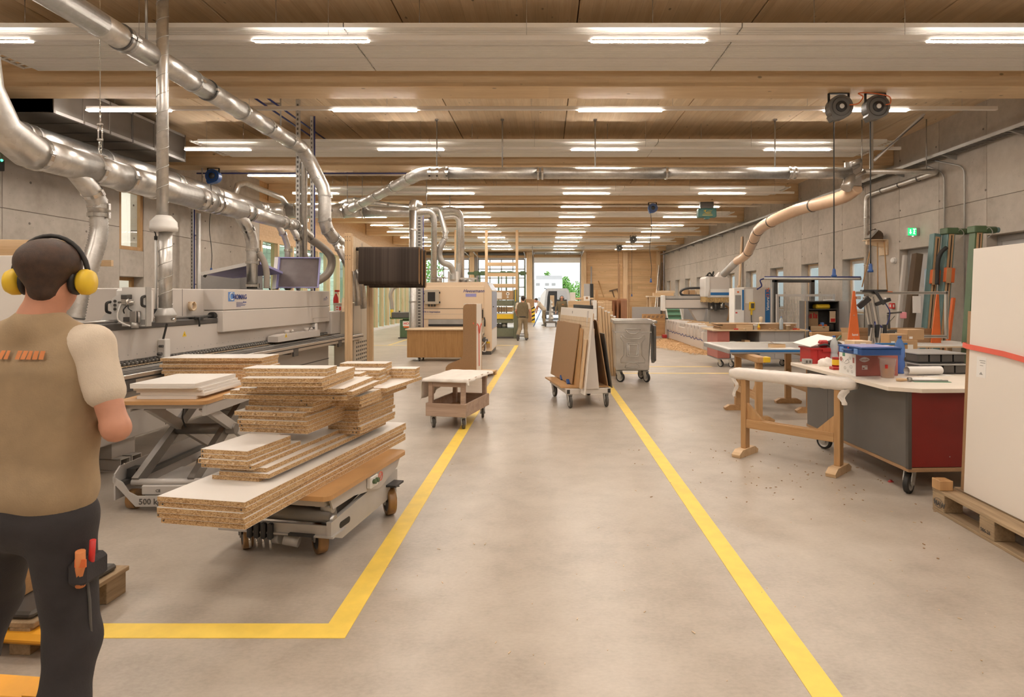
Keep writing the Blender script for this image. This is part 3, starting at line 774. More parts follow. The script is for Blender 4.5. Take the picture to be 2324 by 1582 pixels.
# branch to the near trimming head, with ribbed hose
b1 = part('branch_pipe', MB().tube([(0, .42, -.05), (0, .62, -.2), (0, .70, -.29), (0, .72, -.4)], .083, 20), G, t)
ringset(t, [((0, .64, -.22), (0, .6, -.6)), ((0, .72, -.34), (0, 0, 1)), ((0, .72, -.42), (0, 0, 1))], .082)
part('ribbed_hose', hose([(0, .72, -.4), (.0, .72, -.6), (-.03, .66, -.88), (-.08, .6, -1.15), (-.1, .56, -1.4)], .074, .026, 16, .06), G, t, 'corrugated metal hose')
# branch over the hood
part('branch_pipe', MB().tube([(0, 3.36, -.06), (0, 3.52, -.17), (0, 3.66, -.3), (0, 3.715, -.42), (0, 3.72, -.58), (0, 3.72, -1.075)], .072, 20, radii=[.08, .08, .08, .08, .078, .07]), G, t)
ringset(t, [((0, 3.58, -.225), (0, .7, -.7)), ((0, 3.72, -.52), (0, 0, 1)), ((0, 3.72, -.7), (0, 0, 1)), ((0, 3.72, -1.03), (0, 0, 1))], .078)
part('ribbed_hose', hose([(.08, 3.74, -.55), (.14, 3.78, -.68), (.17, 3.8, -.85), (.17, 3.8, -1.07)], .045, .02, 10, .08), M['hose'], t)
part('branch_pipe', MB().tube([(0, 4.55, -.05), (.02, 4.75, -.22), (.03, 4.84, -.36), (.03, 4.85, -.45), (.03, 4.85, -1.08)], .045, 14), G, t)
ringset(t, [((.01, 4.7, -.18), (0, .7, -.7)), ((.03, 4.85, -.44), (0, 0, 1)), ((.03, 4.85, -1.04), (0, 0, 1))], .045)
part('branch_pipe', MB().tube([(0, 5.1, -.05), (.04, 5.3, -.25), (.09, 5.55, -.62), (.1, 5.58, -.72), (.1, 5.58, -1.05)], .052, 14), G, t)
ringset(t, [((.03, 5.24, -.2), (0, .7, -.8)), ((.1, 5.58, -.68), (0, 0, 1))], .053)
hp_ = [W(703, 542, 10.75), W(727, 558, 10.75), W(748, 578, 10.7), W(753, 597, 10.65), W(745, 620, 10.55), W(724, 636, 10.4), W(699, 642, 10.3), W(664, 640, 10.2)]
part('ribbed_hose', hose([p - Vector((-4.2, 5, 2.83)) for p in hp_], .066, .026, 14, .07), M['hose'], t, 'looping grey ribbed hose')
# steel wire with turnbuckle that carries it
t = thing('turnbuckle_wire', 'thin steel wire with turnbuckle carrying the thick collector duct', 'wire', (-4.2, 5.74, 2.97))
part('wire', MB().cyl((0, 0, .42), (0, 0, 2.0), .004, 6), M['chrome'], t)
tb = MB().tube([(.018, 0, .16), (.018, 0, .3)], .006, 6).tube([(-.018, 0, .16), (-.018, 0, .3)], .006, 6).box(-.025, .025, -.008, .008, .15, .165).box(-.025, .025, -.008, .008, .295, .31)
part('turnbuckle', tb, M['chrome'], t)
ch = MB()
for k in range(3): ch.tube([(math.cos(a) * .014, 0, .03 + k * .045 + math.sin(a) * .03) if k % 2 else (0, math.cos(a) * .014, .03 + k * .045 + math.sin(a) * .03) for a in [PI * i / 4 for i in range(9)]], .005, 5)
ch.cyl((0, 0, .31), (0, 0, .43), .007, 6); part('chain', ch, M['chrome'], t)
part('clamp_plate', MB().box(-.06, .06, -.02, .02, -.005, .006), M['chrome'], t)
# -- B: big duct along the left wall, turning across the hall
t = thing('extraction_duct', 'widest duct, along the concrete wall then turning across under the beams', 'duct', (-7.5, 16.3, 3.94))
for a, b in ((-13, -7.6), (-7.6, -6.0), (-6.0, -4.1), (-4.1, -2.6), (-2.6, -.55)): part('duct_pipe', MB().cyl((0, a, 0), (0, b, 0), .2, 28), G, t)
part('elbow', MB().tube(bend([(0, -.56, 0), (0, 0, 0), (.6, 0, 0)], .5, 4), .2, 28), G, t)
part('duct_pipe', MB().cyl((.6, 0, 0), (2.1, 0, 0), .2, 28), G, t); part('duct_pipe', MB().cyl((2.1, 0, 0), (2.65, 0, 0), .2, 28, .17), G, t)
part('duct_pipe', MB().cyl((2.65, 0, -.02), (3.9, .1, -.02), .15, 24, .12), G, t)
ringset(t, [((0, y, 0), (0, 1, 0)) for y in (-7.6, -7.45, -6.0, -4.1, -3.95, -2.6, -2.45, -.55)], .2, mat='galvdull'); ringset(t, [((x, 0, 0), (1, 0, 0)) for x in (.6, .85, 2.1, 2.62)], .2)
part('branch_pipe', MB().tube([(0, -1.6, .15), (.0, -1.45, .42), (.1, -1.3, .5), (.55, -.3, .3), (.62, -.05, .12)], .07, 14), G, t)
part('branch_pipe', MB().tube([(1.8, .25, .12), (2.05, .35, .3), (2.3, .35, .34), (4.0, .5, .1)], .075, 14), G, t)
ringset(t, [((2.3, .35, .34), (1, 0, 0)), ((3.2, .42, .21), (1, .1, -.1))], .078)
for x, y in ((.0, -6.0), (0, -3), (.9, 0), (2.2, 0), (2.6, 0)): part('hanger_rod', MB().cyl((x, y, .2), (x, y, HC - 3.945), .012, 6), M['steel'], t)
# pipes that leave its end and drop to the cream sander
t = thing('extraction_duct', 'bundle of four pipes bending down into the cream sanding machine', 'duct', (-3.6, 16.45, 3.92))
def drop(name, pts, r, rad=.3, n=16, par=t): return part(name, MB().tube(bend(pts, rad, 5), r, n), G, par)
o = Vector((-3.6, 16.45, 3.92)); L = lambda x, y, Y: W(x, y, Y) - o
drop('pipe', [(-.1, 0, 0), L(985, 476, 16.9), L(985, 640, 17.2)], .085)
drop('pipe', [(.0, .2, .02), L(1047, 474, 18.0), L(1047, 642, 18.2)], .09, .45)
drop('pipe', [(.2, .3, -.22), L(1005, 494, 17.5), L(1041, 490, 17.7), L(1041, 642, 17.9)], .07, .3)
drop('pipe', [(.1, .15, .03), L(996, 472, 17.2), L(1011, 528, 17.2), L(1009, 545, 17.2)], .075, .2)
part('ribbed_hose', hose([L(1009, 543, 17.2), L(1000, 560, 17.2), L(997, 578, 17.25), L(1004, 595, 17.3), L(1021, 603, 17.4), L(1028, 618, 17.5), L(1028, 636, 17.5)], .085, .04, 12, .05), M['galvdull'], t)
part('ribbed_hose', hose([L(1041, 575, 17.85), L(1041, 600, 17.85), L(1038, 638, 17.8)], .08, .04, 12, .05), M['galvdull'], t)
ringset(t, [(L(985, 560, 17.1), (0, 0, 1)), (L(985, 632, 17.2), (0, 0, 1))], .09); ringset(t, [(L(1047, 563, 18.1), (0, 0, 1))], .095); ringset(t, [(L(1009, 540, 17.2), (0, 0, 1)), (L(1010, 527, 17.2), (0, .0, 1))], .08)
part('hanger_rod', MB().cyl(L(968, 472, 16.35), L(968, 472, 16.35) + Vector((0, 0, HC - 4.15)), .012, 6).cyl(L(1021, 470, 17.9), L(1021, 470, 17.9) + Vector((0, 0, HC - 4.3)), .012, 6), M['steel'], t)
# -- C: long horizontal duct across the hall
t = thing('extraction_duct', 'long slim duct slanting up then running straight across the hall', 'duct', (-2.33, 11.4, 3.955))
st = Vector((-2.95, 4.85, -.02)); dr = -st.normalized()
part('duct_pipe', MB().tube([st - Vector((.45, .03, 0)), st, st * .92], .11, 24, radii=[.13, .125, .112]), G, t)
for a, b in ((.92, .72), (.72, .5), (.5, .28), (.28, .09)): part('duct_pipe', MB().cyl(st * a, st * b, .111, 24), G, t)
part('elbow', MB().tube(bend([st * .1, (0, 0, 0), (.5, 0, 0)], .45, 6), .115, 24), G, t)
for a, b in ((.5, 2.2), (2.2, 4.6), (4.6, 6.9), (6.9, 8.05)): part('duct_pipe', MB().cyl((a, 0, 0), (b, 0, 0), .108, 24), G, t)
ringset(t, [(st * a, dr) for a in (.91, .72, .5, .28, .1)], .112); ringset(t, [((x, 0, 0), (1, 0, 0)) for x in (.18, .32, .5, 2.2, 2.28, 4.6, 6.9, 7.0)], .11)
for x in (.3, 1.53, 3.27, 6.64): part('hanger_rod', MB().cyl((x, 0, .11), (x, 0, HC - 3.96), .013, 6).box(x - .03, x + .03, -.03, .03, HC - 3.985, HC - 3.96), M['steel'], t)
vg = MB().box(7.95, 8.25, -.03, .03, -.24, .2).tube([(8.0, -.05, -.16), (8.3, -.05, .02)], .035, 8).tube([(7.85, .0, -.02), (8.2, -.05, .14)], .04, 8).cyl((8.02, -.06, .15), (8.22, -.06, .22), .05, 10)
part('slide_valve', vg, M['alu'], t); part('outlet', MB().tube([(8.05, 0, -.05), (8.0, -.05, -.2), (7.93, -.08, -.3)], .1, 16), M['alu'], t)
# beige flexible hose from its end to the machining centre
t = thing('suction_hose', 'beige ringed suction hose sagging down to the machining centre hood', 'hose', W(1945, 425, 11.4))
o2 = W(1945, 425, 11.4); pp = [(1945, 425, 11.4), (1915, 446, 11.7), (1862, 462, 12.4), (1810, 476, 13.1), (1752, 502, 14.0), (1722, 522, 15.2), (1708, 550, 16.8), (1694, 578, 18.2), (1672, 593, 19.6)]
PH = resample(spline([W(*p) - o2 for p in pp], 12), .05)
rr = [.118 + .012 * math.sin(i * .35) for i in range(len(PH))]
part('hose_wall', MB().tube(PH, .12, 16, True, [.125 + .006 * (i % 2) for i in range(len(PH))]), M['hosebeige'], t)
for k in (.16, .33, .48, .62, .8):
    i = int(k * (len(PH) - 2)); part('hose_band', MB().ring(PH[i], PH[i + 1] - PH[i], .13, .03, .008, 18), M['darksteel'], t)
part('end_pipe', MB().tube([W(1672, 593, 19.6) - o2, W(1643, 622, 20.6) - o2], .12, 16), M['galvdull'], t)
# thin pipe going on to the wall, back along it and down
t = thing('extraction_pipe', 'thin pipe reaching the concrete wall, slanting along it and dropping down', 'pipe', (5.95, 11.4, 3.955))
part('pipe', MB().tube(bend([(.0, 0, .03), (1.42, .0, .03), (1.42, 2.55, .0), (1.42, 2.55, -3.1)], .14, 5), .05, 14), G, t)
ringset(t, [((1.42, y, .01), (0, 1, 0)) for y in (.6, 1.25, 1.9)], .05, .02, .008, 'darksteel', 14); ringset(t, [((1.42, 2.55, z), (0, 0, 1)) for z in (-.5, -1.6)], .05, .02, .008, 'chrome', 14)
part('hanger_rod', MB().cyl((1.2, 0, .05), (1.2, 0, HC - 3.96), .01, 6).cyl((.0, 0.02, .05), (.0, .02, HC - 3.96), .01, 6), M['steel'], t)
t = thing('strut_channel', 'perforated steel strut pair holding the slide valve below the ceiling', 'bracket', (6.15, 11.46, 3.95))
part('channel', MB().bar((0, 0, .1), (0, 0, HC - 3.955), .05, .045), M['galvdull'], t); part('brace', MB().bar((0.05, 0, .25), (.75, -.4, HC - 3.955), .05, .04), M['galvdull'], t)
part('slots', MB().bar((.055, -.028, .3), (.72, -.42, .95), .018, .02), M['darksteel'], t)
# -- D: duct rising under the beams over the trolleys and turning down to the sanding belt frame
t = thing('extraction_duct', 'bright duct coming overhead along the hall and dropping at the belt frame', 'duct', (-4.0, 0, 4.09))
ys = [-3, 1.2, 3.4, 5.45, 6.15, 7.2, 8.0, 8.75, 9.5, 9.95]
for a, b in zip(ys, ys[1:]): part('duct_pipe', MB().cyl((0, a, 0), (0, b, 0), .115, 28), G, t)
ringset(t, [((0, y, 0), (0, 1, 0)) for y in (3.4, 5.72, 7.2)], .116, .02, .012, 'darksteel', 26); ringset(t, [((0, y, 0), (0, 1, 0)) for y in (5.8, 6.9, 8.0, 8.75, 9.5)], .116, .03, .01, 'galvdull', 26)
o = Vector((-4, 0, 4.09)); L = lambda x, y, Y: W(x, y, Y) - o
el = [(0, 9.9, 0), (0, 10.02, -.02), L(703, 366, 10.2), L(722, 404, 10.22), L(733, 424, 10.25), L(737, 445, 10.25), L(737, 500, 10.25), L(743, 522, 10.3), L(757, 540, 10.4), L(775, 552, 10.7), L(800, 566, 11.2)]
part('elbow', MB().tube(el, .108, 24, radii=[.115, .115, .112, .11, .108, .104, .104, .104, .1, .09, .085]), G, t)
for i in (2, 3, 5, 6, 7, 8): ringset(t, [(el[i], el[i + 1] - el[i])], .108, .02, .008, 'galvdull', 22)
for k, (x, y, Y) in enumerate(((757, 545, 10.45), (769, 553, 10.6), (782, 560, 10.9))):
    part('branch_pipe', MB().tube([L(x, y, Y), L(x + 12, y + 20, Y), L(x + 38, y + 70, Y + .1), L(x + 44, y + 140, Y + .15)], .06, 14), G, t)
    ringset(t, [(L(x + 12, y + 20, Y), L(x + 38, y + 70, Y) - L(x + 12, y + 20, Y))], .062)
part('branch_pipe', MB().tube([L(692, 352, 10.25), L(690, 372, 10.3), L(690, 652, 10.35)], .052, 14), G, t, 'straight vertical pipe')
ringset(t, [(L(690, y, 10.33), (0, 0, 1)) for y in (400, 500, 600)], .052, .02, .006, 'galvdull', 14)
for y in (1.2, 4.6, 6.1, 9.2): part('hanger_rod', MB().cyl((0, y, .115), (0, y, (HC if not any(BEAM0 + BAY * i <= y <= BEAM0 + BAY * i + .5 for i in range(-3, 5)) else HB) - 4.095), .012, 6), M['steel'], t)
# -- E: telescopic spiral duct above the infeed head
t = thing('spiral_duct', 'slim vertical spiral duct with white collar above the infeed head', 'duct', (-3.9, 6.2, 0))
part('upper_pipe', MB().cyl((0, 0, 2.47), (0, 0, HC - .005), .054, 20), G, t); part('lower_pipe', MB().cyl((.03, 0, 1.52), (.03, 0, 2.32), .062, 20), G, t)
def helix(c, r, z0, z1, pitch, n=14): return [(c + r * math.cos(2 * PI * i / n), r * math.sin(2 * PI * i / n), z0 + pitch * i / n) for i in range(int((z1 - z0) / pitch * n))]
part('spiral_seam', MB().tube(helix(0, .055, 2.6, 4.9, .19), .004, 4), M['galvdull'], t); part('spiral_seam', MB().tube(helix(.03, .063, 1.56, 2.28, .15), .004, 4), M['galvdull'], t)
part('collar', MB().lathe([(.055, 2.47), (.068, 2.47), (.122, 2.405), (.124, 2.36), (.128, 2.355), (.126, 2.315), (.06, 2.30)][::-1], 28, Matrix.Translation((.012, 0, 0))), M['white'], t, 'white plastic collar')
part('end_collar', MB().lathe([(.085, 1.38), (.092, 1.39), (.092, 1.44), (.1, 1.445), (.1, 1.46), (.07, 1.52), (.06, 1.53)], 24, Matrix.Translation((.03, 0, 0))), M['galvdull'], t)
part('guide_rod', MB().cyl((-.055, -.02, 1.52), (-.055, -.02, 2.22), .012, 8), M['white'], t); part('rod_fitting', MB().cyl((-.055, -.02, 2.22), (-.055, -.02, 2.26), .016, 8).tube(spline([(-.055, -.02, 2.26), (-.065, -.02, 2.3), (-.1, -.02, 2.33)], 4), .006, 6).cyl((-.055, -.02, 1.46), (-.055, -.02, 1.52), .018, 8), M['black'], t)
part('clamp_screw', MB().cyl((-.09, -.03, 1.415), (-.05, -.03, 1.415), .014, 8).cyl((.11, -.03, 1.415), (.15, -.03, 1.415), .014, 8), M['chrome'], t)
# -- F: grey rectangular air duct under the ceiling
t = thing('air_duct', 'dark grey rectangular air duct below the ceiling beside the concrete wall', 'duct', (-7.06, 8.72, 4.29))
part('duct_box', MB().box(-1.09, 0, 0, 3.2, 0, .5), M['ductgrey'], t)
for y in (0, .56, 1.12, 1.66, 2.25, 3.17):
    part('seam_rib', MB().rbox(-1.1, .014, y, y + .04, -.012, .512, .004), M['ductgrey'] if y != 1.66 else M['darksteel'], t)
part('corner_rail', MB().box(-.04, .012, 0, 3.2, -.01, .035).box(-.04, .012, 0, 3.2, .465, .51), M['greymid'], t)
part('hanger_rod', MB().cyl((-.02, .9, .51), (-.02, .9, .675), .008, 6).cyl((-.02, 2.6, .51), (-.02, 2.6, .675), .008, 6), M['steel'], t)
# -- installation channels hanging from the ceiling
def channel(label, x, y, z0, z1, w=.06, blue=True, perf=True):
    t = thing('cable_channel', label, 'cable channel', (x, y, 0))
    part('channel', MB().box(-w / 2, w / 2, 0, .04, z0, z1), M['galvdull'], t)
    if perf:
        mb = MB(); z = z0 + .05
        while z < z1 - .05: mb.box(-w * .2, w * .2, -.004, .001, z, z + .04); z += .08
        part('slots', mb, M['darksteel'], t, stuff=True)
    if blue: part('blue_cable', MB().cyl((w / 2 + .025, .01, z0), (w / 2 + .025, .01, z1), .014, 6), M['bluecable'], t, 'dark blue cable')
    return t
channel('grey channel hanging beside the steep duct bend above the machine', -4.17, 10.25, 1.2, HC - .005, .065, False)
channel('perforated channel with dark blue cable behind the steep duct bend', -4.3, 11.2, 1.2, HC - .005, .05)
channel('perforated channel with blue cable standing at the concrete wall', -7.9, 13.6, 0, 3.6, .05)
channel('tall white-wired channel with blue cable beside the cream sander', -3.35, 16.2, .3, 3.8, .16)
t = thing('conduit_pipe', 'pale vertical conduit pipe on the concrete wall behind the machine', 'pipe', (-7.75, 13.6, 0))
part('pipe', MB().cyl((0, 0, 0), (0, 0, 3.5), .045, 10), M['galvdull'], t); part('bracket', MB().box(-.13, .04, .03, .06, 1.9, 1.93).box(-.13, .04, .03, .06, 3.0, 3.03), M['steel'], t)
t = thing('extraction_pipe', 'grey vertical pipe bending into the floor unit beside the sander', 'pipe', (-3.48, 16.0, 0))
part('pipe', MB().tube(bend([(0, 0, 4.05), (0, 0, .55), (.3, .1, .35)], .35, 5), .095, 18), G, t); ringset(t, [((0, 0, z), (0, 0, 1)) for z in (.75, 1.5, 2.2, 3.4)], .097)
part('pipe_cap', MB().tube(bend([(0, 0, 3.9), (0, 0, 4.12), (.1, .35, 4.12)], .15, 4), .1, 16), G, t)
t = thing('water_pipe', 'two dark blue pipes under the ceiling beside the overhead duct', 'pipe', (-4.5, 8.8, 4.72))
part('pipe', MB().cyl((0, 0, 0), (0, 3.2, 0), .016, 8).cyl((.17, 0, .02), (.17, 3.2, .02), .016, 8), M['bluecable'], t); part('clip', MB().box(-.05, .22, 1.0, 1.03, .02, .05).cyl((.08, 1.015, .05), (.08, 1.015, .245), .006, 6), M['steel'], t)
t = thing('water_pipe', 'long dark blue pipe crossing under the second timber beam', 'pipe', (-7.8, 13.62, 4.40))
part('pipe', MB().cyl((0, 0, 0), (4.85, 0, 0), .018, 8), M['bluecable'], t); part('clip', MB().cyl((.5, 0, 0), (.5, 0, .565), .006, 6).cyl((2.6, 0, 0), (2.6, 0, .565), .006, 6), M['steel'], t)
t = thing('conduit_pipe', 'pair of thin grey conduits climbing the concrete wall to the cable tray', 'pipe', (XR - .03, 11.35, 0))
part('pipe', MB().tube(bend([(0, 0, 1.2), (0, 0, 3.95), (-.1, .35, 4.15)], .15, 4), .014, 8).tube(bend([(0, -.55, 1.2), (0, -.55, 3.95), (-.1, .1, 4.2)], .15, 4), .014, 8), M['galvdull'], t)
# ---- cable reels under the beams
def reel(label, x, y, r, mats, drop, plugcol='blue', wig=0.0):
    t = thing('cable_reel', label, 'cable reel', (x, y, HB - r * 1.22))
    Rm = Matrix.Rotation(PI / 2, 4, 'X')
    out = [(r * math.cos(a), r * math.sin(a)) for a in [PI * (-.28) + 1.5 * PI * i / 22 for i in range(23)]]
    out += [(-r * .86, -r * .72), (-r * .62, -r * 1.16), (-r * .30, -r * 1.05), (r * .2, -r * .98)]
    part('housing', MB().prism(out, -.07, .07, Rm), M[mats], t, None, .012)
    part('hub', MB().lathe([(0, .0), (r * .46, 0), (r * .44, .015), (0, .018)], 24, Matrix.Translation((0, -.07, 0)) @ Rm), M['blackplastic' if mats != 'bluecable' else 'blue'], t)
    if mats != 'blue': part('hub_label', MB().lathe([(0, .018), (r * .2, .018), (r * .2, .022), (0, .022)], 16, Matrix.Translation((0, -.07, 0)) @ Rm), M['white'], t, 'round white label')
    part('rim', MB().lathe([(r * .76, 0), (r * .8, .008), (r * .72, .008), (r * .74, 0)], 24, Matrix.Translation((0, -.068, 0)) @ Rm, caps=False), M['darksteel'], t)
    part('bracket', MB().bar((-r * .85, 0, r * .2), (-r * .85, 0, r * 1.2), .03, .012).bar((r * .8, 0, r * .2), (r * .8, 0, r * 1.2), .03, .012).bar((-r * .86, 0, r * 1.2), (r * .82, 0, r * 1.2), .04, .012), M['black'], t)
    z0 = -r * 1.15; p = [(-r * .42, 0, z0)] + [(-r * .42 + wig * math.sin(k * 1.3), wig * .6 * math.cos(k), z0 - (drop + z0) * k / 7) for k in range(1, 8)]
    c = part('cable', MB().tube(spline(p, 4), .008, 6), M['black'], t)
    e = Vector(p[-1])
    part('plug', MB().lathe([(.014, 0), (.022, -.02), (.026, -.085), (.036, -.09), (.036, -.12), (0, -.122)][::-1], 12, Matrix.Translation(e)), M[plugcol], t, 'blue socket')
    return t
r1 = reel('grey cable reel under the first beam, the one farther from the wall', 4.06, 8.4, .165, 'reelgrey', 2.22)
r2 = reel('grey cable reel under the first beam, the one closer to the concrete wall', 4.565, 8.4, .165, 'reelgrey', 2.15)
t = thing('orange_hose', 'thin orange hose linking the two grey cable reels', 'hose', (4.06, 8.3, 4.25))
part('hose', MB().tube(spline([(.08, -.03, .0), (.2, -.03, .02), (.28, 0, .12), (.22, 0, .17), (.4, .0, .17), (.62, -.02, .12), (.63, -.04, .02), (.57, -.04, .0)], 6), .008, 6), M['orange'], t)
reel('blue-faced cable reel above the edge banding machine', -7.25, 13.3, .15, 'blue', 2.0, 'blue', .02)
reel('blue-faced cable reel under the third beam near the machining centre', 3.22, 18.2, .14, 'blue', 2.1, 'blue', .03)
reel('grey cable reel hanging near the end wall, higher of the two', 4.06, 28.0, .16, 'reelgrey', 2.5)
reel('grey cable reel hanging near the end wall, lower of the two', 4.03, 32.9, .16, 'reelgrey', 2.6)
t = thing('reel_box', 'teal metal box with yellow lettering hung beside the blue reel', 'box', (4.82, 18.15, 4.12))
part('housing', MB().rbox(-.27, .27, -.12, .12, -.13, .14, .02), M['teal'], t); part('spout', MB().box(-.05, .07, -.1, .1, -.17, -.13), M['teal'], t); part('bracket', MB().box(-.2, .2, -.05, .05, .14, .33), M['darksteel'], t)
em = MB(); em.tube(spline([(-.12, -.125, .05), (-.05, -.125, .08), (-.08, -.125, .03), (.0, -.125, .0), (.1, -.125, .01)], 5), .008, 5).tube([(-.13, -.125, -.02), (.13, -.125, -.02)], .005, 5).tube([(-.02, -.125, .04), (.13, -.125, .06)], .006, 5).box(-.15, .15, -.124, -.12, -.075, -.06)
part('lettering', em, M['yellow'], t, 'yellow emblem', stuff=True)
# ================================================================ TROLLEYS AND BOARD STACKS
def caster(par, x, y, r, w, ztop, ang=0.0, tread='pu', fork='galvdull', plate=None):
    """Swivel caster whose wheel stands on the floor below (x, y)."""
    Rz = Matrix.Translation((x, y, 0)) @ Matrix.Rotation(ang, 4, 'Z')
    off = r * .35
    wc = Vector((0, -off, r)); MX = Matrix.Translation(wc) @ Matrix.Rotation(PI / 2, 4, 'Y')
    fk = MB()
    for s_ in (-1, 1):
        xx = s_ * (w / 2 + .012)
        pl = [(-off - r * .3, r * .8), (-off + r * .3, r * .8), (r * .55, ztop - .025), (r * .5, ztop - .012), (-r * .45, ztop - .012), (-off - r * .45, r * 1.3)]
        fk.prism(pl, xx - .004, xx + .004, Rz @ Matrix(((0, 0, 1, 0), (1, 0, 0, 0), (0, 1, 0, 0), (0, 0, 0, 1))))
    fk.lathe([(w * .75, ztop - .028), (w * .8, ztop - .02), (w * .8, ztop - .012), (w * .6, ztop - .006)], 16, Rz)
    fk.box(-w * .62 - .014, w * .62 + .014, -r * .5, r * .5, ztop - .02, ztop - .012, Rz)
    c = part('caster', fk, M[fork], par)
    part('plate', MB().rbox(-w * 1.1, w * 1.1, -w * 1.25, w * 1.25, ztop - .008, ztop, .002, Rz), M[plate or fork], c)
    part('wheel', MB().lathe([(r * .72, -w / 2), (r * .96, -w / 2), (r, -w * .32), (r, w * .32), (r * .96, w / 2), (r * .72, w / 2)], 26, Rz @ MX, caps=False), M[tread], c)
    hb = MB().lathe([(r * .1, -w * .42), (r * .5, -w * .30), (r * .72, -w * .45), (r * .74, -w * .5), (r * .74, w * .5), (r * .72, w * .45), (r * .5, w * .30), (r * .1, w * .42)], 22, Rz @ MX)
    hb.cyl(Rz @ (wc + Vector((-w / 2 - .02, 0, 0))), Rz @ (wc + Vector((w / 2 + .02, 0, 0))), r * .12, 10)
    part('hub', hb, M['galvdull' if tread != 'pu' else 'darksteel'], c)
    return c
board_cache = {}
def board_mesh(w, l, t, edge='chip'):
    k = (round(w, 3), round(l, 3), round(t, 3), edge)
    if k not in board_cache:
        mb = MB(); e = .0013
        mb.mat(0).rbox(-w / 2, w / 2, -l / 2, l / 2, e, t - e, .0006)
        mb.mat(1).box(-w / 2, w / 2, -l / 2, l / 2, t - e, t).box(-w / 2, w / 2, -l / 2, l / 2, 0, e)
        board_cache[k] = mb.mesh('board', [M[edge], M['lam']])
    return board_cache[k]
dowel_m = MB().cyl((0, .0, 0), (0, -.022, 0), .0055, 8).mesh('dowel', M['ply'])
hole_m = MB().cyl((0, .001, 0), (0, -.0008, 0), .0055, 8).mesh('drill_hole', M['darksteel'])
BRND = random.Random(5)
def pile(desc, base, ang, rows, group, cat='board', edge='chip', what='chipboard panel'):
    """rows from the bottom: (cx, cy, w, l, t, turn, marks) in the pile's own frame."""
    z = base[2]; Mt = Matrix.Translation((base[0], base[1], 0)) @ Matrix.Rotation(ang, 4, 'Z'); n = len(rows)
    for i, r in enumerate(rows):
        cx, cy, w, l, t = r[:5]; tr = r[5] if len(r) > 5 else BRND.uniform(-.006, .006); mk = r[6] if len(r) > 6 else ''
        p = Mt @ Vector((cx, cy, z)); k = n - 1 - i
        lb = '%s, %s in %s' % (what, 'topmost' if k == 0 else 'lowest' if i == 0 and n > 2 else ORD[k] + ' from top', desc) if n > 1 else '%s, %s' % (what, desc)
        if mk and w:
            t_ = thing('panel_board', lb, cat, p, ang + tr, group)
            part('board', board_mesh(w, l, t, edge), None, t_)
            for q in mk.split(','):
                kind, f = q[0], float(q[1:])
                o = part('dowel' if kind == 'd' else 'drill_hole', dowel_m if kind == 'd' else hole_m, None, t_); o.location = (f * w, -l / 2, t * .5)
        else:
            o = bpy.data.objects.new('panel_board', board_mesh(w, l, t, edge)); COL.objects.link(o); o.location = p; o.rotation_euler = (0, 0, ang + tr); tag(o, lb, cat, group)
        z += t + .0004
    return z
def rrect(x0, x1, y0, y1, r, n=5):
    out = []
    for (cx, cy, a0) in ((x1 - r, y1 - r, 0), (x0 + r, y1 - r, 90), (x0 + r, y0 + r, 180), (x1 - r, y0 + r, 270)):
        for i in range(n + 1):
            a = math.radians(a0 + 90 * i / n); out.append((cx + r * math.cos(a), cy + r * math.sin(a)))
    return out
YZX = Matrix(((0, 0, 1, 0), (1, 0, 0, 0), (0, 1, 0, 0), (0, 0, 0, 1)))     # polygon (y, z) pulled along x
XZY = Matrix(((1, 0, 0, 0), (0, 0, -1, 0), (0, 1, 0, 0), (0, 0, 0, 1)))    # polygon (x, z) pulled along -y
# ---- lowered scissor lift trolley with the tall board stack
A1 = math.radians(-10.8); O1 = (-1.609, 4.275)
t = thing('lift_trolley', 'grey scissor lift trolley lowered under the tall stack of chipboard panels', 'trolley', (O1[0], O1[1], 0), A1)
part('tabletop', MB().prism(rrect(-.43, .43, -.575, .575, .05), .418, .447), M['mdf_light'], t, 'brown fibreboard top', .004)
part('top_frame', MB().box(-.36, .36, -.5, -.44, .36, .417).box(-.36, .36, .48, .54, .36, .417).box(-.36, -.32, -.44, .48, .36, .417).box(.32, .36, -.44, .48, .36, .417), M['trolleygrey'], t)
for s_, nm in ((1, .39), (-1, -.39)):
    part('side_skirt', MB().prism([(-.50, .417), (-.46, .335), (-.2, .335), (.18, .27), (.47, .345), (.53, .417)], nm - .006, nm + .006, YZX), M['machine2'], t)
    part('chassis_beam', MB().prism([(-.46, .165), (-.33, .105), (.32, .135), (.5, .20), (.5, .315), (.42, .33), (-.40, .255), (-.46, .25)], nm - .02 - .02, nm - .008 if s_ > 0 else nm + .02, YZX), M['trolleygrey'], t)
part('beam_slot', MB().prism(rrect(-.36, -.23, .175, .215, .018), .381, .3845, YZX), M['black'], t)
part('cross_tube', MB().cyl((-.37, -.40, .275), (.36, -.40, .275), .05, 18), M['trolleydark'], t)
part('front_plate', MB().box(-.38, .38, -.455, -.44, .165, .225).box(-.4, .4, -.47, -.3, .155, .166), M['trolleygrey'], t)
for s_ in (-.3, .3):
    part('scissor_arm', MB().bar((s_, -.38, .24), (s_, .42, .36), .03, .06).bar((s_ * .86, .40, .24), (s_ * .86, -.34, .37), .03, .06), M['trolleydark'], t)
part('roller', MB().cyl((.3, -.41, .33), (.37, -.41, .33), .035, 14).cyl((.3, -.41, .25), (.38, -.41, .25), .03, 14), M['steel'], t)
part('edge_pipe', MB().cyl((-.3, -.46, .375), (.28, -.46, .375), .022, 12).cyl((.28, -.46, .375), (.31, -.46, .375), .03, 12), M['white'], t)
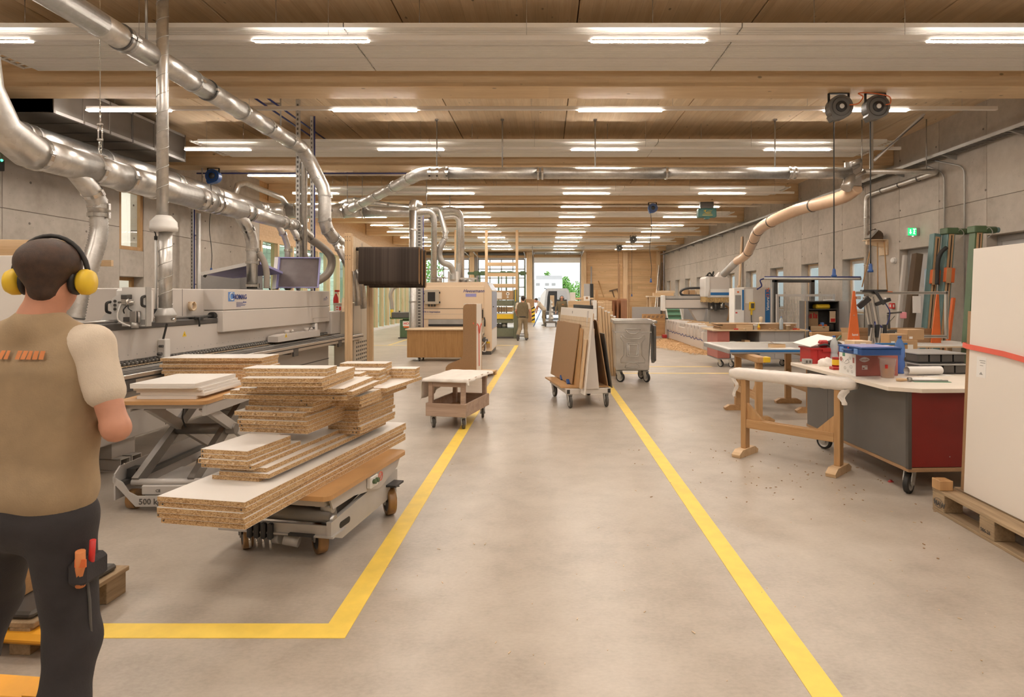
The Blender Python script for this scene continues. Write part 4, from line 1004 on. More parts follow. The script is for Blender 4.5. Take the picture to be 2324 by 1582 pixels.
for k in range(4):
    x = -.17 + k * .048
    pn = part('locking_pin', MB().cyl((x, -.475, .125), (x, -.468, .06), .008, 8), M['chrome'], t)
    part('grip', MB().rbox(x - .017, x + .017, -.49, -.455, .125, .225, .008), M['blackplastic'], pn)
part('pump_cylinder', MB().cyl((.05, -.44, .12), (.14, -.42, .10), .035, 12).cyl((-.05, -.40, .11), (.0, -.40, .11), .04, 12), M['trolleygrey'], t)
cb = part('control_box', MB().rbox(.396, .43, -.03, .08, .325, .405, .006), M['white'], t)
for y in (.005, .045): part('button', MB().cyl((.43, y, .37), (.452, y, .372), .016, 12), M['green'], cb, 'green push button')
part('warning_sign', MB().ring((.431, .115, .375), (1, 0, 0), .028, .003, .004, 16).bar((.432, .1, .36), (.432, .13, .39), .006, .002), M['strap'], t)
caster(t, .20, -.30, .104, .06, .157, .8); caster(t, -.31, -.32, .104, .06, .157, .75); caster(t, .34, .43, .104, .06, .215, .7, plate='blackplastic'); caster(t, -.33, .41, .098, .062, .2, .3)
part('brake_pedal', MB().box(.26, .46, .30, .44, .236, .25).bar((.36, .37, .22), (.34, .41, .2), .05, .02), M['blackplastic'], t); part('brake_pedal', MB().box(.1, .27, -.48, -.4, .158, .172), M['blackplastic'], t); part('brake_pedal', MB().box(-.42, -.24, -.44, -.36, .158, .172), M['blackplastic'], t)
GR = 'chipboard panels stacked on the lowered trolley'
T = .0288; bs = (O1[0], O1[1], .447); up = lambda z: (O1[0], O1[1], z)
z = pile('the long bottom stack on the low trolley', bs, A1, [(.03, -.115, .50, 2.0, T, 0, 'h-.47'), (.02, -.12, .52, 2.0, T, 0, 'h-.485'), (.015, -.125, .51, 2.0, T, .004), (.026, -.118, .52, 2.0, T, 0, 'h-.45,h.45'), (.026, -.125, .52, 2.0, T, 0)], GR)
U = .0262
z2 = pile('the narrow near stack lying on the long boards', up(z), A1, [(-.02, -.1, .30, 1.42, U, .01), (.05, -.08, .32, 1.48, U, 0), (.03, .0, .30, 1.6, U, 0, 'h-.4'), (-.035, -.24, .33, 1.23, U, .004, 'h-.42,h.45'), (-.045, -.62, .32, .50, U, -.012, 'd-.28,d.25,h-.46'), (-.045, -.66, .30, .40, U, -.012, 'd-.28,d.25,h-.46'), (-.045, -.66, .30, .40, U, -.010, 'h-.46')], GR)
V = .0268
zA = pile('the dowelled block above the narrow near stack', up(z2), A1, [(-.05, -.17, .47, .50, V, .03, 'd-.25,d.05,d.3,h-.46'), (-.05, -.175, .475, .50, V, .03, 'h-.46'), (-.05, -.18, .475, .52, V, .03, 'd-.22,d.07,d.32,h-.46'), (-.055, -.17, .48, .50, V, .03, 'h-.46'), (-.07, -.18, .48, .52, V, .035, 'd-.2,d.1,d.34')], GR)
zB = pile('the set-back block under the wide overhanging boards', up(zA), A1, [(-.03, -.16, .46, .48, V, .03, 'd-.25,d.02,d.3'), (-.025, -.15, .45, .46, V, .03, 'h.4'), (-.02, -.16, .44, .46, V, .03, 'd-.24,d.03,h.33')], GR)
zC = pile('the wide boards overhanging to both sides', up(zB), A1, [(.015, -.19, .80, .50, V, .12, 'h.4'), (.05, -.17, .80, .50, V, .12)], GR)
zD = pile('the square boards jutting towards the aisle corner', up(zC), A1, [(.09, -.21, .66, .56, V, .14), (.13, -.30, .40, .56, V, .17), (.10, -.33, .49, .58, V, .17), (.105, -.33, .485, .60, V, .17)], GR)
pile('the short strips lying on top of everything', up(zD), A1, [(.12, -.47, .50, .16, .024, .17), (.11, -.465, .52, .17, .024, .16)], GR)
F = .0276
zF = pile('the far right tower of narrow boards', up(z + .079), A1, [(.16 + BRND.uniform(-.012, .012), .36 + BRND.uniform(-.01, .01), .25, .58, F, BRND.uniform(-.01, .01), 'h.4,h.3' if i in (0, 1) else '') for i in range(8)], GR)
zF2 = pile('the short boards crowning the far right tower', up(zF), A1, [(.2, .08, .36, .34, F, .04), (.19, .04, .40, .36, F, .05), (.22, .02, .36, .34, F, .05)], GR)
wpile = lambda desc, X, Y, z, rows: pile(desc, (X, Y, z), -.03, rows, GR)
h0 = zF2
wpile('the nearest small block on the far right tower', -1.50, 4.49, h0, [(-.0, 0, .34, .16, U), (.02, .01, .34, .16, U), (.01, .0, .33, .15, U), (-.005, -.005, .325, .15, U)])
wpile('the middle small block on the far right tower', -1.49, 4.71, h0, [(.03, 0, .43, .17, U), (.02, .0, .44, .16, U), (.0, .0, .45, .16, U), (.01, .0, .46, .16, U)])
wpile('the rearmost small block on the far right tower', -1.45, 4.93, h0, [(.02, 0, .36, .17, U), (.0, .0, .37, .16, U), (.01, .0, .37, .16, U), (.0, .0, .37, .17, U), (.0, .0, .37, .17, U)])
wpile('the little outlying block at the far end', -1.17, 5.02, h0, [(0, 0, .24, .15, U), (.0, .0, .23, .15, U), (0.01, 0, .22, .15, U)])
pile('the long shelf of boards under the small blocks', up(zF), A1, [(.19, .52, .30, .5, F), (.2, .52, .3, .5, F), (.24, .56, .36, .66, F)], GR)
# ---- raised scissor lift trolley behind it
t = thing('lift_trolley', 'grey scissor lift trolley raised high, marked 500, loaded with white boards', 'trolley', (-2.92, 4.62, 0), .02)
part('tabletop', MB().prism(rrect(-.36, .34, .0, 1.55, .05), .822, .85), M['mdf_light'], t, 'brown fibreboard top', .004)
part('top_frame', MB().box(-.3, -.26, .05, 1.4, .76, .821).box(.30, .325, .02, 1.4, .735, .821).box(-.3, .3, .05, .08, .785, .821).box(-.3, .3, 1.36, 1.4, .76, .821), M['trolleygrey'], t)
for s_ in (-.22, .2):
    part('scissor_arm', MB().bar((s_, .06, .22), (s_, 1.05, .80), .05, .085), M['trolleydark'], t)
    part('scissor_arm', MB().bar((s_ + .06, 1.1, .24), (s_ + .06, .1, .80), .04, .075), M['trolleygrey'], t)
part('cross_tube', MB().cyl((-.2, .56, .52), (.3, .56, .52), .045, 16), M['trolleydark'], t); part('axle', MB().cyl((-.25, .06, .22), (.3, .06, .22), .026, 12), M['trolleygrey'], t)
part('chassis', MB().prism([(-.36, .28), (-.36, .235), (-.19, .05), (.34, .05), (.34, .13), (-.18, .13), (-.24, .16), (-.29, .235)][::-1], -.012, .0, XZY), M['trolleygrey'], t)
part('side_plate', MB().prism([(0, .10), (0, .3), (.06, .345), (1.2, .345), (1.2, .10)], -.352, -.34, YZX), M['trolleygrey'], t); part('side_plate', MB().prism([(0, .10), (0, .2), (1.2, .26), (1.2, .10)], .31, .322, YZX), M['trolleygrey'], t)
part('power_pack', MB().rbox(-.16, .32, .02, .55, .13, .205, .008), M['trolleygrey'], t); part('roller_rail', MB().box(-.335, -.29, .02, 1.18, .20, .235), M['darksteel'], t)
part('hydraulic_block', MB().box(-.32, -.25, .1, .2, .24, .31), M['black'], t); part('cable', MB().tube(spline([(-.02, .3, .82), (.0, .3, .74), (-.02, .32, .66), (-.01, .35, .58)], 6), .006, 6), M['black'], t)
for x, y in ((-.27, .12), (.25, .12), (-.27, 1.1), (.25, 1.1)): part('wheel', MB().cyl((x - .03, y, .075), (x + .03, y, .075), .075, 18), M['pu'], t)
def text(s, size, M4, mat, parent, name='lettering', ext=.0012, bold=0.0, label=None, align='LEFT', shear=0.0):
    cu = bpy.data.curves.new(name, 'FONT'); cu.body = s; cu.size = size; cu.extrude = ext; cu.align_x = align; cu.resolution_u = 2; cu.offset = bold; cu.shear = shear
    tmp = bpy.data.objects.new(name, cu); me = bpy.data.meshes.new_from_object(tmp); bpy.data.objects.remove(tmp)
    me.materials.clear(); me.materials.append(mat)
    o = bpy.data.objects.new(name, me); COL.objects.link(o); o.parent = parent; o.matrix_local = M4; o['kind'] = 'stuff'
    if label: o['label'] = label
    return o
def facing(x, y, z, ang=0.0):
    """Upright text frame facing the camera side (-y), turned by ang about z."""
    return Matrix.Translation((x, y, z)) @ Matrix.Rotation(ang, 4, 'Z') @ Matrix.Rotation(PI / 2, 4, 'X')
text('500 kg', .062, facing(-.165, -.002, .068), M['darksteel'], t, bold=.0008)
text('CE', .03, facing(-.05, .017, .155), M['darksteel'], t)
GW = 'boards on the raised trolley'
pile('the white stack at the front of the raised trolley', (-2.92, 5.0, .85), .01, [(-.02, 0, .46, .56, .024), (.02, .02, .50, .58, .022), (.0, .02, .52, .58, .02), (-.01, .0, .52, .58, .022), (-.02, -.02, .50, .62, .012), (-.02, -.02, .50, .62, .024)], GW, 'board', 'lam', 'white-edged board')
pile('the brown-edged stack at the back of the raised trolley', (-3.17, 5.96, .85), .01, [(0, 0, .92, .36, .03), (.02, 0, .94, .36, .03), (0, .0, .95, .36, .03), (.01, .01, .96, .36, .03), (-.01, .0, .96, .38, .03), (.0, .01, .94, .36, .03), (.0, 0, .95, .40, .03)], GW, 'board', 'chip', 'brown-edged panel')
# ================================================================ MACHINES ON THE GLASS-WALL SIDE
AM = -math.atan(.053)
def facex(x, y, z, s=1):
    """Text frame lying on a face that looks along +x (s=1)."""
    return Matrix(((0, 0, s, x), (s, 0, 0, y), (0, 1, 0, z), (0, 0, 0, 1)))
t = thing('edge_banding_machine', 'long light grey edge banding machine with hood and roller line', 'machine', (-4.3, 0, 0), AM)
MG, MG2 = M['machine'], M['machine2']
part('back_body', MB().rbox(-1.05, -.25, 6.35, 10.5, .95, 1.735, .01), MG, t); part('body_joint', MB().box(-.2505, -.249, 7.0, 7.006, 1.36, 1.73), M['darksteel'], t)
part('hood_upper', MB().rbox(-.9, 0, 7.4, 10.57, 1.478, 1.735, .008), MG, t); part('hood_lower', MB().rbox(-.9, 0, 7.4, 10.57, 1.21, 1.472, .008), MG, t)
part('hood_core', MB().box(-.88, -.012, 7.42, 10.55, 1.46, 1.49), M['darksteel'], t)
part('hood_step', MB().box(-.002, .002, 9.9, 10.5, 1.285, 1.289).box(-.002, .002, 9.9, 9.904, 1.21, 1.285), M['greymid'], t)
part('pressure_beam', MB().rbox(-.42, -.08, 4.9, 10.75, 1.02, 1.325, .006), MG, t)
part('dark_rail', MB().rbox(-.40, -.07, 4.9, 7.4, 1.325, 1.385, .006), M['darksteel'], t, 'dark band along the beam')
part('guide_rod', MB().cyl((-.12, 4.9, 1.41), (-.12, 7.4, 1.41), .016, 10), M['steel'], t); part('rod_socket', MB().cyl((-.12, 7.34, 1.41), (-.12, 7.4, 1.41), .045, 16), M['black'], t)
part('rod_carrier', MB().box(-.14, -.06, 6.95, 7.1, 1.375, 1.405), M['black'], t)
rm_ = MB().lathe([(.009, -.03), (.0235, -.03), (.0235, .03), (.017, .03), (.017, .022), (.009, .022)], 12, Matrix.Rotation(PI / 2, 4, 'Y')).mesh('pressure_roller', M['darksteel'])
arm_ = MB().bar((-.03, 0, .0), (-.03, .028, .045), .012, .014).cyl((.0, 0, 0), (.036, 0, 0), .006, 6).mesh('roller_arm', M['galvdull'])
mb = MB(); y = 5.1
while y < 10.6:
    o = part('pressure_roller', rm_, None, t); o.location = (-.075, y, 1.0); o2 = part('roller_arm', arm_, None, t); o2.location = (-.075, y, 1.0); y += .057
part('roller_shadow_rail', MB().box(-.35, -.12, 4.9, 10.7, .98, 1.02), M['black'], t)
part('work_ledge', MB().box(-.12, -.02, 4.9, 10.7, .955, .972), M['ply'], t, 'pale wooden strip on the conveyor'); part('chain_track', MB().box(-.02, .05, 4.9, 10.7, .93, .965), M['galvdull'], t)
mb = MB(); y = 4.95
while y < 10.6: mb.box(.0, .03, y, y + .03, .965, .972); y += .058
part('chain_pads', mb, M['black'], t, stuff=True)
part('table_rail', MB().box(.05, .16, 4.6, 11.3, .885, .945), M['steel'], t); part('rail_groove', MB().box(.07, .09, 4.6, 11.3, .945, .9465).box(.16, .1615, 4.6, 11.3, .905, .92), M['black'], t)
part('support_rail', MB().rbox(.22, .32, 4.6, 11.35, .86, .95, .004), M['alu'], t); part('rail_groove', MB().box(.25, .29, 4.6, 11.35, .95, .9515).box(.32, .3215, 4.6, 11.35, .90, .915), M['black'], t)
for y in (5.4, 7.0, 8.6, 10.2): part('rail_bracket', MB().box(-.02, .24, y, y + .06, .82, .862).box(.30, .325, y - .04, y + .1, .80, .9), M['darksteel'], t)
part('lower_body', MB().rbox(-.95, -.03, 4.4, 10.6, .27, .93, .01), MG2, t); part('trim_groove', MB().box(-.031, -.027, 4.4, 10.6, .56, .575), M['darksteel'], t)
part('body_joint', MB().box(-.031, -.027, 8.6, 8.606, .3, .9).box(-.031, -.027, 6.4, 6.406, .3, .9), M['darksteel'], t)
for y in (5.75, 8.2, 10.1):
    part('foot', MB().box(-.5, -.1, y, y + .3, .1, .27).box(-.55, .02, y - .05, y + .32, 0, .012), MG2, t)
    f = MB()
    for yy in (y - .02, y + .13): f.box(-.55, .0, yy, yy + .008, .012, .11).box(-.55, .0, yy + .12, yy + .128, .012, .11).box(-.55, .0, yy, yy + .128, .102, .11)
    part('foot_channel', f, MG2, t)
    part('levelling_bolt', MB().cyl((.0, y + .02, 0), (.0, y + .02, .07), .01, 8).cyl((.0, y + .25, 0), (.0, y + .25, .07), .01, 8), M['chrome'], t)
part('outfeed_block', MB().rbox(-.35, .02, 10.6, 11.02, .98, 1.38, .012), MG, t); part('outfeed_base', MB().box(-.3, .1, 10.6, 11.1, .93, .97), MG2, t)
part('push_handle', MB().cyl((.02, 11.02, 1.18), (.02, 11.1, 1.18), .012, 8).box(-.0, .06, 11.1, 11.12, 1.165, 1.195), M['chrome'], t)
part('edge_guard', MB().prism([(8.55, 1.0), (9.95, 1.0), (9.95, 1.1), (8.75, 1.1), (8.55, 1.08)], -.05, .1, YZX), MG, t, 'white guard box on the rail')
for y in (8.95, 9.6): part('guard_knob', MB().cyl((.03, y, 1.1), (.03, y, 1.15), .035, 14).cyl((.05, y + .08, 1.12), (.09, y + .08, 1.14), .015, 8), MG, t)
for y in (6.35, 10.0):
    part('lever_holder', MB().rbox(-.085, -.0, y, y + .09, 1.0, 1.2, .008), M['white'], t); part('lever', MB().bar((-.04, y + .03, 1.2), (-.02, y + .06, 1.36), .012, .018), M['black'], t)
    part('lever_bolt', MB().cyl((-.04, y - .05, 1.05), (-.0, y - .05, 1.05), .018, 10).cyl((-.04, y - .03, 1.13), (.0, y - .03, 1.13), .014, 10), M['darksteel'], t)
part('bent_hook', MB().tube([(-.2, 7.0, 1.405), (-.045, 7.0, 1.40), (-.045, 7.0, 1.3)], .01, 8), M['black'], t)
for y, z in ((6.75, 1.2), (8.75, 1.055)):
    o = part('warning_triangle', MB().prism([(y, z), (y + .07, z), (y + .035, z + .06)], -.0795 if y < 8 else .1005, -.078 if y < 8 else .102, YZX), M['yellow'], t, 'yellow warning triangle')
    part('sign_mark', MB().prism([(y + .03, z + .012), (y + .04, z + .012), (y + .036, z + .042)], -.0785 if y < 8 else .1015, -.0775 if y < 8 else .1025, YZX), M['black'], o)
mb = MB()
for k in range(44): mb.cyl((-.081, 5.2 + k * .122, 1.075), (-.079, 5.2 + k * .122, 1.075), .006, 6)
part('screw_heads', mb, M['steel'], t, stuff=True)
# maker's sign on the hood
lg = part('sign_square', MB().box(.0005, .002, 7.50, 7.635, 1.585, 1.70), M['lightblue'], t, 'light blue logo square')
ar = MB(); pts = [(7.572 + .044 * math.cos(a), 1.645 + .044 * math.sin(a)) for a in [math.radians(40 + 280 * i / 14) for i in range(15)]]
ar.tube([(.003, p[0], p[1]) for p in pts], .006, 5); part('sign_ring', ar, M['white'], lg)
text('HOMAG', .085, facex(.006, 7.595, 1.612), M['navy'], t, 'sign_lettering', bold=.0012)
mb = MB()
for k, (a, b) in enumerate(((7.68, 7.86), (7.68, 7.83), (7.68, 7.9), (7.68, 7.88), (7.68, 7.78))): mb.box(.0005, .0015, a, b, 1.565 - k * .013, 1.571 - k * .013)
mb.box(.0005, .0015, 7.84, 7.855, 1.56, 1.585).box(.0005, .0015, 7.865, 7.91, 1.565, 1.578).box(.0005, .0015, 10.32, 10.5, 1.61, 1.615).box(.0005, .0015, 10.32, 10.46, 1.595, 1.6).box(.0005, .0015, 10.42, 10.45, 1.62, 1.64).box(.0005, .0015, 10.32, 10.44, 1.58, 1.585)
part('small_print', mb, M['navy'], t, stuff=True)
# open tinted covers on top
part('tinted_cover', MB().prism([(0, 0), (.62, 0), (.62, .5), (0, .5)], 0, .012, Matrix.Translation((-.43, 9.62, 1.78)) @ Matrix.Rotation(.12, 4, 'Z') @ Matrix.Rotation(PI / 2 - .22, 4, 'X')), M['greybrown'], t)
Mc = Matrix.Translation((-.43, 9.60, 1.78)) @ Matrix.Rotation(.12, 4, 'Z') @ Matrix.Rotation(PI / 2 - .22, 4, 'X')
part('cover_frame', MB().box(-.08, 0, -.02, .5, -.03, .03, Mc).box(0, .62, .485, .5, -.01, .02, Mc).box(.61, .63, 0, .5, -.01, .02, Mc).box(0, .62, 0, .012, -.01, .02, Mc), M['lilac'], t); part('cover_edge', MB().box(-.075, -.02, -.03, .49, .03, .045, Mc), M['white'], t)
a_, b_, c_, d_ = [Vector(p) for p in ((-1.16, 8.85, 1.965), (-.35, 8.85, 2.13), (-.35, 9.6, 2.0), (-1.16, 9.6, 1.93))]
mb = MB(); n_ = Vector((0, 0, .035)); mb.add([a_, b_, c_, d_, a_ + n_, b_ + n_, c_ + n_, d_ + n_], [(3, 2, 1, 0), (4, 5, 6, 7), (0, 1, 5, 4), (1, 2, 6, 5), (2, 3, 7, 6), (3, 0, 4, 7)])
part('tinted_cover', mb, M['lilac'], t); part('cover_frame', MB().bar(a_ + n_ / 2 - Vector((.03, .012, .008)), b_ + n_ / 2 - Vector((0, .012, 0)), .03, .05), M['white'], t)
part('gas_strut', MB().cyl((-.4, 9.3, 1.735), (-.5, 9.3, 2.06), .012, 8), M['black'], t); part('cover_catch', MB().cyl((-1.15, 8.84, 1.93), (-1.13, 8.84, 1.96), .02, 8), M['black'], t)
part('back_cabinet', MB().box(-1.75, -1.1, 9.7, 10.4, 0, 2.02), M['greymid'], t)
# infeed milling head, plate facing the aisle end
hd = Matrix.Translation((0, 5.85, 0))
part('head_plate', MB().prism([(-.19, 1.36), (.17, 1.36), (.17, 1.735), (-.07, 1.735), (-.07, 1.69), (-.165, 1.63), (-.19, 1.58)], -5.87, -5.84, XZY), M['white'], t)
part('head_body', MB().rbox(-.17, .10, 5.875, 6.05, 1.38, 1.72, .02), M['white'], t); part('head_edge', MB().box(.17, .182, 5.83, 5.9, 1.36, 1.735), M['galvdull'], t)
part('end_gusset', MB().prism([(-.36, 1.36), (-.2, 1.36), (-.2, 1.5), (-.24, 1.5)], -5.9, -5.87, XZY), M['white'], t)
def grip(x, z0, z1): return MB().tube(bend([(x, 5.84, z0), (x, 5.79, z0 + .01), (x, 5.79, z1 - .01), (x, 5.84, z1)], .02, 3), .013, 8)
part('grip', grip(-.185, 1.49, 1.595), M['black'], t); part('grip', grip(.165, 1.55, 1.65), M['black'], t)
for k in range(3): part('round_port', MB().cyl((-.135, 5.838, 1.525 + k * .038), (-.135, 5.83, 1.525 + k * .038), .014, 14), M['darksteel'], t)
part('motor', MB().rbox(-.03, .035, 5.77, 5.84, 1.62, 1.665, .005), M['darksteel'], t); part('valve_block', MB().box(-.04, .045, 5.79, 5.84, 1.575, 1.62).cyl((-.07, 5.8, 1.59), (.08, 5.8, 1.59), .012, 8).cyl((.02, 5.79, 1.56), (.02, 5.79, 1.63), .016, 8), M['chrome'], t)
part('air_hose', MB().tube(spline([(-.05, 5.8, 1.58), (-.06, 5.77, 1.48), (-.05, 5.77, 1.42), (.0, 5.78, 1.385), (.06, 5.78, 1.365)], 5), .008, 6), M['white'], t); part('air_hose', MB().tube(spline([(.02, 5.79, 1.56), (.0, 5.77, 1.52), (.0, 5.78, 1.485)], 5), .006, 6).tube(spline([(.03, 5.79, 1.56), (.05, 5.77, 1.53), (.09, 5.78, 1.5)], 5), .005, 6), M['black'], t)
part('gear_motor', MB().rbox(.055, .12, 5.77, 5.84, 1.40, 1.51, .006).cyl((.13, 5.8, 1.39), (.13, 5.8, 1.5), .012, 8), M['steel'], t); part('terminal_box', MB().rbox(-.03, .04, 5.8, 5.84, 1.405, 1.45, .004), M['darksteel'], t)
part('vent_grid', MB().box(.125, .16, 5.836, 5.84, 1.375, 1.425), M['greymid'], t); part('motor_foot', MB().cyl((.09, 5.8, 1.345), (.09, 5.8, 1.4), .03, 12), M['galvdull'], t)
part('pump', MB().cyl((-.33, 6.3, 1.36), (-.33, 6.3, 1.47), .05, 12).cyl((-.33, 6.3, 1.47), (-.33, 6.3, 1.49), .06, 12), M['green'], t)
# roll of edging hung on the body
tr = solo('edging_roll', MB().lathe([(.04, -.02), (.055, -.02), (.055, .02), (.04, .02), (.04, -.02)], 26, Matrix.Rotation(PI / 2, 4, 'Y'), caps=False), M['ply'], 'ring of pale edging tape hung on the grey machine body', 'tape roll', (-4.13, 7.12, 1.53), AM)
part('peg', MB().cyl((-.05, 0, .045), (.03, 0, .045), .008, 8), M['beech'], tr)
# ---- beige control cabinet at the end of the bander
t = thing('control_cabinet', 'beige control cabinet with vent slots at the end of the grey machine', 'cabinet', (-3.64, 11.5, 0))
part('cabinet_body', MB().rbox(-.18, .18, -.5, .5, .06, 1.52, .008), M['beige'], t); part('plinth', MB().box(-.17, .17, -.48, .48, 0, .06), M['darksteel'], t)
part('cabinet_lid', MB().rbox(-.19, .19, -.52, .52, 1.49, 1.525, .004), M['beige'], t); part('door_gap', MB().box(.1795, .181, -.06, -.052, .1, 1.48), M['darksteel'], t)
mb = MB()
for r in range(7):
    for c in range(6): mb.box(.18, .1815, -.36 + c * .115, -.36 + c * .115 + .07, .32 + r * .075, .32 + r * .075 + .035)
part('vent_slots', mb, M['darksteel'], t, stuff=True)
lb = part('notice', MB().box(-.15, .12, -.5025, -.5005, 1.38, 1.48), M['white'], t, 'white notice with red symbols')
mb = MB().box(-.14, -.10, -.504, -.503, 1.40, 1.415).box(-.14, -.10, -.504, -.503, 1.44, 1.46).box(-.085, -.05, -.504, -.503, 1.39, 1.46).box(.0, .02, -.504, -.503, 1.39, 1.4)
mb.tube([(.05 + .045 * math.cos(a), -.503, 1.45 + .018 * math.sin(a)) for a in [2 * PI * i / 14 for i in range(13)]], .005, 5).box(.01, .06, -.504, -.503, 1.395, 1.402)
part('red_symbols', mb, M['redbright'], lb); part('black_symbols', MB().box(-.035, -.02, -.504, -.503, 1.42, 1.465).box(-.01, .005, -.504, -.503, 1.42, 1.465), M['black'], lb)
def bottle(name, label, loc, prof, mat, extra=(), n=20, cat='bottle', rz=0):
    t = thing(name, label, cat, loc, rz); part('bottle_body', MB().lathe(prof, n), M[mat], t)
    for nm, m, mt in extra: part(nm, m, M[mt], t)
    return t
bottle('spray_bottle', 'red and white trigger spray bottle standing on the beige cabinet', (-3.80, 11.05, 1.525), [(0, 0), (.045, 0), (.048, .02), (.046, .09), (.03, .13), (.016, .16), (.016, .175)], 'redbright', [('neck', MB().cyl((0, 0, .17), (0, 0, .20), .018, 10), 'white'), ('trigger_head', MB().rbox(-.02, .065, -.015, .015, .2, .235, .005).bar((.03, 0, .2), (.045, 0, .155), .012, .01), 'redbright')])
# ---- timber frame that stores sanding belts
t = thing('belt_rack', 'pale timber post frame with black poles for hanging sanding belts', 'rack', (-3.14, 9.8, 0))
for x in (-.05, .0): part('post', MB().rbox(x - .024, x + .024, -.05, .05, 0, 2.66, .004), M['pine'], t)
for x in (-.01, .04): part('post', MB().rbox(x - .024, x + .024, 1.02, 1.12, 0, 1.85 if x < 0 else 2.5, .004), M['pine'], t)
part('bracket_board', MB().prism([(-.0, 2.62), (-.0, 2.05), (1.2, 2.3), (1.2, 2.52)][::-1], .026, .05, YZX), M['ply'], t)
mb = MB()
for z in (2.6, 2.54, 2.3, 2.24): 
    for x in (-.06, -.03, .01): mb.cyl((x, -.051, z), (x, -.054, z), .007, 6)
part('screw_heads', mb, M['darksteel'], t, stuff=True)
part('foot_block', MB().box(-.1, .06, -.06, 1.13, 0, .06), M['pine_y'], t); part('pad', MB().box(-.12, -.075, -.05, .05, 1.4, 1.62), M['ply'], t)
for k, y in enumerate((.16, .5, .84)): part('pole', MB().cyl((.03, y, 2.42), (.98, y, 2.42), .03, 12), M['blackplastic'], t)
bt = []
def belt_mesh(w, h, r):
    loop = [(r * math.cos(a), h - r + r * math.sin(a)) for a in [PI * i / 8 for i in range(9)]] + [(-r * 1.2, h * .5)] + [(r * 1.25 * math.cos(a), r * 1.2 + r * 1.2 * math.sin(a)) for a in [PI + PI * i / 10 for i in range(11)]] + [(r * 1.2, h * .5)]
    n = len(loop); inn = [(p[0] * .93, p[1] + (.003 if p[1] < h / 2 else -.003)) for p in loop]; mb = MB(); vs = []
    for x in (0, w): vs += [(x, p[0], p[1]) for p in loop]
    for x in (0, w): vs += [(x, p[0], p[1]) for p in inn]
    mb.mat(0).add(vs, [(i, (i + 1) % n, n + (i + 1) % n, n + i) for i in range(n)], True).mat(1)
    mb.add(vs, [(2 * n + i, 3 * n + i, 3 * n + (i + 1) % n, 2 * n + (i + 1) % n) for i in range(n)] + [(n + i, n + (i + 1) % n, 3 * n + (i + 1) % n, 3 * n + i) for i in range(n)])
    return mb.mesh('sanding_belt', [M['belt'], M['cardboard']])
for k, (y, h, x0) in enumerate(((.16, .61, .10), (.5, .63, .08), (.84, .66, .07))):
    o = bpy.data.objects.new('sanding_belt', belt_mesh(.98, h, .055)); COL.objects.link(o); o.location = (-3.14 + x0, 9.8 + y, 2.455 - h)
    tag(o, 'wide dark sanding belt loop, %s on the timber rack counted from the lift trolleys' % ORD[k], 'sanding belt', 'sanding belts on the timber rack')
# ---- cream wide belt sander
t = thing('wide_belt_sander', 'big cream wide belt sanding machine with pale blue side door', 'machine', (-2.5, 17.1, 0))
CR = M['cream']
part('housing', MB().prism([(-1.02, .1), (-1.02, 2.03), (.86, 2.05), (1.0, 1.81), (1.0, .1)][::-1], -1.75, 0, XZY), CR, t, None, .01)
part('plinth', MB().box(-1.0, .98, .03, 1.7, 0, .1), M['darksteel'], t)
part('front_panel', MB().rbox(-1.0, .78, -.025, -.001, 1.3, 1.93, .008), CR, t); part('lower_panel', MB().rbox(-1.0, .62, -.02, -.001, 1.0, 1.285, .006), CR, t)
part('panel_groove', MB().box(-1.0, .62, -.022, -.018, 1.14, 1.145).box(-1.0, .62, -.002, .0, 1.287, 1.297), M['greymid'], t)
part('feed_slot', MB().box(-.78, .62, -.012, .0, .80, .995), M['galvdull'], t); part('slot_dark', MB().box(-.78, .62, -.016, -.012, .80, .86), M['black'], t)
part('side_door', MB().prism([(.06, .72), (1.68, .72), (1.68, 1.79), (.06, 1.79)], 1.0, 1.012, YZX), M['palebluemachine'], t, 'pale blue side door'); part('side_panel', MB().prism([(.06, .14), (1.68, .14), (1.68, .69), (.06, .69)], 1.0, 1.012, YZX), M['white'], t); part('door_handle', MB().box(1.012, 1.04, .2, .3, 1.33, 1.36), M['darksteel'], t)
part('chamfer_panel', MB().add([(.87, -.0, 2.045), (1.005, 0, 1.815), (1.005, 1.75, 1.815), (.87, 1.75, 2.045)], [(0, 1, 2, 3)]), M['palebluemachine'], t)
bx = part('switch_box', MB().rbox(-.86, -.46, -.16, -.025, 1.42, 1.83, .012), M['beige'], t, 'grey-green switch box'); part('window', MB().box(-.77, -.56, -.163, -.16, 1.5, 1.76), M['black'], bx); part('latch', MB().box(-.88, -.86, -.14, -.1, 1.7, 1.73).box(-.88, -.86, -.14, -.1, 1.48, 1.51).box(-.46, -.43, -.14, -.08, 1.72, 1.77).box(-.46, -.43, -.14, -.08, 1.45, 1.5), M['black'], bx)
for k in range(3): part('cable_gland', MB().cyl((-.75 + k * .08, -.08, 1.36), (-.75 + k * .08, -.08, 1.42), .025, 10), M['darksteel'], t)
text('Heesemann', .125, facing(.2, -.027, 1.755), M['navy'], t, 'maker_lettering', shear=.3, bold=.002)
part('type_plate', MB().box(.27, .57, -.028, -.026, 1.63, 1.72), M['lilac'], t, 'blue type plate'); text('MFA 6 Impression', .07, facing(-.96, -.023, 1.185), M['navy'], t, 'type_lettering', bold=.0012)
part('arrow_sign', MB().tube([(-.95, -.027, 1.76), (-.98, -.027, 1.77), (-.95, -.027, 1.78), (-.89, -.027, 1.78), (-.89, -.027, 1.76), (-.95, -.027, 1.76)], .004, 5), M['lightblue'], t)
part('power_unit', MB().box(.64, .76, -.1, 0, 1.03, 1.27), M['black'], t); part('warning_triangle', MB().prism([(.66, 1.12), (.72, 1.12), (.69, 1.17)], .1, .102, XZY), M['yellow'], t)
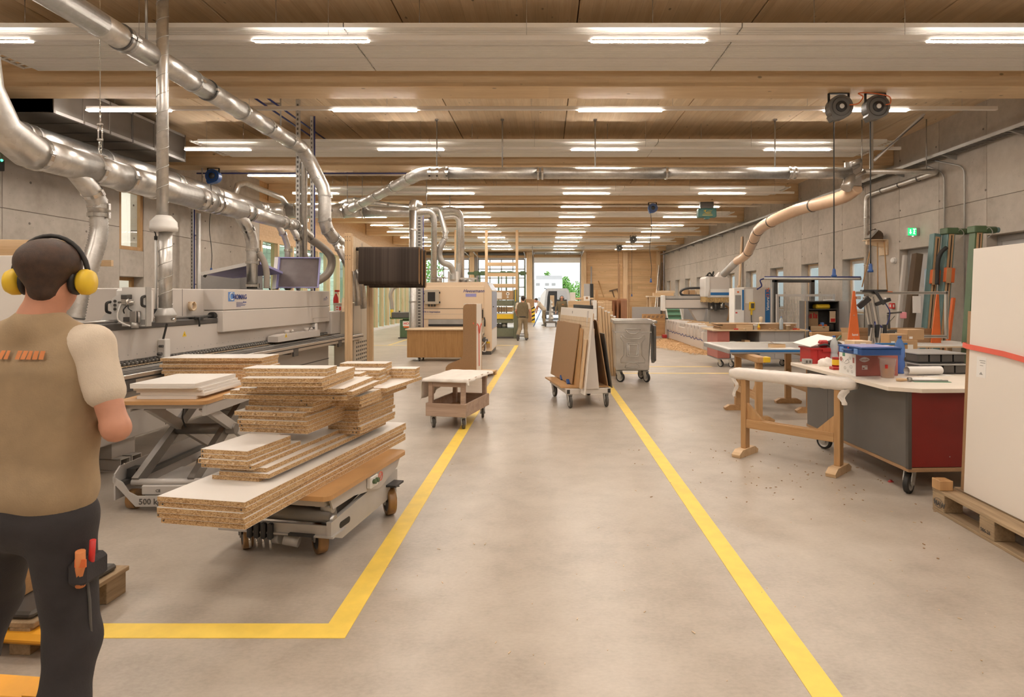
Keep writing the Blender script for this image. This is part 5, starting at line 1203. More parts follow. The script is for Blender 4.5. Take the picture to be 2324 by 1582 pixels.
part('drive_motor', MB().rbox(.64, .8, -.12, 0, .62, .98, .02).cyl((.72, -.08, .5), (.72, -.08, .64), .07, 14), M['beige'], t); part('pull_lever', MB().tube([(.8, -.1, 1.05), (.82, -.13, .98), (.82, -.13, .8)], .018, 8), M['black'], t)
part('valve', MB().cyl((.7, -.12, .42), (.9, -.12, .42), .04, 10).box(.78, .84, -.16, -.08, .36, .5), M['darksteel'], t)
for q in range(2): part('cable', MB().tube(spline([(.8, -.1, .6 - q * .1), (.66 + q * .2, -.15, .4), (.70, -.15, .18), (.78 + q * .05, -.1, .1), (.84, -.12, .3), (.86, -.1, .42)], 5), .012, 6), M['white' if q else 'black'], t)
part('step_plate', MB().box(.7, .95, -.03, 0, .2, .32), M['cardboard'], t); part('yellow_label', MB().box(.82, .95, -.01, -.002, .32, .37), M['yellow'], t)
part('duct_socket', MB().cyl((-.55, .2, 2.03), (-.55, .2, 2.14), .12, 16).cyl((.08, .9, 2.03), (.08, .9, 2.14), .12, 16).cyl((.3, .8, 2.03), (.3, .8, 2.14), .12, 16), M['galvdull'], t); part('clamp', MB().box(-.7, -.4, .1, .14, 2.14, 2.19).box(.0, .5, .7, .74, 2.14, 2.19).cyl((-.4, .1, 2.16), (-.3, .1, 2.2), .015, 6), M['alu'], t)
part('top_box', MB().box(-.3, -.02, .4, .7, 2.05, 2.36), M['paper'], t); part('air_tube', MB().tube(spline([(-.75, .1, 2.05), (-.68, .1, 2.35), (-.5, .1, 2.3), (-.3, .1, 2.12)], 5), .01, 5).tube(spline([(-.5, .1, 2.2), (-.3, .1, 2.42), (-.15, .1, 2.25)], 5), .01, 5), M['white'], t)
# ---- oak veneered box table on casters in front of it
t = thing('box_table', 'low oak veneered box table on casters before the cream sander', 'table', (-2.7, 15.75, 0))
part('box', MB().rbox(-.78, .78, -.42, .3, .1, .79, .004), M['oak'], t); part('tabletop', MB().rbox(-.82, .82, -.46, .34, .79, .82, .004), M['ply'], t)
for x, y in ((-.5, -.3), (.6, -.3), (-.5, .2), (.6, .2)): caster(t, x, y, .045, .03, .105, .5, 'tyre')
# ---- green edge sander
t = thing('edge_sander', 'green edge sanding machine with a yellow hose nozzle by the glass wall', 'machine', (-5.35, 23.9, 0))
part('base', MB().rbox(-.3, .5, -.25, .35, 0.03, .72, .02), M['green'], t); part('base_rim', MB().box(-.36, .54, -.28, .38, 0, .04), M['darksteel'], t)
part('table', MB().rbox(-.62, .55, -.28, .3, .80, 1.02, .015), M['darksteel'], t); part('bed', MB().box(-.66, .55, -.3, .3, .76, .80).box(-.2, .1, -.2, .2, .72, .76), M['green'], t)
part('knob', MB().cyl((-.35, -.1, 1.02), (-.35, -.1, 1.08), .03, 8).cyl((.05, -.1, 1.02), (.05, -.1, 1.08), .03, 8).cyl((-.72, -.1, .8), (-.66, -.1, .8), .03, 8), M['darksteel'], t)
part('nozzle', MB().bar((-.6, -.15, .74), (-.64, -.15, 1.14), .06, .1), M['yellow'], t); part('control_panel', MB().rbox(.1, .3, -.2, -.12, 1.2, 1.55, .01), M['yellow'], t)
part('hose', hose([(-.63, -.12, 1.12), (-.66, -.1, 1.4), (-.70, -.1, 1.72), (-.58, .0, 1.98), (-.2, .1, 2.08), (.4, .2, 2.2)], .07, .05, 12, .05), M['hose'], t)
part('name_plate', MB().box(-.18, .2, -.262, -.25, .48, .67), M['white'], t); text('HOF', .13, facing(-.15, -.264, .54), M['redbright'], t, 'plate_lettering', bold=.004); part('plate_band', MB().box(-.15, .2, -.265, -.26, .42, .48), M['orange'], t)
# ---- olive veneer press
t = thing('veneer_press', 'olive green veneer press with a yellow beam near the gates', 'machine', (-1.9, 23.7, 0))
OL = M['olive']
part('base', MB().rbox(-.75, .68, -.02, .9, .0, .4, .01), OL, t); part('base_plinth', MB().box(-.78, .72, -.05, .92, 0, .07), M['darksteel'], t)
for x in (.68, -.84): part('column', MB().rbox(x, x + .14, -.06, .2, 0, 1.9, .01), OL, t)
part('column_stripe', MB().box(.74, .77, -.065, -.06, 1.45, 1.9), M['yellow'], t)
part('head_box', MB().rbox(-.7, .66, -.05, .4, 1.52, 1.86, .01), M['cardboard'], t, 'brown control head'); part('notice', MB().box(-.08, .22, -.053, -.05, 1.55, 1.80), M['paper'], t); part('dial', MB().cyl((.45, -.06, 1.74), (.45, -.05, 1.74), .07, 14).cyl((.45, -.06, 1.61), (.45, -.05, 1.61), .04, 12), M['white'], t); part('dial_center', MB().cyl((.45, -.064, 1.74), (.45, -.06, 1.74), .025, 10).box(-.5, -.35, -.055, -.05, 1.6, 1.78), M['black'], t)
part('top_beam', MB().rbox(-.7, .66, -.04, .8, 1.29, 1.48, .01), OL, t); part('upper_platen', MB().box(-.7, .66, -.02, .8, 1.25, 1.28), M['paper'], t); part('wood_stock', MB().box(-.6, .6, .3, .5, 1.02, 1.08).box(-.6, .6, .3, .5, 1.13, 1.2), M['pine_x'], t)
part('lower_platen', MB().box(-.7, .66, -.03, .8, .95, .975), M['paper'], t); part('yellow_beam', MB().rbox(-.7, .66, -.05, .8, .76, .945, .008), M['yellow'], t); part('lower_beam', MB().box(-.68, .64, .0, .8, .60, .76), OL, t)
[part('cylinder', MB().cyl((x, .2, .4), (x, .2, .6), .12, 14), M['steel'], t) for x in (-.45, .3)]; part('pump', MB().rbox(-.1, .3, .25, .45, .4, .55, .01), M['darksteel'], t)
text('OTT', .15, Matrix.Translation((-.44, -.022, .12)) @ Matrix.Rotation(PI / 2, 4, 'X'), M['redbright'], t, 'red_lettering', bold=.01)
mb = MB()
for k in range(6): mb.cyl((-.1 + k * .1, .05, .98), (-.1 + k * .1, .05, 1.25), .012, 6)
part('guide_rod', mb, M['darksteel'], t, stuff=True)
# ---- timber storage rack and green clamp carrier behind it
t = thing('timber_rack', 'tall open rack of pale timber posts and rails near the gates', 'rack', (-2.4, 24.9, 0))
for x in (-1.25, .0, 1.25): part('post', MB().rbox(x - .055, x + .055, -.06, .06, 0, 4.35, .005), M['pine'], t)
for z in (2.88, 2.45, 2.0, 1.5, 1.05): part('rail', MB().rbox(.055, 1.195, -.05, .05, z, z + .15, .004), M['pine_x'], t)
t = thing('clamp_carrier', 'green steel clamp carrier frame in front of the glazed gates', 'rack', (-2.2, 27.5, 0))
part('top_bar', MB().rbox(-1.3, 1.35, -.05, .05, 2.62, 2.74, .01), M['green'], t)
for x in (-.95, -.75, .1, .45, 1.0, 1.3): part('upright', MB().box(x - .03, x + .03, -.03, .03, 0, 2.62), M['green'], t)
for x in (-.9, -.6, .3, .6, 1.2): part('clamp_head', MB().rbox(x - .12, x + .12, -.08, .08, 2.58, 2.78, .02), M['green'], t)
solo('fibreboard_sheet', MB().rbox(-.42, .42, -.02, .02, 0, 1.45, .002), M['mdf'], 'brown fibreboard sheet leaning on the post beside the open gate', 'board', (-1.1, 38.1, 0), 0)
t = thing('bollard', 'yellow and black striped guard post at the open gate', 'bollard', (-.72, 37.6, 0))
part('post', MB().rbox(-.1, .1, -.1, .1, 0, .98, .01), M['yellow'], t)
for k in range(4): part('stripe', MB().prism([(-.1, .1 + k * .24), (.1, .2 + k * .24), (.1, .3 + k * .24), (-.1, .2 + k * .24)], .101, .104, XZY), M['black'], t)
# ================================================================ WORKBENCH SIDE
# ---- upright white boards strapped on a pallet
t = thing('pallet', 'worn wooden pallet under the upright white boards', 'pallet', (2.955, 3.5, 0), -.035)
for y in (0, .5275, 1.06):
    for x in (0, .33, .66): part('block', MB().rbox(x, x + .10 + .04, y, y + .145, .022, .13, .004), M['old'], t)
for y in (0, .5275, 1.06): part('stringer_board', MB().rbox(0, .8, y, y + .145, .13, .152, .003), M['old'], t)
for x in (0, .33, .66): part('bottom_board', MB().rbox(x, x + .14, 0, 1.205, 0, .022, .003), M['old'], t)
for k, x in enumerate((0, .165, .33, .495, .66)): part('deck_board', MB().rbox(x, x + .14, -.01, 1.21, .152, .175, .003), M['old'], t)
text('MAW', .055, facex(-.0012, 1.185, .055, -1) @ Matrix.Rotation(0, 4, 'Z'), M['darksteel'], t, 'block_stamp', bold=.001)
text('506-26', .035, facex(-.0012, .66, .05, -1), M['darksteel'], t, 'block_stamp')
part('stamp_ring', MB().tube([(-.001, 1.13 + .055 * math.cos(a), .077 + .034 * math.sin(a)) for a in [2 * PI * i / 18 for i in range(19)]], .002, 4), M['darksteel'], t)
solo('spacer_block', MB().rbox(0, .1, -.05, .05, 0, .075, .003), M['beech'], 'orange-brown wooden spacer standing on the pallet end', 'wood block', (2.985, 4.645, .176), 0)
lean = .04; Ml = Matrix.Translation((2.99, 0, .177)) @ Matrix.Rotation(-.035, 4, 'Z') @ Matrix.Rotation(lean, 4, 'Y')
for k in range(7):
    th = .028
    o = solo('large_board', MB().rbox(0, th, 2.5 + .004 * (k % 3), 4.58 - .003 * (k % 2), 0, 1.83, .0015), M['panelwhite'], 'tall white board standing on the pallet, %s' % ('facing the aisle with the strap across' if k == 0 else '%s behind the strapped front one' % ORD[k - 1]), 'board', (0, 0, 0), 0, 'white boards on the pallet')
    o.matrix_world = Ml @ Matrix.Translation((k * (th + .001) + (.022 if k else 0), 0, 0))
o = solo('fibreboard_sheet', MB().rbox(0, .02, 2.6, 4.66, 0, 1.36, .0015), M['mdf'], 'brown fibreboard sheet standing between the tall white boards', 'board'); o.matrix_world = Ml @ Matrix.Translation((.029, 0, 0))
mb = MB(); pts = [(.232, 4.69, 1.10), (.02, 4.69, 1.10), (-.012, 4.60, 1.095), (-.02, 4.2, 1.075), (-.028, 3.9, 1.045), (-.028, 3.4, 1.035), (-.02, 2.9, 1.05), (-.012, 2.49, 1.10), (.2, 2.47, 1.1), (.24, 2.6, 1.1)]
for a, b in zip(pts, pts[1:]): mb.bar(a, b, .003, .038, (0, 0, 1) )
o = solo('lashing_strap', mb, M['strap'], 'coral red strap sagging around the tall white boards', 'strap'); o.matrix_world = Ml
o = solo('paper_label', MB().box(-.0012, -.0004, 4.39, 4.49, .88, 1.03), M['paper'], 'small white label stuck on the strapped white board', 'label'); o.matrix_world = Ml
part('print', MB().box(-.002, -.0012, 4.40, 4.46, 1.0, 1.005).box(-.002, -.0012, 4.40, 4.45, .985, .99).box(-.002, -.0012, 4.42, 4.455, .965, .969).prism([(4.42, .90), (4.46, .90), (4.44, .92)], -.002, -.0012, YZX), M['greymid'], o, stuff=True)
# ---- near workbench on casters
BA = .042; bx0, by0 = 2.975, 4.98
t = thing('workbench', 'mobile workbench with grey side doors, red end and pale plywood top', 'workbench', (bx0, by0, 0), BA)
part('worktop', MB().prism([(-.14, .05), (.06, -.08), (1.35, -.08), (1.35, 1.9), (-.12, 1.9)], .868, .9), M['paleply'], t, None, .003)
part('core', MB().box(.03, 1.25, .03, 1.74, .24, .86), M['darksteel'], t)
for a, b in ((.03, 1.0), (1.005, 1.30), (1.305, 1.75)): part('door', MB().rbox(0, .022, a, b, .23, .865, .002), M['greypanel'], t)
part('red_end', MB().rbox(.02, 1.25, 0, .022, .245, .866, .002), M['red'], t, 'red end panel'); part('corner_post', MB().rbox(-.004, .028, -.004, .03, .23, .866, .002), M['darksteel'], t)
part('base_board', MB().rbox(.0, 1.27, -.0, 1.77, .205, .24, .003), M['mdf'], t)
part('screw', MB().cyl((.35, -.001, .33), (.35, .001, .33), .005, 6), M['steel'], t)
for x, y, a in ((.1, .13, -.9), (.1, 1.62, .5), (1.1, .13, .4), (1.1, 1.62, .6)): caster(t, x, y, .085, .04, .205, a, 'black')
B1 = Matrix.Translation((bx0, by0, .9)) @ Matrix.Rotation(BA, 4, 'Z')
def onb(x, y, H=.9): return WH(x, y, H)
# carton and blue assortment case
p = onb(1942, 854); t = thing('carton', 'dark red carton with white side, printed oval, under the blue case', 'box', p, .09)
part('carton_body', MB().rbox(0, .42, 0, .27, 0, .22, .003), M['rose'], t); part('white_side', MB().box(-.001, .0, .0, .27, .0, .22).box(.0, .0015, -.001, .0, 0, .22), M['paper'], t)
mb = MB(); mb.prism([(.085 + .05 * math.cos(a), .155 + .024 * math.sin(a) * (1 - .25 * abs(math.cos(a)))) for a in [2 * PI * i / 24 for i in range(24)]], .001, .0025, XZY); part('oval_sign', mb, M['white'], t); part('square_sign', MB().box(.062, .115, -.0025, -.001, .062, .10), M['white'], t)
text('Lamello', .026, facing(.044, -.003, .147), M['rose'], t, 'sign_lettering'); part('square_print', MB().box(.066, .085, -.0035, -.0025, .066, .08).box(.09, .112, -.0035, -.0025, .085, .088).box(.09, .112, -.0035, -.0025, .092, .095), M['rose'], t, stuff=True)
mb = MB()
for (yy, zz, r) in ((.22, .13, .02), (.07, .08, .016), (.09, .16, .012), (.17, .06, .014), (.12, .035, .012), (.055, .035, .013)): mb.tube([(-.002, yy + r * math.cos(a), zz + r * math.sin(a)) for a in [2 * PI * i / 12 for i in range(13)]], .0012, 4)
mb.tube([(-.002, .17, .12), (-.002, .12, .15), (-.002, .10, .12), (-.002, .15, .10), (-.002, .19, .11)], .0015, 4)
part('line_print', mb, M['greymid'], t, stuff=True); part('dark_seal', MB().cyl((-.001, .235, .14), (-.0025, .235, .14), .022, 14).box(-.0025, -.001, .02, .045, .12, .17), M['rose'], t); part('green_tape', MB().box(-.0025, -.001, .17, .21, .17, .22).box(.25, .33, -.0025, -.001, .195, .22), M['conveyor'], t)
p = WH(1958, 808, 1.122); t = thing('assortment_case', 'flat blue plastic carrying case lying on the dark red carton', 'case', p, .06)
part('case_body', MB().rbox(0, .37, .02, .40, 0, .058, .006), M['blue'], t); part('lid', MB().rbox(-.004, .375, .015, .405, .058, .072, .004), M['blue'], t)
part('clear_lid', MB().box(.02, .35, .05, .38, .072, .075), M['lilac'], t)
part('handle', MB().tube(bend([(-.002, .15, .04), (-.04, .16, .04), (-.04, .27, .04), (-.002, .28, .04)], .03, 4), .008, 8), M['blue'], t)
for y in (.1, .33): part('clasp', MB().rbox(-.008, .0, y - .03, y + .03, .008, .056, .003), M['lightblue'], t)
part('red_button', MB().cyl((-.012, .215, .055), (-.004, .215, .055), .008, 8), M['redbright'], t)
# cup with shavings
p = onb(2014, 857); t = thing('plastic_cup', 'clear plastic cup of orange shavings before the red carton', 'cup', p)
part('cup_wall', MB().lathe([(.052, 0), (.054, .002), (.072, .172), (.076, .175), (.076, .18)], 24, caps=False).lathe([(0, .001), (.052, .001)], 24, caps=False), M['cup'], t)
rd = random.Random(3); mb = MB()
for k in range(120):
    a = rd.random() * 2 * PI; zz = .006 + rd.random() ** 1.2 * .085; rr = rd.random() ** .5 * (.045 + zz * .1); c = Vector((rr * math.cos(a), rr * math.sin(a), zz)); v = Vector((rd.gauss(0, 1), rd.gauss(0, 1), rd.gauss(0, 1))).normalized() * .016; w_ = v.orthogonal().normalized() * .006
    mb.add([c - v, c + w_, c + v, c - w_], [(0, 1, 2, 3)])
part('shavings', mb, M['orangeyel'], t, stuff=True); part('red_print', MB().box(-.055, -.03, -.062, -.058, .09, .125), M['redbright'], t)
# red crate of tools
p = onb(1846, 826); t = thing('tool_crate', 'red plastic crate heaped with tools at the bench corner', 'crate', p, BA)
part('crate_wall', MB().prism(rrect(-.02, .38, 0, .3, .03, 3), 0, .16).prism(rrect(-.035, .395, -.015, .315, .03, 3), .16, .175), M['redcrate'], t, None, .004); part('handle_rib', MB().box(.1, .26, -.02, -.0, .135, .16).box(.05, .06, -.006, 0, .02, .15).box(.3, .31, -.006, 0, .02, .15), M['redcrate'], t)
cz = .9 + .177
o = solo('white_panel_offcut', MB().box(-.16, .2, -.14, .14, 0, .008), M['lam'], 'tilted white offcut panel on the red tool crate', 'board', p + Vector((.08, .2, .235)), .3); o.rotation_euler = (.1, -.25, .3)
t = thing('power_drill', 'red and black power tool lying in the red crate', 'power tool', p + Vector((.16, .08, .178)), .3)
part('body', MB().rbox(-.07, .03, -.04, .04, .0, .08, .018), M['redcrate'], t); part('grip', MB().bar((.02, 0, .05), (.14, -.03, .03), .05, .05, bev=.015).tube(spline([(-.1, -.03, .02), (-.04, -.06, .035), (.04, -.06, .01), (.12, -.05, .03)], 5), .012, 8).tube(spline([(.0, .05, .05), (.1, .07, .06), (.2, .03, .04), (.24, 0, .01)], 5), .022, 8), M['blackplastic'], t)
t = thing('screwdriver', 'green-handled tool with wooden end sticking out of the crate', 'hand tool', p + Vector((.24, .05, .19)), .6)
part('handle', MB().cyl((.04, 0, .05), (.16, 0, .11), .012, 8), M['green'], t); part('wooden_end', MB().cyl((-.02, 0, .02), (.04, 0, .05), .014, 8), M['ply'], t)
def pet(name, label, loc, mat, capm, h=.33, r=.044, tilt=None):
    pr = [(0, 0), (r * .8, .0), (r, .012), (r, h * .28), (r * .9, h * .34), (r * .82, h * .38), (r * .9, h * .42), (r, h * .48), (r * 1.0, h * .66), (r * .85, h * .78), (r * .45, h * .90), (r * .32, h * .93), (r * .32, h * .97)]
    t = bottle(name, label, loc, pr, mat, [('cap', MB().lathe([(r * .38, h * .95), (r * .38, h * 1.01), (0, h * 1.01)], 14), capm)])
    part('water', MB().lathe([(0, .002), (r * .93, .01), (r * .93, h * .27), (r * .76, h * .38), (r * .93, h * .48), (r * .93, h * .6), (0, h * .6)], 16), M[mat], t)
pet('water_bottle', 'blue water bottle standing behind the blue case', Vector((3.44, 5.9, .9)), 'petblue', 'blue', .36, .047)
pet('water_bottle', 'clear water bottle with blue cap beside the red crate', onb(1893, 826), 'petclear', 'blue', .31, .043)
bottle('paint_tin', 'small red tin with yellow label next to the carton', onb(1899, 838), [(0, 0), (.045, 0), (.045, .12), (.047, .122), (.0, .123)], 'redcrate', [('yellow_label', MB().lathe([(.0455, .045), (.0455, .1)], 20, caps=False), 'yellow'), ('red_tray', MB().rbox(-.07, .05, -.075, .02, 0, .03, .005), 'redcrate')], cat='tin')
def lump(name, label, cat, loc, sx, sy, sz, mat, seed, amp=.22, n=22, m=12):
    rd = random.Random(seed); ph = [(rd.uniform(2, 6), rd.uniform(2, 6), rd.uniform(0, 6)) for _ in range(5)]; mb = MB(); vs = []; fs = []
    for j in range(m + 1):
        b = PI / 2 * j / m
        for i in range(n):
            a = 2 * PI * i / n; d = 1 + amp * sum(math.sin(q[0] * a * .5 * 2 // 1 + q[1] * b + q[2]) if False else math.sin(round(q[0]) * a + q[1] * b + q[2]) for q in ph) / 3
            vs.append((sx * math.cos(a) * math.cos(b) * d, sy * math.sin(a) * math.cos(b) * d, sz * math.sin(b) * d))
    fs = [(j * n + i, j * n + (i + 1) % n, (j + 1) * n + (i + 1) % n, (j + 1) * n + i) for j in range(m) for i in range(n)]
    mb.add(vs, fs, True); return solo(name, mb, M[mat], label, cat, loc)
lump('rag', 'crumpled white rag on the workbench before the red crate', 'cloth', onb(1876, 831), .09, .07, .085, 'cloth', 2)
t = thing('socket_strip', 'grey power socket block at the bench corner', 'socket', onb(1833, 826), BA); part('housing', MB().rbox(-.045, .045, -.02, .05, 0, .055, .004), M['greymid'], t); part('socket_face', MB().box(-.03, -.008, -.0215, -.02, .012, .04).box(.008, .03, -.0215, -.02, .012, .04), M['darksteel'], t)
t = thing('glue_bottle', 'blue glue bottle with pointed spout behind the case', 'bottle', onb(1935, 836), 0); part('bottle_body', MB().lathe([(0, 0), (.03, 0), (.03, .13), (.028, .14), (.028, .16), (.01, .17), (.007, .23), (0, .23)], 14), M['blue'], t)
t = thing('paper_roll', 'loosely rolled white drawing beside the red carton', 'paper', onb(2058, 853), .1)
mb = MB(); cu_ = [((.045 - .004 * i / 6) * math.cos(a), .047 + (.045 - .004 * i / 6) * math.sin(a)) for i, a in enumerate([-1.2 + .42 * q for q in range(20)])]
n = len(cu_); mb.add([(0, c[0], c[1]) for c in cu_] + [(.34, c[0] * 1.1, c[1]) for c in cu_], [(i, i + 1, n + i + 1, n + i) for i in range(n - 1)], True); part('sheet', mb, M['paper'], t)
def flat(name, label, loc, w, l, th, mat, rz, cat='paper'): return solo(name, MB().box(-w / 2, w / 2, -l / 2, l / 2, 0, th), M[mat], label, cat, loc, rz)
flat('drawing_sheet', 'white drawing sheet flat on the bench beyond the rolled paper', onb(2095, 848) , .3, .42, .003, 'paper', .2)
flat('folder', 'green folder under a white sheet on the near workbench', onb(2107, 865), .3, .16, .004, 'conveyor', -.1); flat('drawing_sheet', 'white sheet lying half over the green folder', onb(2088, 861) + Vector((0, 0, .0045)), .3, .16, .002, 'paper', .15)
t = thing('hand_brace', 'wooden-handled clamp bar lying at the edge of the plywood worktop', 'hand tool', onb(2052, 866), -.1)
part('handle', MB().lathe([(0, 0), (.012, .005), (.016, .04), (.011, .09), (0, .095)], 12, Matrix.Translation((-.07, 0, .016)) @ Matrix.Rotation(PI / 2, 4, 'Y')), M['pine_x'], t); part('bar', MB().bar((.02, 0, .012), (.36, .0, .012), .014, .01).cyl((.03, 0, .02), (.06, 0, .02), .018, 10), M['steel'], t)
# trays and boxes farther back on the same bench
for k, (x, y, w, l, z, lb) in enumerate(((.88, 1.05, .5, .5, 0, 'lower'), (.90, 1.1, .5, .5, .10, 'upper'))):
    q = B1 @ Vector((x, y, z)); t = thing('sorting_tray', 'grey and black sorting tray with bins, the %s of two on the bench' % lb, 'tray', q, BA)
    part('tray_rim', MB().rbox(-w / 2, w / 2, -l / 2, l / 2, .085, .097, .003), M['greymid'], t); part('tray_base', MB().box(-w / 2 + .02, w / 2 - .02, -l / 2 + .02, l / 2, 0, .012), M['blackplastic'], t)
    for j in range(4): part('bin', MB().rbox(-w / 2 + .01 + j * .12, -w / 2 + .115 + j * .12, -l / 2 + .01, -l / 2 + .2, .012, .085, .004), M['darksteel'], t)
q = B1 @ Vector((.66, 1.6, 0)); t = thing('sorting_tray', 'pale grey drawer unit at the back of the near workbench', 'tray', q, BA); part('unit', MB().rbox(-.3, .5, -.12, .14, 0, .14, .004), M['machine2'], t); part('yellow_edge', MB().box(-.3, .5, -.125, .14, .14, .155), M['yellow'], t)
for k, (x, z, w, h, m_, lb) in enumerate(((.5, .156, .2, .06, 'ply', 'pale wooden box, lower of two behind the water bottle'), (.5, .217, .19, .05, 'ply', 'pale wooden box, upper of two behind the water bottle'), (.86, .156, .12, .07, 'paper', 'white sticker roll on the drawer unit'), (1.02, .156, .16, .12, 'cardboard', 'small carton at the white boards end of the drawer unit'))):
    q = B1 @ Vector((x, 1.62, z)); t = thing('small_box' if m_ != 'paper' else 'tape_roll', lb, 'box' if m_ != 'paper' else 'tape roll', q, BA)
    part('body', MB().rbox(-w / 2, w / 2, -.1, .1, 0, h, .003) if m_ != 'paper' else MB().cyl((0, 0, 0), (0, 0, h), .07, 20), M[m_], t); part('label', MB().box(-.03, .03, -.1015 if m_ != 'paper' else -.072, -.1 if m_ != 'paper' else -.069, .015, h * .6), M['redbright'] if m_ == 'paper' else M['paper'], t)
solo('batten', MB().rbox(0, .35, -.012, .012, 0, .02, .003), M['bluepaint'], 'thin blue-edged strip lying on the boxes of the near bench', 'wood strip', B1 @ Vector((.62, 1.5, .228)), BA)
for k, (x, y) in enumerate(((.9, 1.62), (1.1, 1.64))):
    q = B1 @ Vector((x, y, .228 if k == 0 else .277)); t = thing('small_box', 'open carton on top of the drawer unit, %s' % ('beside the blue strip' if k == 0 else 'beside the white boards'), 'box', q, BA + .1 * k); part('body', MB().rbox(-.1, .1, -.08, .08, 0, .11, .002), M['cardboard'], t); part('label', MB().box(-.08, -.04, -.0815, -.08, .01, .035), M['paper'], t)
# ---- trestles
def trestle(label, loc, rz, L, H, mat='beech', wrap=False):
    t = thing('trestle', label, 'trestle', loc, rz); h2 = L / 2
    for s_ in (-1, 1):
        x = s_ * (h2 - .06); ft = [(-.19, 0), (.19, 0), (.2, .035), (.13, .075), (-.13, .075), (-.2, .035)]
        part('foot', MB().prism(ft, x - .045, x + .045, YZX), M['beech_x'] if not wrap else M['pine_x'], t, None, .004)
        part('leg', MB().rbox(x - .028, x + .028, -.045, .045, .075, H - .07, .004), M[mat], t)
        part('corner_brace', MB().prism([(x - s_ * .028, .62 * H), (x - s_ * .028, .43 * H), (x - s_ * .20, .43 * H)][::s_], -.02, .02, XZY), M[mat], t)
    for y in (-.028, .028): part('stretcher', MB().rbox(-h2 + .09, h2 - .09, y - .014, y + .014, .33 * H, .43 * H, .003), M['beech_x'], t)
    part('top_beam', MB().rbox(-h2 - .06, h2 + .06, -.055, .055, H - .08, H, .008), M['beech_x'], t)
    return t
p0, p1 = FL(1700, 1030), FL(1912, 1072); c = (p0 + p1) / 2 + Vector((-.05, -.03, 0)); ang = math.atan2(p1.y - p0.y, p1.x - p0.x); Lh = (p1 - p0).length + .12; HT = .875
t = trestle('wooden trestle wrapped in white plastic along its top beam', c, ang, Lh, HT, wrap=True)
mb = MB(); rd = random.Random(9); rows = []
for i in range(29):
    x = -Lh / 2 - .10 + (Lh + .2) * i / 28; e = 1 - max(0, abs(x) - Lh / 2 - .03) * 5; row = []
    for j in range(14):
        a = 2 * PI * j / 14; w = .072 * e + rd.uniform(-.004, .004); hh = .058 * e + rd.uniform(-.004, .004)
        ca, sa = math.cos(a), math.sin(a); s4 = (abs(ca) ** 7 + abs(sa) ** 7) ** (-1 / 7); row.append((x, w * ca * s4, HT - .035 + hh * sa * s4))
    rows.append(row)
n = 14; vs = [q for r in rows for q in r]; mb.add(vs, [(i * n + j, i * n + (j + 1) % n, (i + 1) * n + (j + 1) % n, (i + 1) * n + j) for i in range(28) for j in range(n)] + [tuple(range(n))[::-1], tuple(range(28 * n, 29 * n))], True)
part('plastic_wrap', mb, M['plasticwrap'], t, 'crinkled white plastic wrap')
def tatter(x, w, l, seed):
    rd = random.Random(seed); mb = MB(); R_ = []
    for i in range(8): R_.append([(x + (j / 3 - .5) * w * (1 - i * .06) + .012 * math.sin(i * 1.1 + seed), -.06 + .02 * math.sin(i * .9 + j * 2 + seed), HT - .07 - l * i / 7 - .015 * rd.random()) for j in range(4)])
    vs = [q for r in R_ for q in r]; return mb.add(vs, [(i * 4 + j, i * 4 + j + 1, i * 4 + j + 5, i * 4 + j + 4) for i in range(7) for j in range(3)], True)
part('torn_plastic', tatter(Lh / 2 + .0, .085, .15, 1), M['plasticwrap'], t); part('torn_plastic', tatter(-Lh / 2 - .02, .05, .2, 5), M['plasticwrap'], t)
trestle('plain wooden trestle carrying the corner of the glazed panel', (2.80, 8.4, 0), PI / 2, .98, .862)
trestle('plain wooden trestle hidden under the far side of the glazed panel', (3.75, 9.0, 0), PI / 2, .9, .862)
trestle('plain short wooden trestle in front of the tool cupboard', (5.75, 12.4, 0), .1, .6, .92)
solo('clamp_pad', MB().rbox(-.05, .05, -.06, .06, 0, .07, .006), M['yellow'], 'yellow plastic pad clipped on the plain trestle beam', 'pad', (2.86, 7.91, .79), .1)
t = thing('glazed_sheet', 'large glazed panel with blue film edge lying on trestles', 'panel', (2.5, 8.28, .864), .01)
part('frame', MB().rbox(0, 1.75, 0, 1.25, 0, .055, .004), M['greymid'], t); part('blue_edge', MB().box(.02, 1.75, -.004, .0, .022, .052), M['bluepaint'], t); part('white_rim', MB().box(0, 1.75, 0, .07, .055, .066).box(0, .07, .07, 1.25, .055, .066).box(.07, 1.75, 1.18, 1.25, .055, .066), M['white'], t)
part('pane', MB().box(.07, 1.75, .07, 1.18, .056, .06), M['alu'], t, 'reflecting glass')
p = WH(1762, 789, .93); t = thing('sanding_block', 'curved wooden offcut with white paper on the glazed panel', 'wood block', p, .05); part('block', MB().rbox(-.1, .11, -.05, .05, 0, .055, .004), M['pine_x'], t); part('paper_sheet', MB().add([(-.13, -.06, .1), (-.05, -.06, .066), (.12, -.06, .058), (.12, .06, .058), (-.05, .06, .066), (-.13, .06, .1)], [(0, 1, 4, 5), (1, 2, 3, 4)]), M['paper'], t)
flat('drawing_sheet', 'white sheet under the curved offcut on the glazed panel', WH(1775, 790, .93), .34, .2, .001, 'paper', .1)
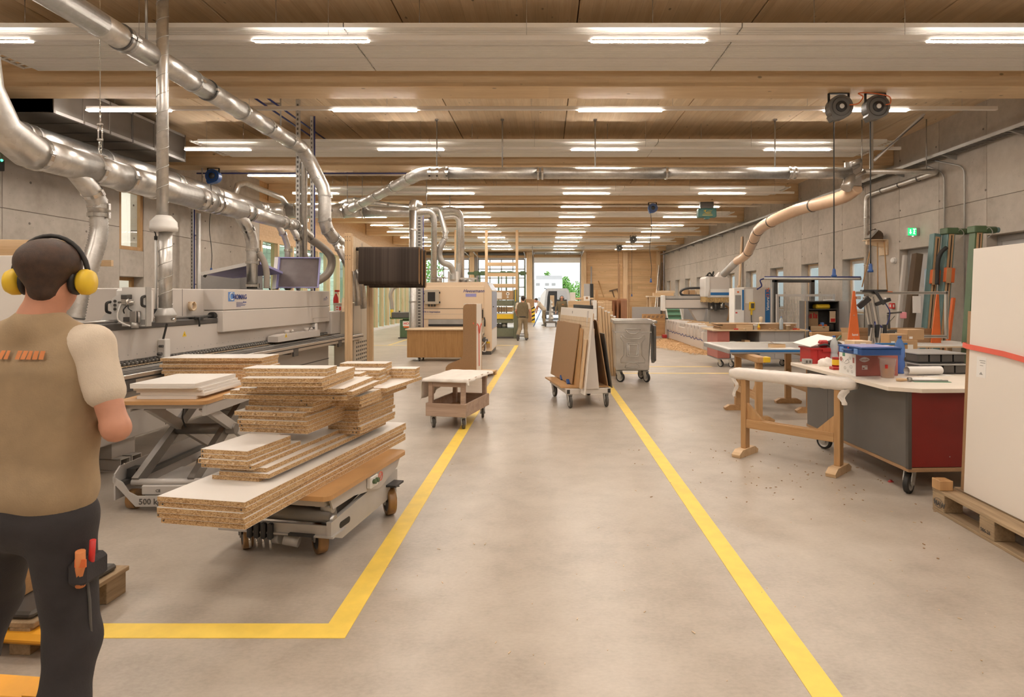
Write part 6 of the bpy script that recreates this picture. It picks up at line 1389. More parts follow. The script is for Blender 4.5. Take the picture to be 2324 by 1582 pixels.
# ---- far workbench
t = thing('workbench', 'far mobile workbench with rose end panel, grey doors and open shelf', 'workbench', (4.0, 14.1, 0))
part('worktop', MB().rbox(-.12, 2.1, -.06, 1.0, .838, .87, .003), M['ply'], t); part('end_panel', MB().rbox(.0, .28, 0, .02, .2, .836, .002).box(0, .02, .02, .9, .2, .836), M['rose'], t)
part('shelf', MB().box(.28, 1.0, .0, .9, .44, .46).box(.0, 2.0, .0, .9, .18, .21).box(.28, 1.0, .88, .9, .2, .836), M['greymid'], t)
for a, b in ((1.0, 1.33), (1.335, 1.66), (1.665, 2.0)): part('door', MB().rbox(a, b, 0, .02, .21, .836, .002), M['greyboard'], t)
for x in (.98, 1.98): part('divider', MB().box(x, x + .02, .02, .88, .21, .836), M['greymid'], t)
for x, y in ((.08, .1), (.3, .0), (1.6, .3), (1.95, .05)): caster(t, x, y, .075, .035, .18, .7, 'black', 'alu')
for k, (x, z, w, h, m_, lb) in enumerate(((.37, .461, .16, .13, 'paper', 'white archive box with yellow label on the open shelf'), (.53, .461, .14, .12, 'ply', 'wooden box beside the archive box on the shelf'), (.7, .461, .12, .16, 'cardboard', 'brown box in the middle of the open shelf'), (.84, .461, .12, .09, 'cardboard', 'low brown box at the door end of the shelf'), (.42, .211, .2, .15, 'paper', 'white box with round finger hole on the bottom shelf'), (.68, .211, .24, .12, 'ply', 'pale wooden box on the bottom shelf'))):
    q = thing('small_box', lb, 'box', (4.0 + x, 14.22, z)); part('body', MB().rbox(-w / 2, w / 2, -.1, .15, 0, h, .003), M[m_], q); part('label', MB().box(-.03, .03, -.102, -.1, h * .4, h * .7), M['yellow' if k == 0 else 'darksteel'], q)
for k in range(6):
    flat('brown_board', 'brown board in the flat stack on the far workbench, %s from the top' % ORD[5 - k], (4.95 + .03 * math.sin(k * 2), 14.45, .8705 + k * .023), 1.75 + .12 * math.sin(k * 3), .62, .022, 'cardboard' if k % 2 else 'mdf', .01 * math.sin(k), 'board')
flat('drawing_sheet', 'white sheet curling on the stack of brown boards', (5.1, 14.3, 1.01), .5, .36, .002, 'paper', .5); flat('drawing_sheet', 'second white sheet on the stack of brown boards', (5.75, 14.35, 1.01), .3, .3, .002, 'paper', .2)
bottle('glue_bottle', 'yellow glue bottle with pointed spout on the far workbench', (4.95, 14.08, .8705), [(0, 0), (.035, 0), (.035, .07), (.02, .09), (.012, .1), (.004, .17), (0, .17)], 'yellow', [('label', MB().lathe([(.0355, .015), (.0355, .05)], 14, caps=False), 'orange')])
bottle('jar', 'white tub next to the yellow glue bottle', (4.88, 14.1, .8705), [(0, 0), (.05, 0), (.05, .1), (.053, .1), (.053, .12), (0, .12)], 'paper', [('label', MB().lathe([(.0505, .03), (.0505, .08)], 14, caps=False), 'ply')], cat='tub')
bottle('glass_jar', 'small inverted bottle on the brown board stack', (5.06, 14.25, 1.01), [(0, 0), (.03, 0), (.032, .05), (.04, .07), (.04, .15), (.0, .16)], 'ply', [('cap', MB().cyl((0, 0, -.0), (0, 0, .02), .033, 12), 'white')])
pet('water_bottle', 'clear water bottle on the far workbench', (5.46, 14.06, .8705), 'petclear', 'lightblue', .3, .045)
bottle('jar', 'pale tub at the door end of the far workbench', (5.62, 14.07, .8705), [(0, 0), (.055, 0), (.055, .09), (.058, .09), (.058, .105), (0, .105)], 'ply', [('lid', MB().cyl((0, 0, .105), (0, 0, .115), .056, 16), 'white')], cat='tub')
for k, (x, m_) in enumerate(((4.42, 'redbright'), (5.78, 'redbright'), (5.86, 'orange'), (5.2, 'cardboard'), (5.32, 'cardboard'), (4.6, 'ply'))):
    t = thing('hand_tool' if m_ in ('redbright', 'orange') else 'wood_offcut', ('red-handled hand tool on the far workbench, %s from the rose panel' % ORD[k] if m_ in ('redbright', 'orange') else 'small wood offcut on the far workbench, %s from the rose panel' % ORD[k - 3]), 'hand tool' if m_ in ('redbright', 'orange') else 'wood block', (x, 14.07, .8705), .4 * k)
    part('handle' if m_ in ('redbright', 'orange') else 'block', MB().rbox(-.05, .05, -.02, .02, 0, .03, .005), M[m_], t)
solo('wood_block', MB().rbox(-.19, .19, -.03, .03, 0, .11, .003), M['pine_x'], 'upright pale wood block at the front of the far workbench', 'wood block', (4.52 + .1, 14.09, .8705), 0)
t = thing('air_hose', 'blue air hose hanging from the far workbench end', 'hose', (6.12, 14.1, 0)); part('hose', MB().tube(spline([(-.08, 0, .88), (.04, -.02, .82), (.06, -.03, .6), (.0, -.02, .45), (-.05, 0, .2), (.05, -.05, .02), (.4, -.1, .012)], 6), .012, 6), M['lightblue'], t)
# ---- white assembly table with the aluminium rig
t = thing('assembly_table', 'long white-topped assembly table behind the near workbench', 'table', (4.55, 9.3, 0))
part('tabletop', MB().rbox(0, 2.3, 0, .95, .86, .9, .004), M['white'], t); part('edge_band', MB().box(.0, 2.3, -.002, 0, .86, .88), M['ply'], t)
for x in (.08, 2.16):
    for y in (.06, .82): part('leg', MB().rbox(x, x + .07, y, y + .07, 0, .86, .004), M['pine'], t)
t = thing('assembly_rig', 'aluminium profile rig with orange triangular stand on the white table', 'machine', (4.82, 9.5, .9))
part('stand', MB().prism([(-.10, 0), (.10, 0), (.018, .83), (-.01, .83)], -.012, .012, XZY), M['orange'], t, 'orange triangular plate'); text('lamt', .055, facing(-.03, -.0125, .13), M['white'], t, 'plate_lettering', bold=.001)
part('stand_screw', MB().cyl((.0, -.016, .45), (0, -.012, .45), .008, 8).cyl((.0, -.016, .08), (0, -.012, .08), .008, 8), M['steel'], t)
part('stand', MB().prism([(1.36, 0), (1.52, 0), (1.48, .83), (1.455, .83)], -.25, -.23, XZY), M['orange'], t)
al = M['alu']
def prof(p0, p1, w=.045):
    p0, p1 = Vector(p0), Vector(p1); o = part('profile', MB().bar(p0, p1, w, w, bev=.004), al, t); d = Vector((0, -w / 2 - .0005, 0)); part('profile_groove', MB().bar(p0 + d, p1 + d, .002, w * .2), M['darksteel'], t); return o
prof((.03, 0, .80), (1.46, 0, .80)); prof((.5, 0, .12), (1.44, 0, .12)); prof((1.45, 0, .08), (1.45, 0, .83)); prof((.14, -.05, .74), (.28, -.05, .02), .04); prof((.20, -.05, .72), (.33, -.05, .02), .03); prof((.27, -.05, .74), (.41, -.05, .02), .04); prof((.20, -.1, .0), (.23, -.1, .26), .05); prof((.34, -.1, .0), (.37, -.1, .26), .05)
part('carriage', MB().rbox(.12, .5, -.06, .04, .815, .85, .006).bar((.3, -.06, .84), (.42, -.1, .62), .06, .04).bar((.3, -.08, .62), (.52, -.08, .70), .06, .05), M['blackplastic'], t); part('grip_arm', MB().bar((.04, -.08, .58), (.2, -.08, .72), .05, .08), M['blackplastic'], t)
for x in (.19, .3, .41): part('slider', MB().rbox(x, x + .05, -.115, -.06, .11, .31, .005), M['blackplastic'], t)
part('clamp_block', MB().rbox(.03, .09, -.05, .03, .7, .75, .004), M['alu'], t); part('label', MB().box(.42, .45, -.11, -.1, .70, .73), M['paper'], t); part('orange_lever', MB().bar((.48, -.05, .82), (.58, -.05, .815), .01, .012), M['orange'], t)
part('motor_box', MB().rbox(.50, .68, -.08, .02, .1, .22, .008), M['darksteel'], t); part('motor_shaft', MB().cyl((.62, -.09, .17), (.62, -.08, .17), .025, 14), M['chrome'], t); part('sensor_arm', MB().bar((.5, -.05, .48), (.72, -.05, .5), .025, .025).bar((.52, -.04, .46), (.53, -.04, .24), .03, .03).bar((.46, -.04, .26), (.62, -.04, .44), .008, .008), M['darksteel'], t); part('pink_block', MB().rbox(.72, .80, -.06, 0, .40, .50, .01), M['pink'], t)
part('blue_tube', MB().tube(spline([(.45, -.06, .66), (.52, -.08, .5), (.48, -.08, .32), (.42, -.08, .28)], 6), .008, 6), M['bluecable'], t); part('black_cable', MB().tube(spline([(.62, -.06, .12), (.63, -.08, .06), (.62, -.09, .01)], 5), .008, 6), M['black'], t)
t = thing('long_carton', 'long open carton lying behind the aluminium rig', 'box', (5.35, 9.9, .9)); part('carton_body', MB().rbox(-.4, 1.0, 0, .25, 0, .14, .003), M['cardboard'], t); part('flap', MB().add([(-.42, -.0, .14), (.98, 0, .14), (1.02, -.06, .225), (-.38, -.06, .235)], [(0, 1, 2, 3)]).add([(-.4, .25, .14), (1.0, .25, .14), (1.0, .3, .22), (-.4, .3, .22)], [(0, 1, 2, 3)]), M['cardboard'], t)
solo('brown_board', MB().rbox(0, 1.3, 0, .02, 0, .1, .002), M['mdf'], 'narrow brown board standing below the long carton', 'board', (4.96, 9.8, .901), 0)
lump('bag', 'dark blue tool bag with red pocket behind the rig', 'bag', (5.45, 10.02, 1.042), .12, .08, .17, 'bluecable', 8, .15)
# ---- open tool cupboard
t = thing('tool_cupboard', 'dark grey tool cupboard with both doors open by the windows', 'cupboard', (6.4, 14.8, 0))
part('carcass', MB().box(0, .02, 0, .5, 0, 1.53).box(.74, .76, 0, .5, 0, 1.53).box(.02, .74, .48, .5, 0, 1.53).box(.02, .74, 0, .48, 1.51, 1.53).box(.02, .74, 0, .48, .75, .78).box(.02, .74, 0, .48, .0, .1), M['darksteel'], t)
part('shelf', MB().box(.02, .74, .05, .48, 1.32, 1.335), M['darksteel'], t); part('door', MB().prism([(-.26, -.12), (0, -.01), (0, .012), (-.26, -.1)], .06, 1.53), M['greymid'], t); part('door_edge', MB().box(-.10, -.08, -.075, -.05, .06, 1.53), M['ply'], t); part('door', MB().box(.765, .785, -.45, 0, .06, 1.53), M['greymid'], t); part('lower_drawer', MB().rbox(.05, .7, -.02, .0, .45, .72, .004), M['paper'], t); part('lower_dark', MB().box(.05, .7, -.01, .0, .12, .44), M['black'], t)
part('tool_board', MB().box(.05, .38, .30, .32, .9, 1.27), M['cardboard'], t); part('red_tools', MB().box(.07, .11, .28, .3, 1.1, 1.22).box(.13, .16, .28, .3, 1.1, 1.19).box(.18, .22, .28, .3, 1.1, 1.21).box(.26, .29, .28, .3, 1.1, 1.23).box(.31, .35, .28, .3, 1.1, 1.2), M['redbright'], t, stuff=True)
part('bag', MB().rbox(.25, .6, .1, .35, 1.336, 1.45, .03), M['yellow'], t, 'yellow cloth bag'); part('side_rack', MB().box(.58, .72, .1, .12, 1.0, 1.28), M['ply'], t); part('red_box', MB().box(.6, .7, .08, .1, 1.02, 1.1), M['redbright'], t); part('blue_items', MB().rbox(.18, .3, .1, .2, .79, .84, .01).rbox(.38, .44, .1, .2, .9, 1.0, .01), M['lightblue'], t); part('small_shelf', MB().box(.1, .55, .08, .1, .79, .90).box(.1, .55, .08, .3, .90, .915), M['pine_x'], t); part('orange_items', MB().rbox(.34, .52, .1, .2, .916, .95, .01), M['orange'], t); part('black_machine', MB().rbox(.58, .7, .1, .3, .79, .98, .03), M['black'], t)
solo('white_tray', MB().rbox(-.11, .11, -.08, .08, 0, .03, .008), M['white'], 'small white tray on top of the open tool cupboard', 'tray', (7.0, 15.0, 1.531), 0)
# ---- machining centre
t = thing('machining_centre', 'grey and blue machining centre with bridge, spindle head and console bed', 'machine', (4.83, 18.6, 0))
part('bed_side', MB().rbox(0, 1.3, 0, 5.6, 0.0, .55, .01), MG, t); part('bed_rail', MB().box(.05, 1.2, 0, 5.6, .55, .66), MG2, t)
for k in range(12): 
    y = .3 + k * .45
    if k in (5, 6): continue
    part('console', MB().prism([(y - .02, .35), (y + .10, .35), (y + .12, .62), (y + .06, .74), (y - .02, .70)], -.06, .5, YZX), MG, t, None, .01); part('console_hole', MB().box(-.061, -.059, y + .02, y + .06, .62, .70), M['black'], t)
wv = []
for k in range(80): 
    u = k / 79; wv.append((-.004, .05 + u * 5.3, .27 + .05 * abs(math.sin(u * 34)) ** 3 + .015 * math.sin(u * 90)))
part('wave_line', MB().tube(wv, .012, 4), M['navy'], t, 'dark wavy decor line'); part('pedal', MB().rbox(-.22, -.05, 5.2, 5.45, 0, .14, .02), M['redcrate'], t)
mb = MB(); rd = random.Random(4)
for k in range(14): mb.box(.1 + rd.random() * .5, .5 + rd.random() * .5, .3 + k * .37, .36 + k * .37, .66, .74)
part('workpiece_strips', mb, M['pine_x'], t, stuff=True)
part('bridge_beam', MB().rbox(-.4, 2.3, 3.9, 4.3, 1.18, 1.55, .01), MG, t); part('bridge_top', MB().box(-.35, 2.3, 3.92, 4.3, 1.55, 1.66), M['galvdull'], t); part('bridge_groove', MB().box(-.4, 2.3, 3.895, 3.9, 1.52, 1.55).box(-.4, 2.3, 3.895, 3.9, 1.18, 1.21), M['darksteel'], t); part('bridge_end', MB().rbox(-.48, -.38, 3.85, 4.35, 1.1, 1.68, .02), M['white'], t)
part('bridge_post', MB().prism([(.8, .74), (1.05, .74), (1.15, 1.18), (.55, 1.18)], -4.3, -3.95, XZY).box(1.3, 2.2, 3.95, 4.35, 0, 1.18), MG2, t)
part('cable_chain', MB().tube(spline([(.98, 4.0, 1.95), (.5, 4.0, 1.94), (.28, 4.0, 1.88), (.2, 4.0, 1.78), (.28, 4.0, 1.69), (.6, 4.0, 1.67), (1.2, 4.0, 1.67)], 5), .045, 6), M['blackplastic'], t)
hp2 = [(.92, 1.62), (1.0, 1.62), (1.0, 1.60), (1.78, 1.60), (1.78, 2.30), (1.02, 2.36), (.96, 2.34), (.92, 2.28)]
part('head_hood', MB().prism(hp2, -4.0, -3.2, XZY), MG, t, None, .02); part('hood_white', MB().prism([(.9, 1.64), (1.0, 1.64), (1.06, 1.9), (1.06, 2.30), (.99, 2.35), (.92, 2.3)], -3.22, -3.17, XZY), M['white'], t); part('hood_white', MB().box(1.1, 1.78, 3.19, 3.2, 1.62, 1.9), M['white'], t); part('hood_stripe', MB().box(1.1, 1.77, 3.18, 3.19, 1.68, 1.78), M['bluepaint'], t, 'blue stripe')
br_ = MB(); rd = random.Random(6)
for k in range(60): x = .93 + k * .0142; br_.bar((x, 3.22, 1.62), (x + rd.uniform(-.012, .012), 3.2, 1.40 + rd.uniform(0, .05)), .013, .012)
for k in range(30): y = 3.22 + k * .026; br_.bar((.93, y, 1.62), (.92, y, 1.42 + rd.uniform(0, .04)), .013, .012)
part('brush_curtain', br_, M['brush'], t, stuff=True)
part('spindle', MB().box(1.2, 1.7, 3.5, 3.9, 1.15, 1.62).cyl((1.35, 3.4, 1.12), (1.35, 3.4, 1.5), .05, 10).cyl((1.55, 3.4, 1.2), (1.55, 3.4, 1.5), .045, 10), M['darksteel'], t); part('spindle_motor', MB().cyl((1.55, 3.38, 1.22), (1.55, 3.38, 1.42), .05, 12).cyl((1.2, 3.4, 1.18), (1.2, 3.4, 1.3), .04, 10), M['chrome'], t)
part('suction_cone', MB().add([(1.35, 3.3, 2.3), (1.76, 3.3, 2.3), (1.76, 3.8, 2.3), (1.35, 3.8, 2.3), (1.5, 3.45, 2.52), (1.66, 3.45, 2.52), (1.66, 3.65, 2.52), (1.5, 3.65, 2.52)], [(0, 1, 5, 4), (1, 2, 6, 5), (2, 3, 7, 6), (3, 0, 4, 7), (4, 5, 6, 7)]), MG, t); part('hood_cables', MB().tube(spline([(1.1, 3.6, 2.33), (1.15, 3.6, 2.48), (1.3, 3.6, 2.42), (1.32, 3.6, 2.55), (1.22, 3.6, 2.34)], 5), .02, 6).tube(spline([(1.05, 3.6, 2.33), (1.1, 3.6, 2.44), (1.2, 3.6, 2.5), (1.25, 3.6, 2.33)], 5), .02, 6).box(1.05, 1.3, 3.55, 3.7, 2.32, 2.4), M['black'], t)
part('feed_hose', MB().tube(spline([(1.75, 3.6, 1.3), (1.85, 3.5, 1.2), (1.86, 3.5, 1.0), (1.8, 3.5, .75)], 5), .035, 8), M['oak'], t)
t = thing('control_cabinet', 'grey control cabinet with blue side stripe and hanging papers', 'cabinet', (6.02, 19.4, 0))
part('cabinet_body', MB().rbox(.32, 1.32, 0, .9, 0, 1.93, .01), MG, t); part('operator_panel', MB().rbox(.0, .32, -.05, .5, 0.0, 1.9, .01), M['paper'], t); part('screen', MB().box(.03, .22, -.053, -.05, 1.22, 1.68), M['greymid'], t, 'dark screen'); part('panel_stripe', MB().box(.25, .31, -.054, -.05, 1.2, 1.85), M['bluepaint'], t); part('emergency_button', MB().cyl((.12, -.07, 1.78), (.12, -.05, 1.78), .03, 10), M['orange'], t); part('key_row', MB().box(.04, .12, -.054, -.05, 1.1, 1.14), M['redbright'], t)
part('paper_sheet', MB().box(.10, .3, -.058, -.056, .85, 1.15), M['paper'], t); part('paper_sheet', MB().box(.36, .62, -.006, -.003, 1.42, 1.88), M['paper'], t); part('side_stripe', MB().box(1.0, 1.16, -.004, 0, .02, 1.86), M['bluepaint'], t, 'blue stripe'); part('right_edge', MB().box(1.18, 1.3, -.006, 0, .02, 1.9), M['white'], t)
text('Venture', .13, Matrix.Translation((1.125, -.006, 1.18)) @ Matrix.Rotation(PI / 2, 4, 'X') @ Matrix.Rotation(PI / 2, 4, 'Z'), M['white'], t, 'stripe_lettering', bold=.002, shear=.2); text('12 XL', .13, Matrix.Translation((1.125, -.006, 1.60)) @ Matrix.Rotation(PI / 2, 4, 'X') @ Matrix.Rotation(PI / 2, 4, 'Z'), M['orange'], t, 'stripe_lettering', bold=.003)
hn = part('handset', MB().rbox(.48, .66, -.06, -.005, 1.2, 1.46, .015), M['yellow'], t, 'yellow handset'); part('keypad', MB().box(.53, .63, -.063, -.06, 1.26, 1.42), M['darksteel'], hn); part('handset_grip', MB().bar((.56, -.03, 1.22), (.55, -.03, 1.05), .06, .04), M['yellow'], t); part('handset_cord', MB().tube(spline([(.55, -.03, 1.05), (.55, -.04, .9), (.58, -.04, .7), (.62, -.03, .4)], 4), .015, 6), M['darksteel'], t)
t = thing('safety_gate', 'dark portal frame standing beside the grey control cabinet', 'frame', (6.2, 16.4, 0)); part('portal', MB().bar((0, 0, 0), (0, 0, 2.1), .11, .11).bar((1.0, 0, 0), (1.0, 0, 2.1), .11, .11).bar((-.055, 0, 2.06), (1.055, 0, 2.06), .11, .09), M['darksteel'], t, None, .01); part('switch_box', MB().rbox(.02, .1, -.1, -.05, 1.35, 1.7, .01).rbox(.02, .12, -.1, -.05, .55, .8, .01), M['black'], t); part('warning_label', MB().box(.03, .1, -.104, -.1, .6, .75), M['paper'], t)
t = thing('air_pipe', 'horizontal blue-grey air pipe with cables before the windows', 'pipe', (6.0, 16.6, 2.13)); part('pipe', MB().cyl((0, 0, 0), (1.32, -2.5, -.08), .035, 8), M['galvdull'], t); part('cable', MB().cyl((0, 0, .045), (1.32, -2.5, -.04), .018, 6).tube(spline([(0, 0, 0), (-.12, .02, -.05), (-.08, .02, -.2), (-.2, .05, -.3)], 5), .02, 6), M['bluecable'], t)
t = thing('safety_fence', 'low grey wire fence in front of the narrow windows', 'fence', (6.15, 16.1, 0))
for x in (0, .6, 1.2): part('post', MB().box(x - .03, x + .03, -x * .5 - .03, -x * .5 + .03, 0, 1.7), M['machine2'], t)
part('rail', MB().bar((0, 0, 1.67), (1.2, -.6, 1.67), .05, .06).bar((0, 0, .2), (1.2, -.6, .2), .04, .04), M['machine2'], t)
mb = MB()
for k in range(36): u = k / 35; mb.bar((1.2 * u, -.6 * u, .2), (1.2 * u, -.6 * u, 1.66), .005, .005)
for k in range(14): mb.bar((0, 0, .25 + k * .1), (1.2, -.6, .25 + k * .1), .005, .005)
part('wire_mesh', mb, M['alu'], t, stuff=True)
t = thing('chip_conveyor', 'inclined green chip conveyor behind the machining centre', 'conveyor', (5.0, 24.6, 0)); part('belt', MB().add([(.06, 0, .35), (.6, 0, .35), (.52, .5, 1.2), (.0, .5, 1.2)], [(0, 1, 2, 3)]), M['conveyor'], t)
for k in range(4): f = k / 4; part('cleat', MB().bar((.05 - .05 * f, .48 * f - .01, .45 + .8 * f), (.58 - .07 * f, .48 * f - .01, .45 + .8 * f), .03, .05), M['green'], t)
part('side_cheek', MB().bar((.03, -.02, .3), (-.03, .5, 1.22), .03, .09).bar((.63, -.02, .3), (.55, .5, 1.22), .03, .09), M['white'], t); part('support', MB().bar((.02, .5, 0), (.02, .5, 1.2), .05, .05).bar((.52, .5, 0), (.52, .5, 1.2), .05, .05), M['greymid'], t)
t = thing('upright_board', 'large grey board standing upright behind the metal bin', 'board', (3.62, 25.3, 0)); part('board', MB().rbox(0, 1.18, 0, .04, .05, 1.2, .004), M['greyboard'], t); part('frame_post', MB().box(1.18, 1.25, -.02, .06, 0, 1.24).box(.0, .06, .0, .06, 0, .05), M['darksteel'], t)
for x, w in ((5.75, 1.0), (6.85, .6)): solo('upright_board', MB().rbox(0, w, 0, .04, 0, 1.2, .004), M['greyboard'], 'grey cladding board behind the machining bridge, %s one' % ('wider' if w > .8 else 'narrower'), 'board', (x, 25.2, 0), 0)
t = thing('template_board', 'orange-brown plywood template with notched top edge beside the bed', 'board', (3.84, 24.1, 0)); part('sheet', MB().rbox(0, .92, 0, .03, .06, .94, .003), M['beech_x'], t); part('lip', MB().box(0, .92, -.06, 0, .06, .1), M['beech_x'], t)
for k in range(5): part('notch', MB().bar((.06 + k * .17, -.003, .78), (.1 + k * .17, -.003, .88), .002, .02).bar((.11 + k * .17, -.003, .78), (.15 + k * .17, -.003, .88), .002, .02), M['darksteel'], t)
for x in (.1, .8): part('roller', MB().cyl((x, -.0, .03), (x + .04, 0, .03), .03, 10), M['black'], t)
t = thing('guide_post', 'slim grey post with black cap beside the notched template', 'post', (4.78, 23.9, 0)); part('post', MB().box(-.03, .03, -.03, .03, 0, .74), M['alu'], t); part('cap', MB().cyl((0, 0, .74), (0, 0, .79), .06, 10), M['black'], t)
mb = MB(); rd = random.Random(11)
for k in range(2600):
    y = 17.0 + rd.random() * 6.6; x = 4.83 - (rd.random() ** 1.7) * (.35 + 1.5 * (1 - abs(y - 21) / 5)) ; a = rd.random() * PI; s_ = .02 + rd.random() * .03
    dx, dy = s_ * math.cos(a), s_ * math.sin(a); z = .004 + rd.random() * .02
    mb.add([(x - dx, y - dy, z), (x + dy * .4, y - dx * .4, z + .006), (x + dx, y + dy, z), (x - dy * .4, y + dx * .4, z + .004)], [(0, 1, 2, 3)])
pg = []
for k in range(26): y = 16.9 + k * .27; pg.append((4.83 - (.25 + .9 * math.sin(PI * k / 25) + .12 * math.sin(k * 2.1)), y))
mb.prism([(4.83, 23.7), *pg[::-1], (4.83, 16.9)], .0, .003)
solo('wood_shavings', mb, M['shavings'], 'pale wood shavings spilled on the floor along the machining bed', 'shavings', kind='stuff')
mb = MB(); rd = random.Random(21)
for k in range(260):
    x, y = rd.uniform(-1, 3.6), 2 + rd.random() ** 1.3 * 8; a = rd.random() * PI; s_ = .004 + rd.random() ** 3 * .02
    mb.bar((x, y, .003), (x + s_ * math.cos(a), y + s_ * math.sin(a), .004), .004, .003)
solo('floor_chips', mb, M['ply'], 'tiny pale wood chips scattered over the aisle floor', 'wood chips', kind='stuff')
mb = MB()
for k in range(90):
    x, y = rd.gauss(2.4, .55), rd.gauss(5.6, .8); a = rd.random() * PI; s_ = .006 + rd.random() * .015; mb.bar((x, y, .003), (x + s_ * math.cos(a), y + s_ * math.sin(a), .004), .006, .004)
solo('floor_crumbs', mb, M['mdf'], 'dark wood crumbs on the floor around the wrapped trestle', 'wood chips', kind='stuff')
lump('leaf_scrap', 'small crumpled dark red scrap on the floor before the bench', 'scrap', FL(2022, 1094), .022, .016, .018, 'redcrate', 3, .4, 10, 5)
# ---- things on the concrete wall
t = thing('exit_sign', 'glowing green escape route sign above the grey door', 'sign', (7.24, 12.14, 2.855))
part('housing', MB().rbox(0, .24, 0, .06, 0, .16, .006), M['galvdull'], t); part('green_face', MB().box(.005, .175, -.003, 0, .005, .155), M['exit'], t, 'lit green face')
mb = MB().box(.045, .063, -.006, -.003, .06, .125).prism([(.028, .07), (.054, .032), (.08, .07)], .003, .006, XZY).box(.105, .165, -.005, -.003, .125, .14).cyl((.13, -.006, .115), (.13, -.003, .115), .009, 8).bar((.13, -.005, .105), (.125, -.005, .065), .003, .014).bar((.125, -.005, .065), (.145, -.005, .03), .003, .009).bar((.125, -.005, .065), (.11, -.005, .035), .003, .009).bar((.115, -.005, .09), (.148, -.005, .085), .003, .008)
part('arrow_and_runner', mb, M['exitwhite'], t); part('spot_lamp', MB().cyl((.12, .03, -.012), (.12, .03, 0), .015, 10), M['exitwhite'], t)
t = thing('tool_shelf', 'small wooden wall shelf with brooms hanging under it', 'shelf', (7.48, 13.4, 2.85)); part('bracket', MB().prism([(0, .02), (-.40, .02), (-.40, -.06), (-.1, -.12), (0, -.12)][::-1], -.03, .03, XZY).box(-.03, 0, -.16, .16, -.3, .03), M['ply'], t); part('shelf_board', MB().rbox(-.42, 0, -.14, .14, .02, .04, .003), M['ply'], t)
lump('brush_head', 'dark brown brush heads heaped on the small wall shelf', 'brush', (7.28, 13.4, 2.891), .17, .11, .20, 'trunk', 5, .3); t = thing('dustpan', 'grey dustpan tilted on the small wall shelf', 'dustpan', (7.2, 13.32, 2.9), 0); part('pan', MB().prism([(-.16, .02), (.02, .2), (.05, .18), (-.12, .0)], -.12, .1, XZY), M['galvdull'], t)
for k, (dx, bx_, l) in enumerate(((-.28, -.52, 1.0), (-.22, -.24, 1.1), (-.14, -.10, 1.1))): solo('broom_handle', MB().cyl((dx, .0, -.03), (bx_, -.05, -l), .013, 8), M['beech'], 'wooden broom handle hanging under the wall shelf, %s from the window' % ORD[k], 'broom', (7.48, 13.4 - .12 * k, 2.85), 0, 'broom handles under the wall shelf')
t = thing('alarm_button', 'red fire alarm button on the concrete wall by the door', 'alarm', (7.46, 13.05, 1.44)); part('housing', MB().rbox(-.05, .02, -.06, .06, -.06, .06, .006), M['redbright'], t); part('white_center', MB().box(-.052, -.05, -.025, .025, -.03, .03).box(-.03, .0, -.0615, -.06, -.03, .03), M['white'], t)
t = thing('wall_sounder', 'round white sounder on the concrete wall beside the door', 'alarm', (7.46, 13.0, 2.41)); part('dome', MB().ball((-.02, 0, 0), .065, 16, 10, (.7, 1, 1)), M['white'], t); part('base', MB().cyl((-.0, 0, 0), (.02, 0, 0), .07, 16), M['white'], t)
solo('leaning_sheet', MB().prism([(0, 0), (.4, 0), (.28, 1.5), (.02, 1.5)], 0, .012, XZY), M['alu'], 'grey metal sheet leaning on the concrete wall behind the rig', 'sheet', (6.78, 12.9, .0), 0)
# dismantled machine uprights leaning on the wall
def column(label, base, top, w, side, face, group=None, motor=0, block=None):
    base, top = Vector(base), Vector(top); t = thing('machine_upright', label, 'machine part', base); d = top - base; u = d.normalized()
    part('beam', MB().bar((0, 0, 0), d, w, w * 1.1, (0, 1, 0), .005), M[side], t)
    if face: part('guide_rail', MB().bar(Vector((-.0, -w * .55 - .006, 0)), d * .98 + Vector((-.0, -w * .55 - .006, 0)), w * .62, .012, (0, 1, 0)), M[face], t); part('rail_slot', MB().bar(Vector((.0, -w * .55 - .014, 0)), d * .97 + Vector((0, -w * .55 - .014, 0)), w * .12, .004, (0, 1, 0)), M['black'], t)
    if motor: part('head', MB().rbox(-w * .75, w * .75, -w * .8, w * .7, -.06, .05, .012, Matrix.Translation(d)), M['green'], t); part('motor', MB().cyl(d + Vector((w * .6, 0, -.01)), d + Vector((w * .6 + motor, 0, -.01)), .055, 14), M['green'], t); part('motor_cap', MB().cyl(d + Vector((w * .6 + motor, 0, -.01)), d + Vector((w * .6 + motor + .05, 0, -.01)), .045, 14), M['tealsteel'], t); part('cable_loop', MB().tube(spline([d + Vector((w * .7, -.08, -.02)), d + Vector((w, -.1, .02)), d + Vector((w * 1.4, -.1, -.06)), d + Vector((w * .9, -.09, -.14))], 5), .006, 5), M['galvdull'], t)
    if block: part('slide_block', MB().bar(d * (block - .045) + Vector((0, -w * .7, 0)), d * (block + .045) + Vector((0, -w * .7, 0)), w * 1.1, .08, (0, 1, 0), .006), M['orange'], t); part('slide_face', MB().bar(d * (block - .05) + Vector((-.03, -w * .7 - .042, 0)), d * (block + .044) + Vector((-.03, -w * .7 - .042, 0)), w * .6, .005, (0, 1, 0)), M['cardboard'], t)
    return t
column('green-headed machine upright with orange slide, leaning closest to the grey door', (6.66, 10.75, .0), (7.0, 10.9, 2.76), .13, 'tealsteel', 'cardboard', motor=.0, block=.72)
column('green-headed machine upright with a motor and orange slide, second along the wall', (6.82, 10.6, 0), (7.14, 10.75, 2.80), .14, 'tealsteel', 'cardboard', motor=.22, block=.72)
column('green-headed machine upright with a motor rising behind the white boards', (6.62, 9.6, 0), (6.92, 9.75, 2.72), .13, 'green', 'cardboard', motor=.22)
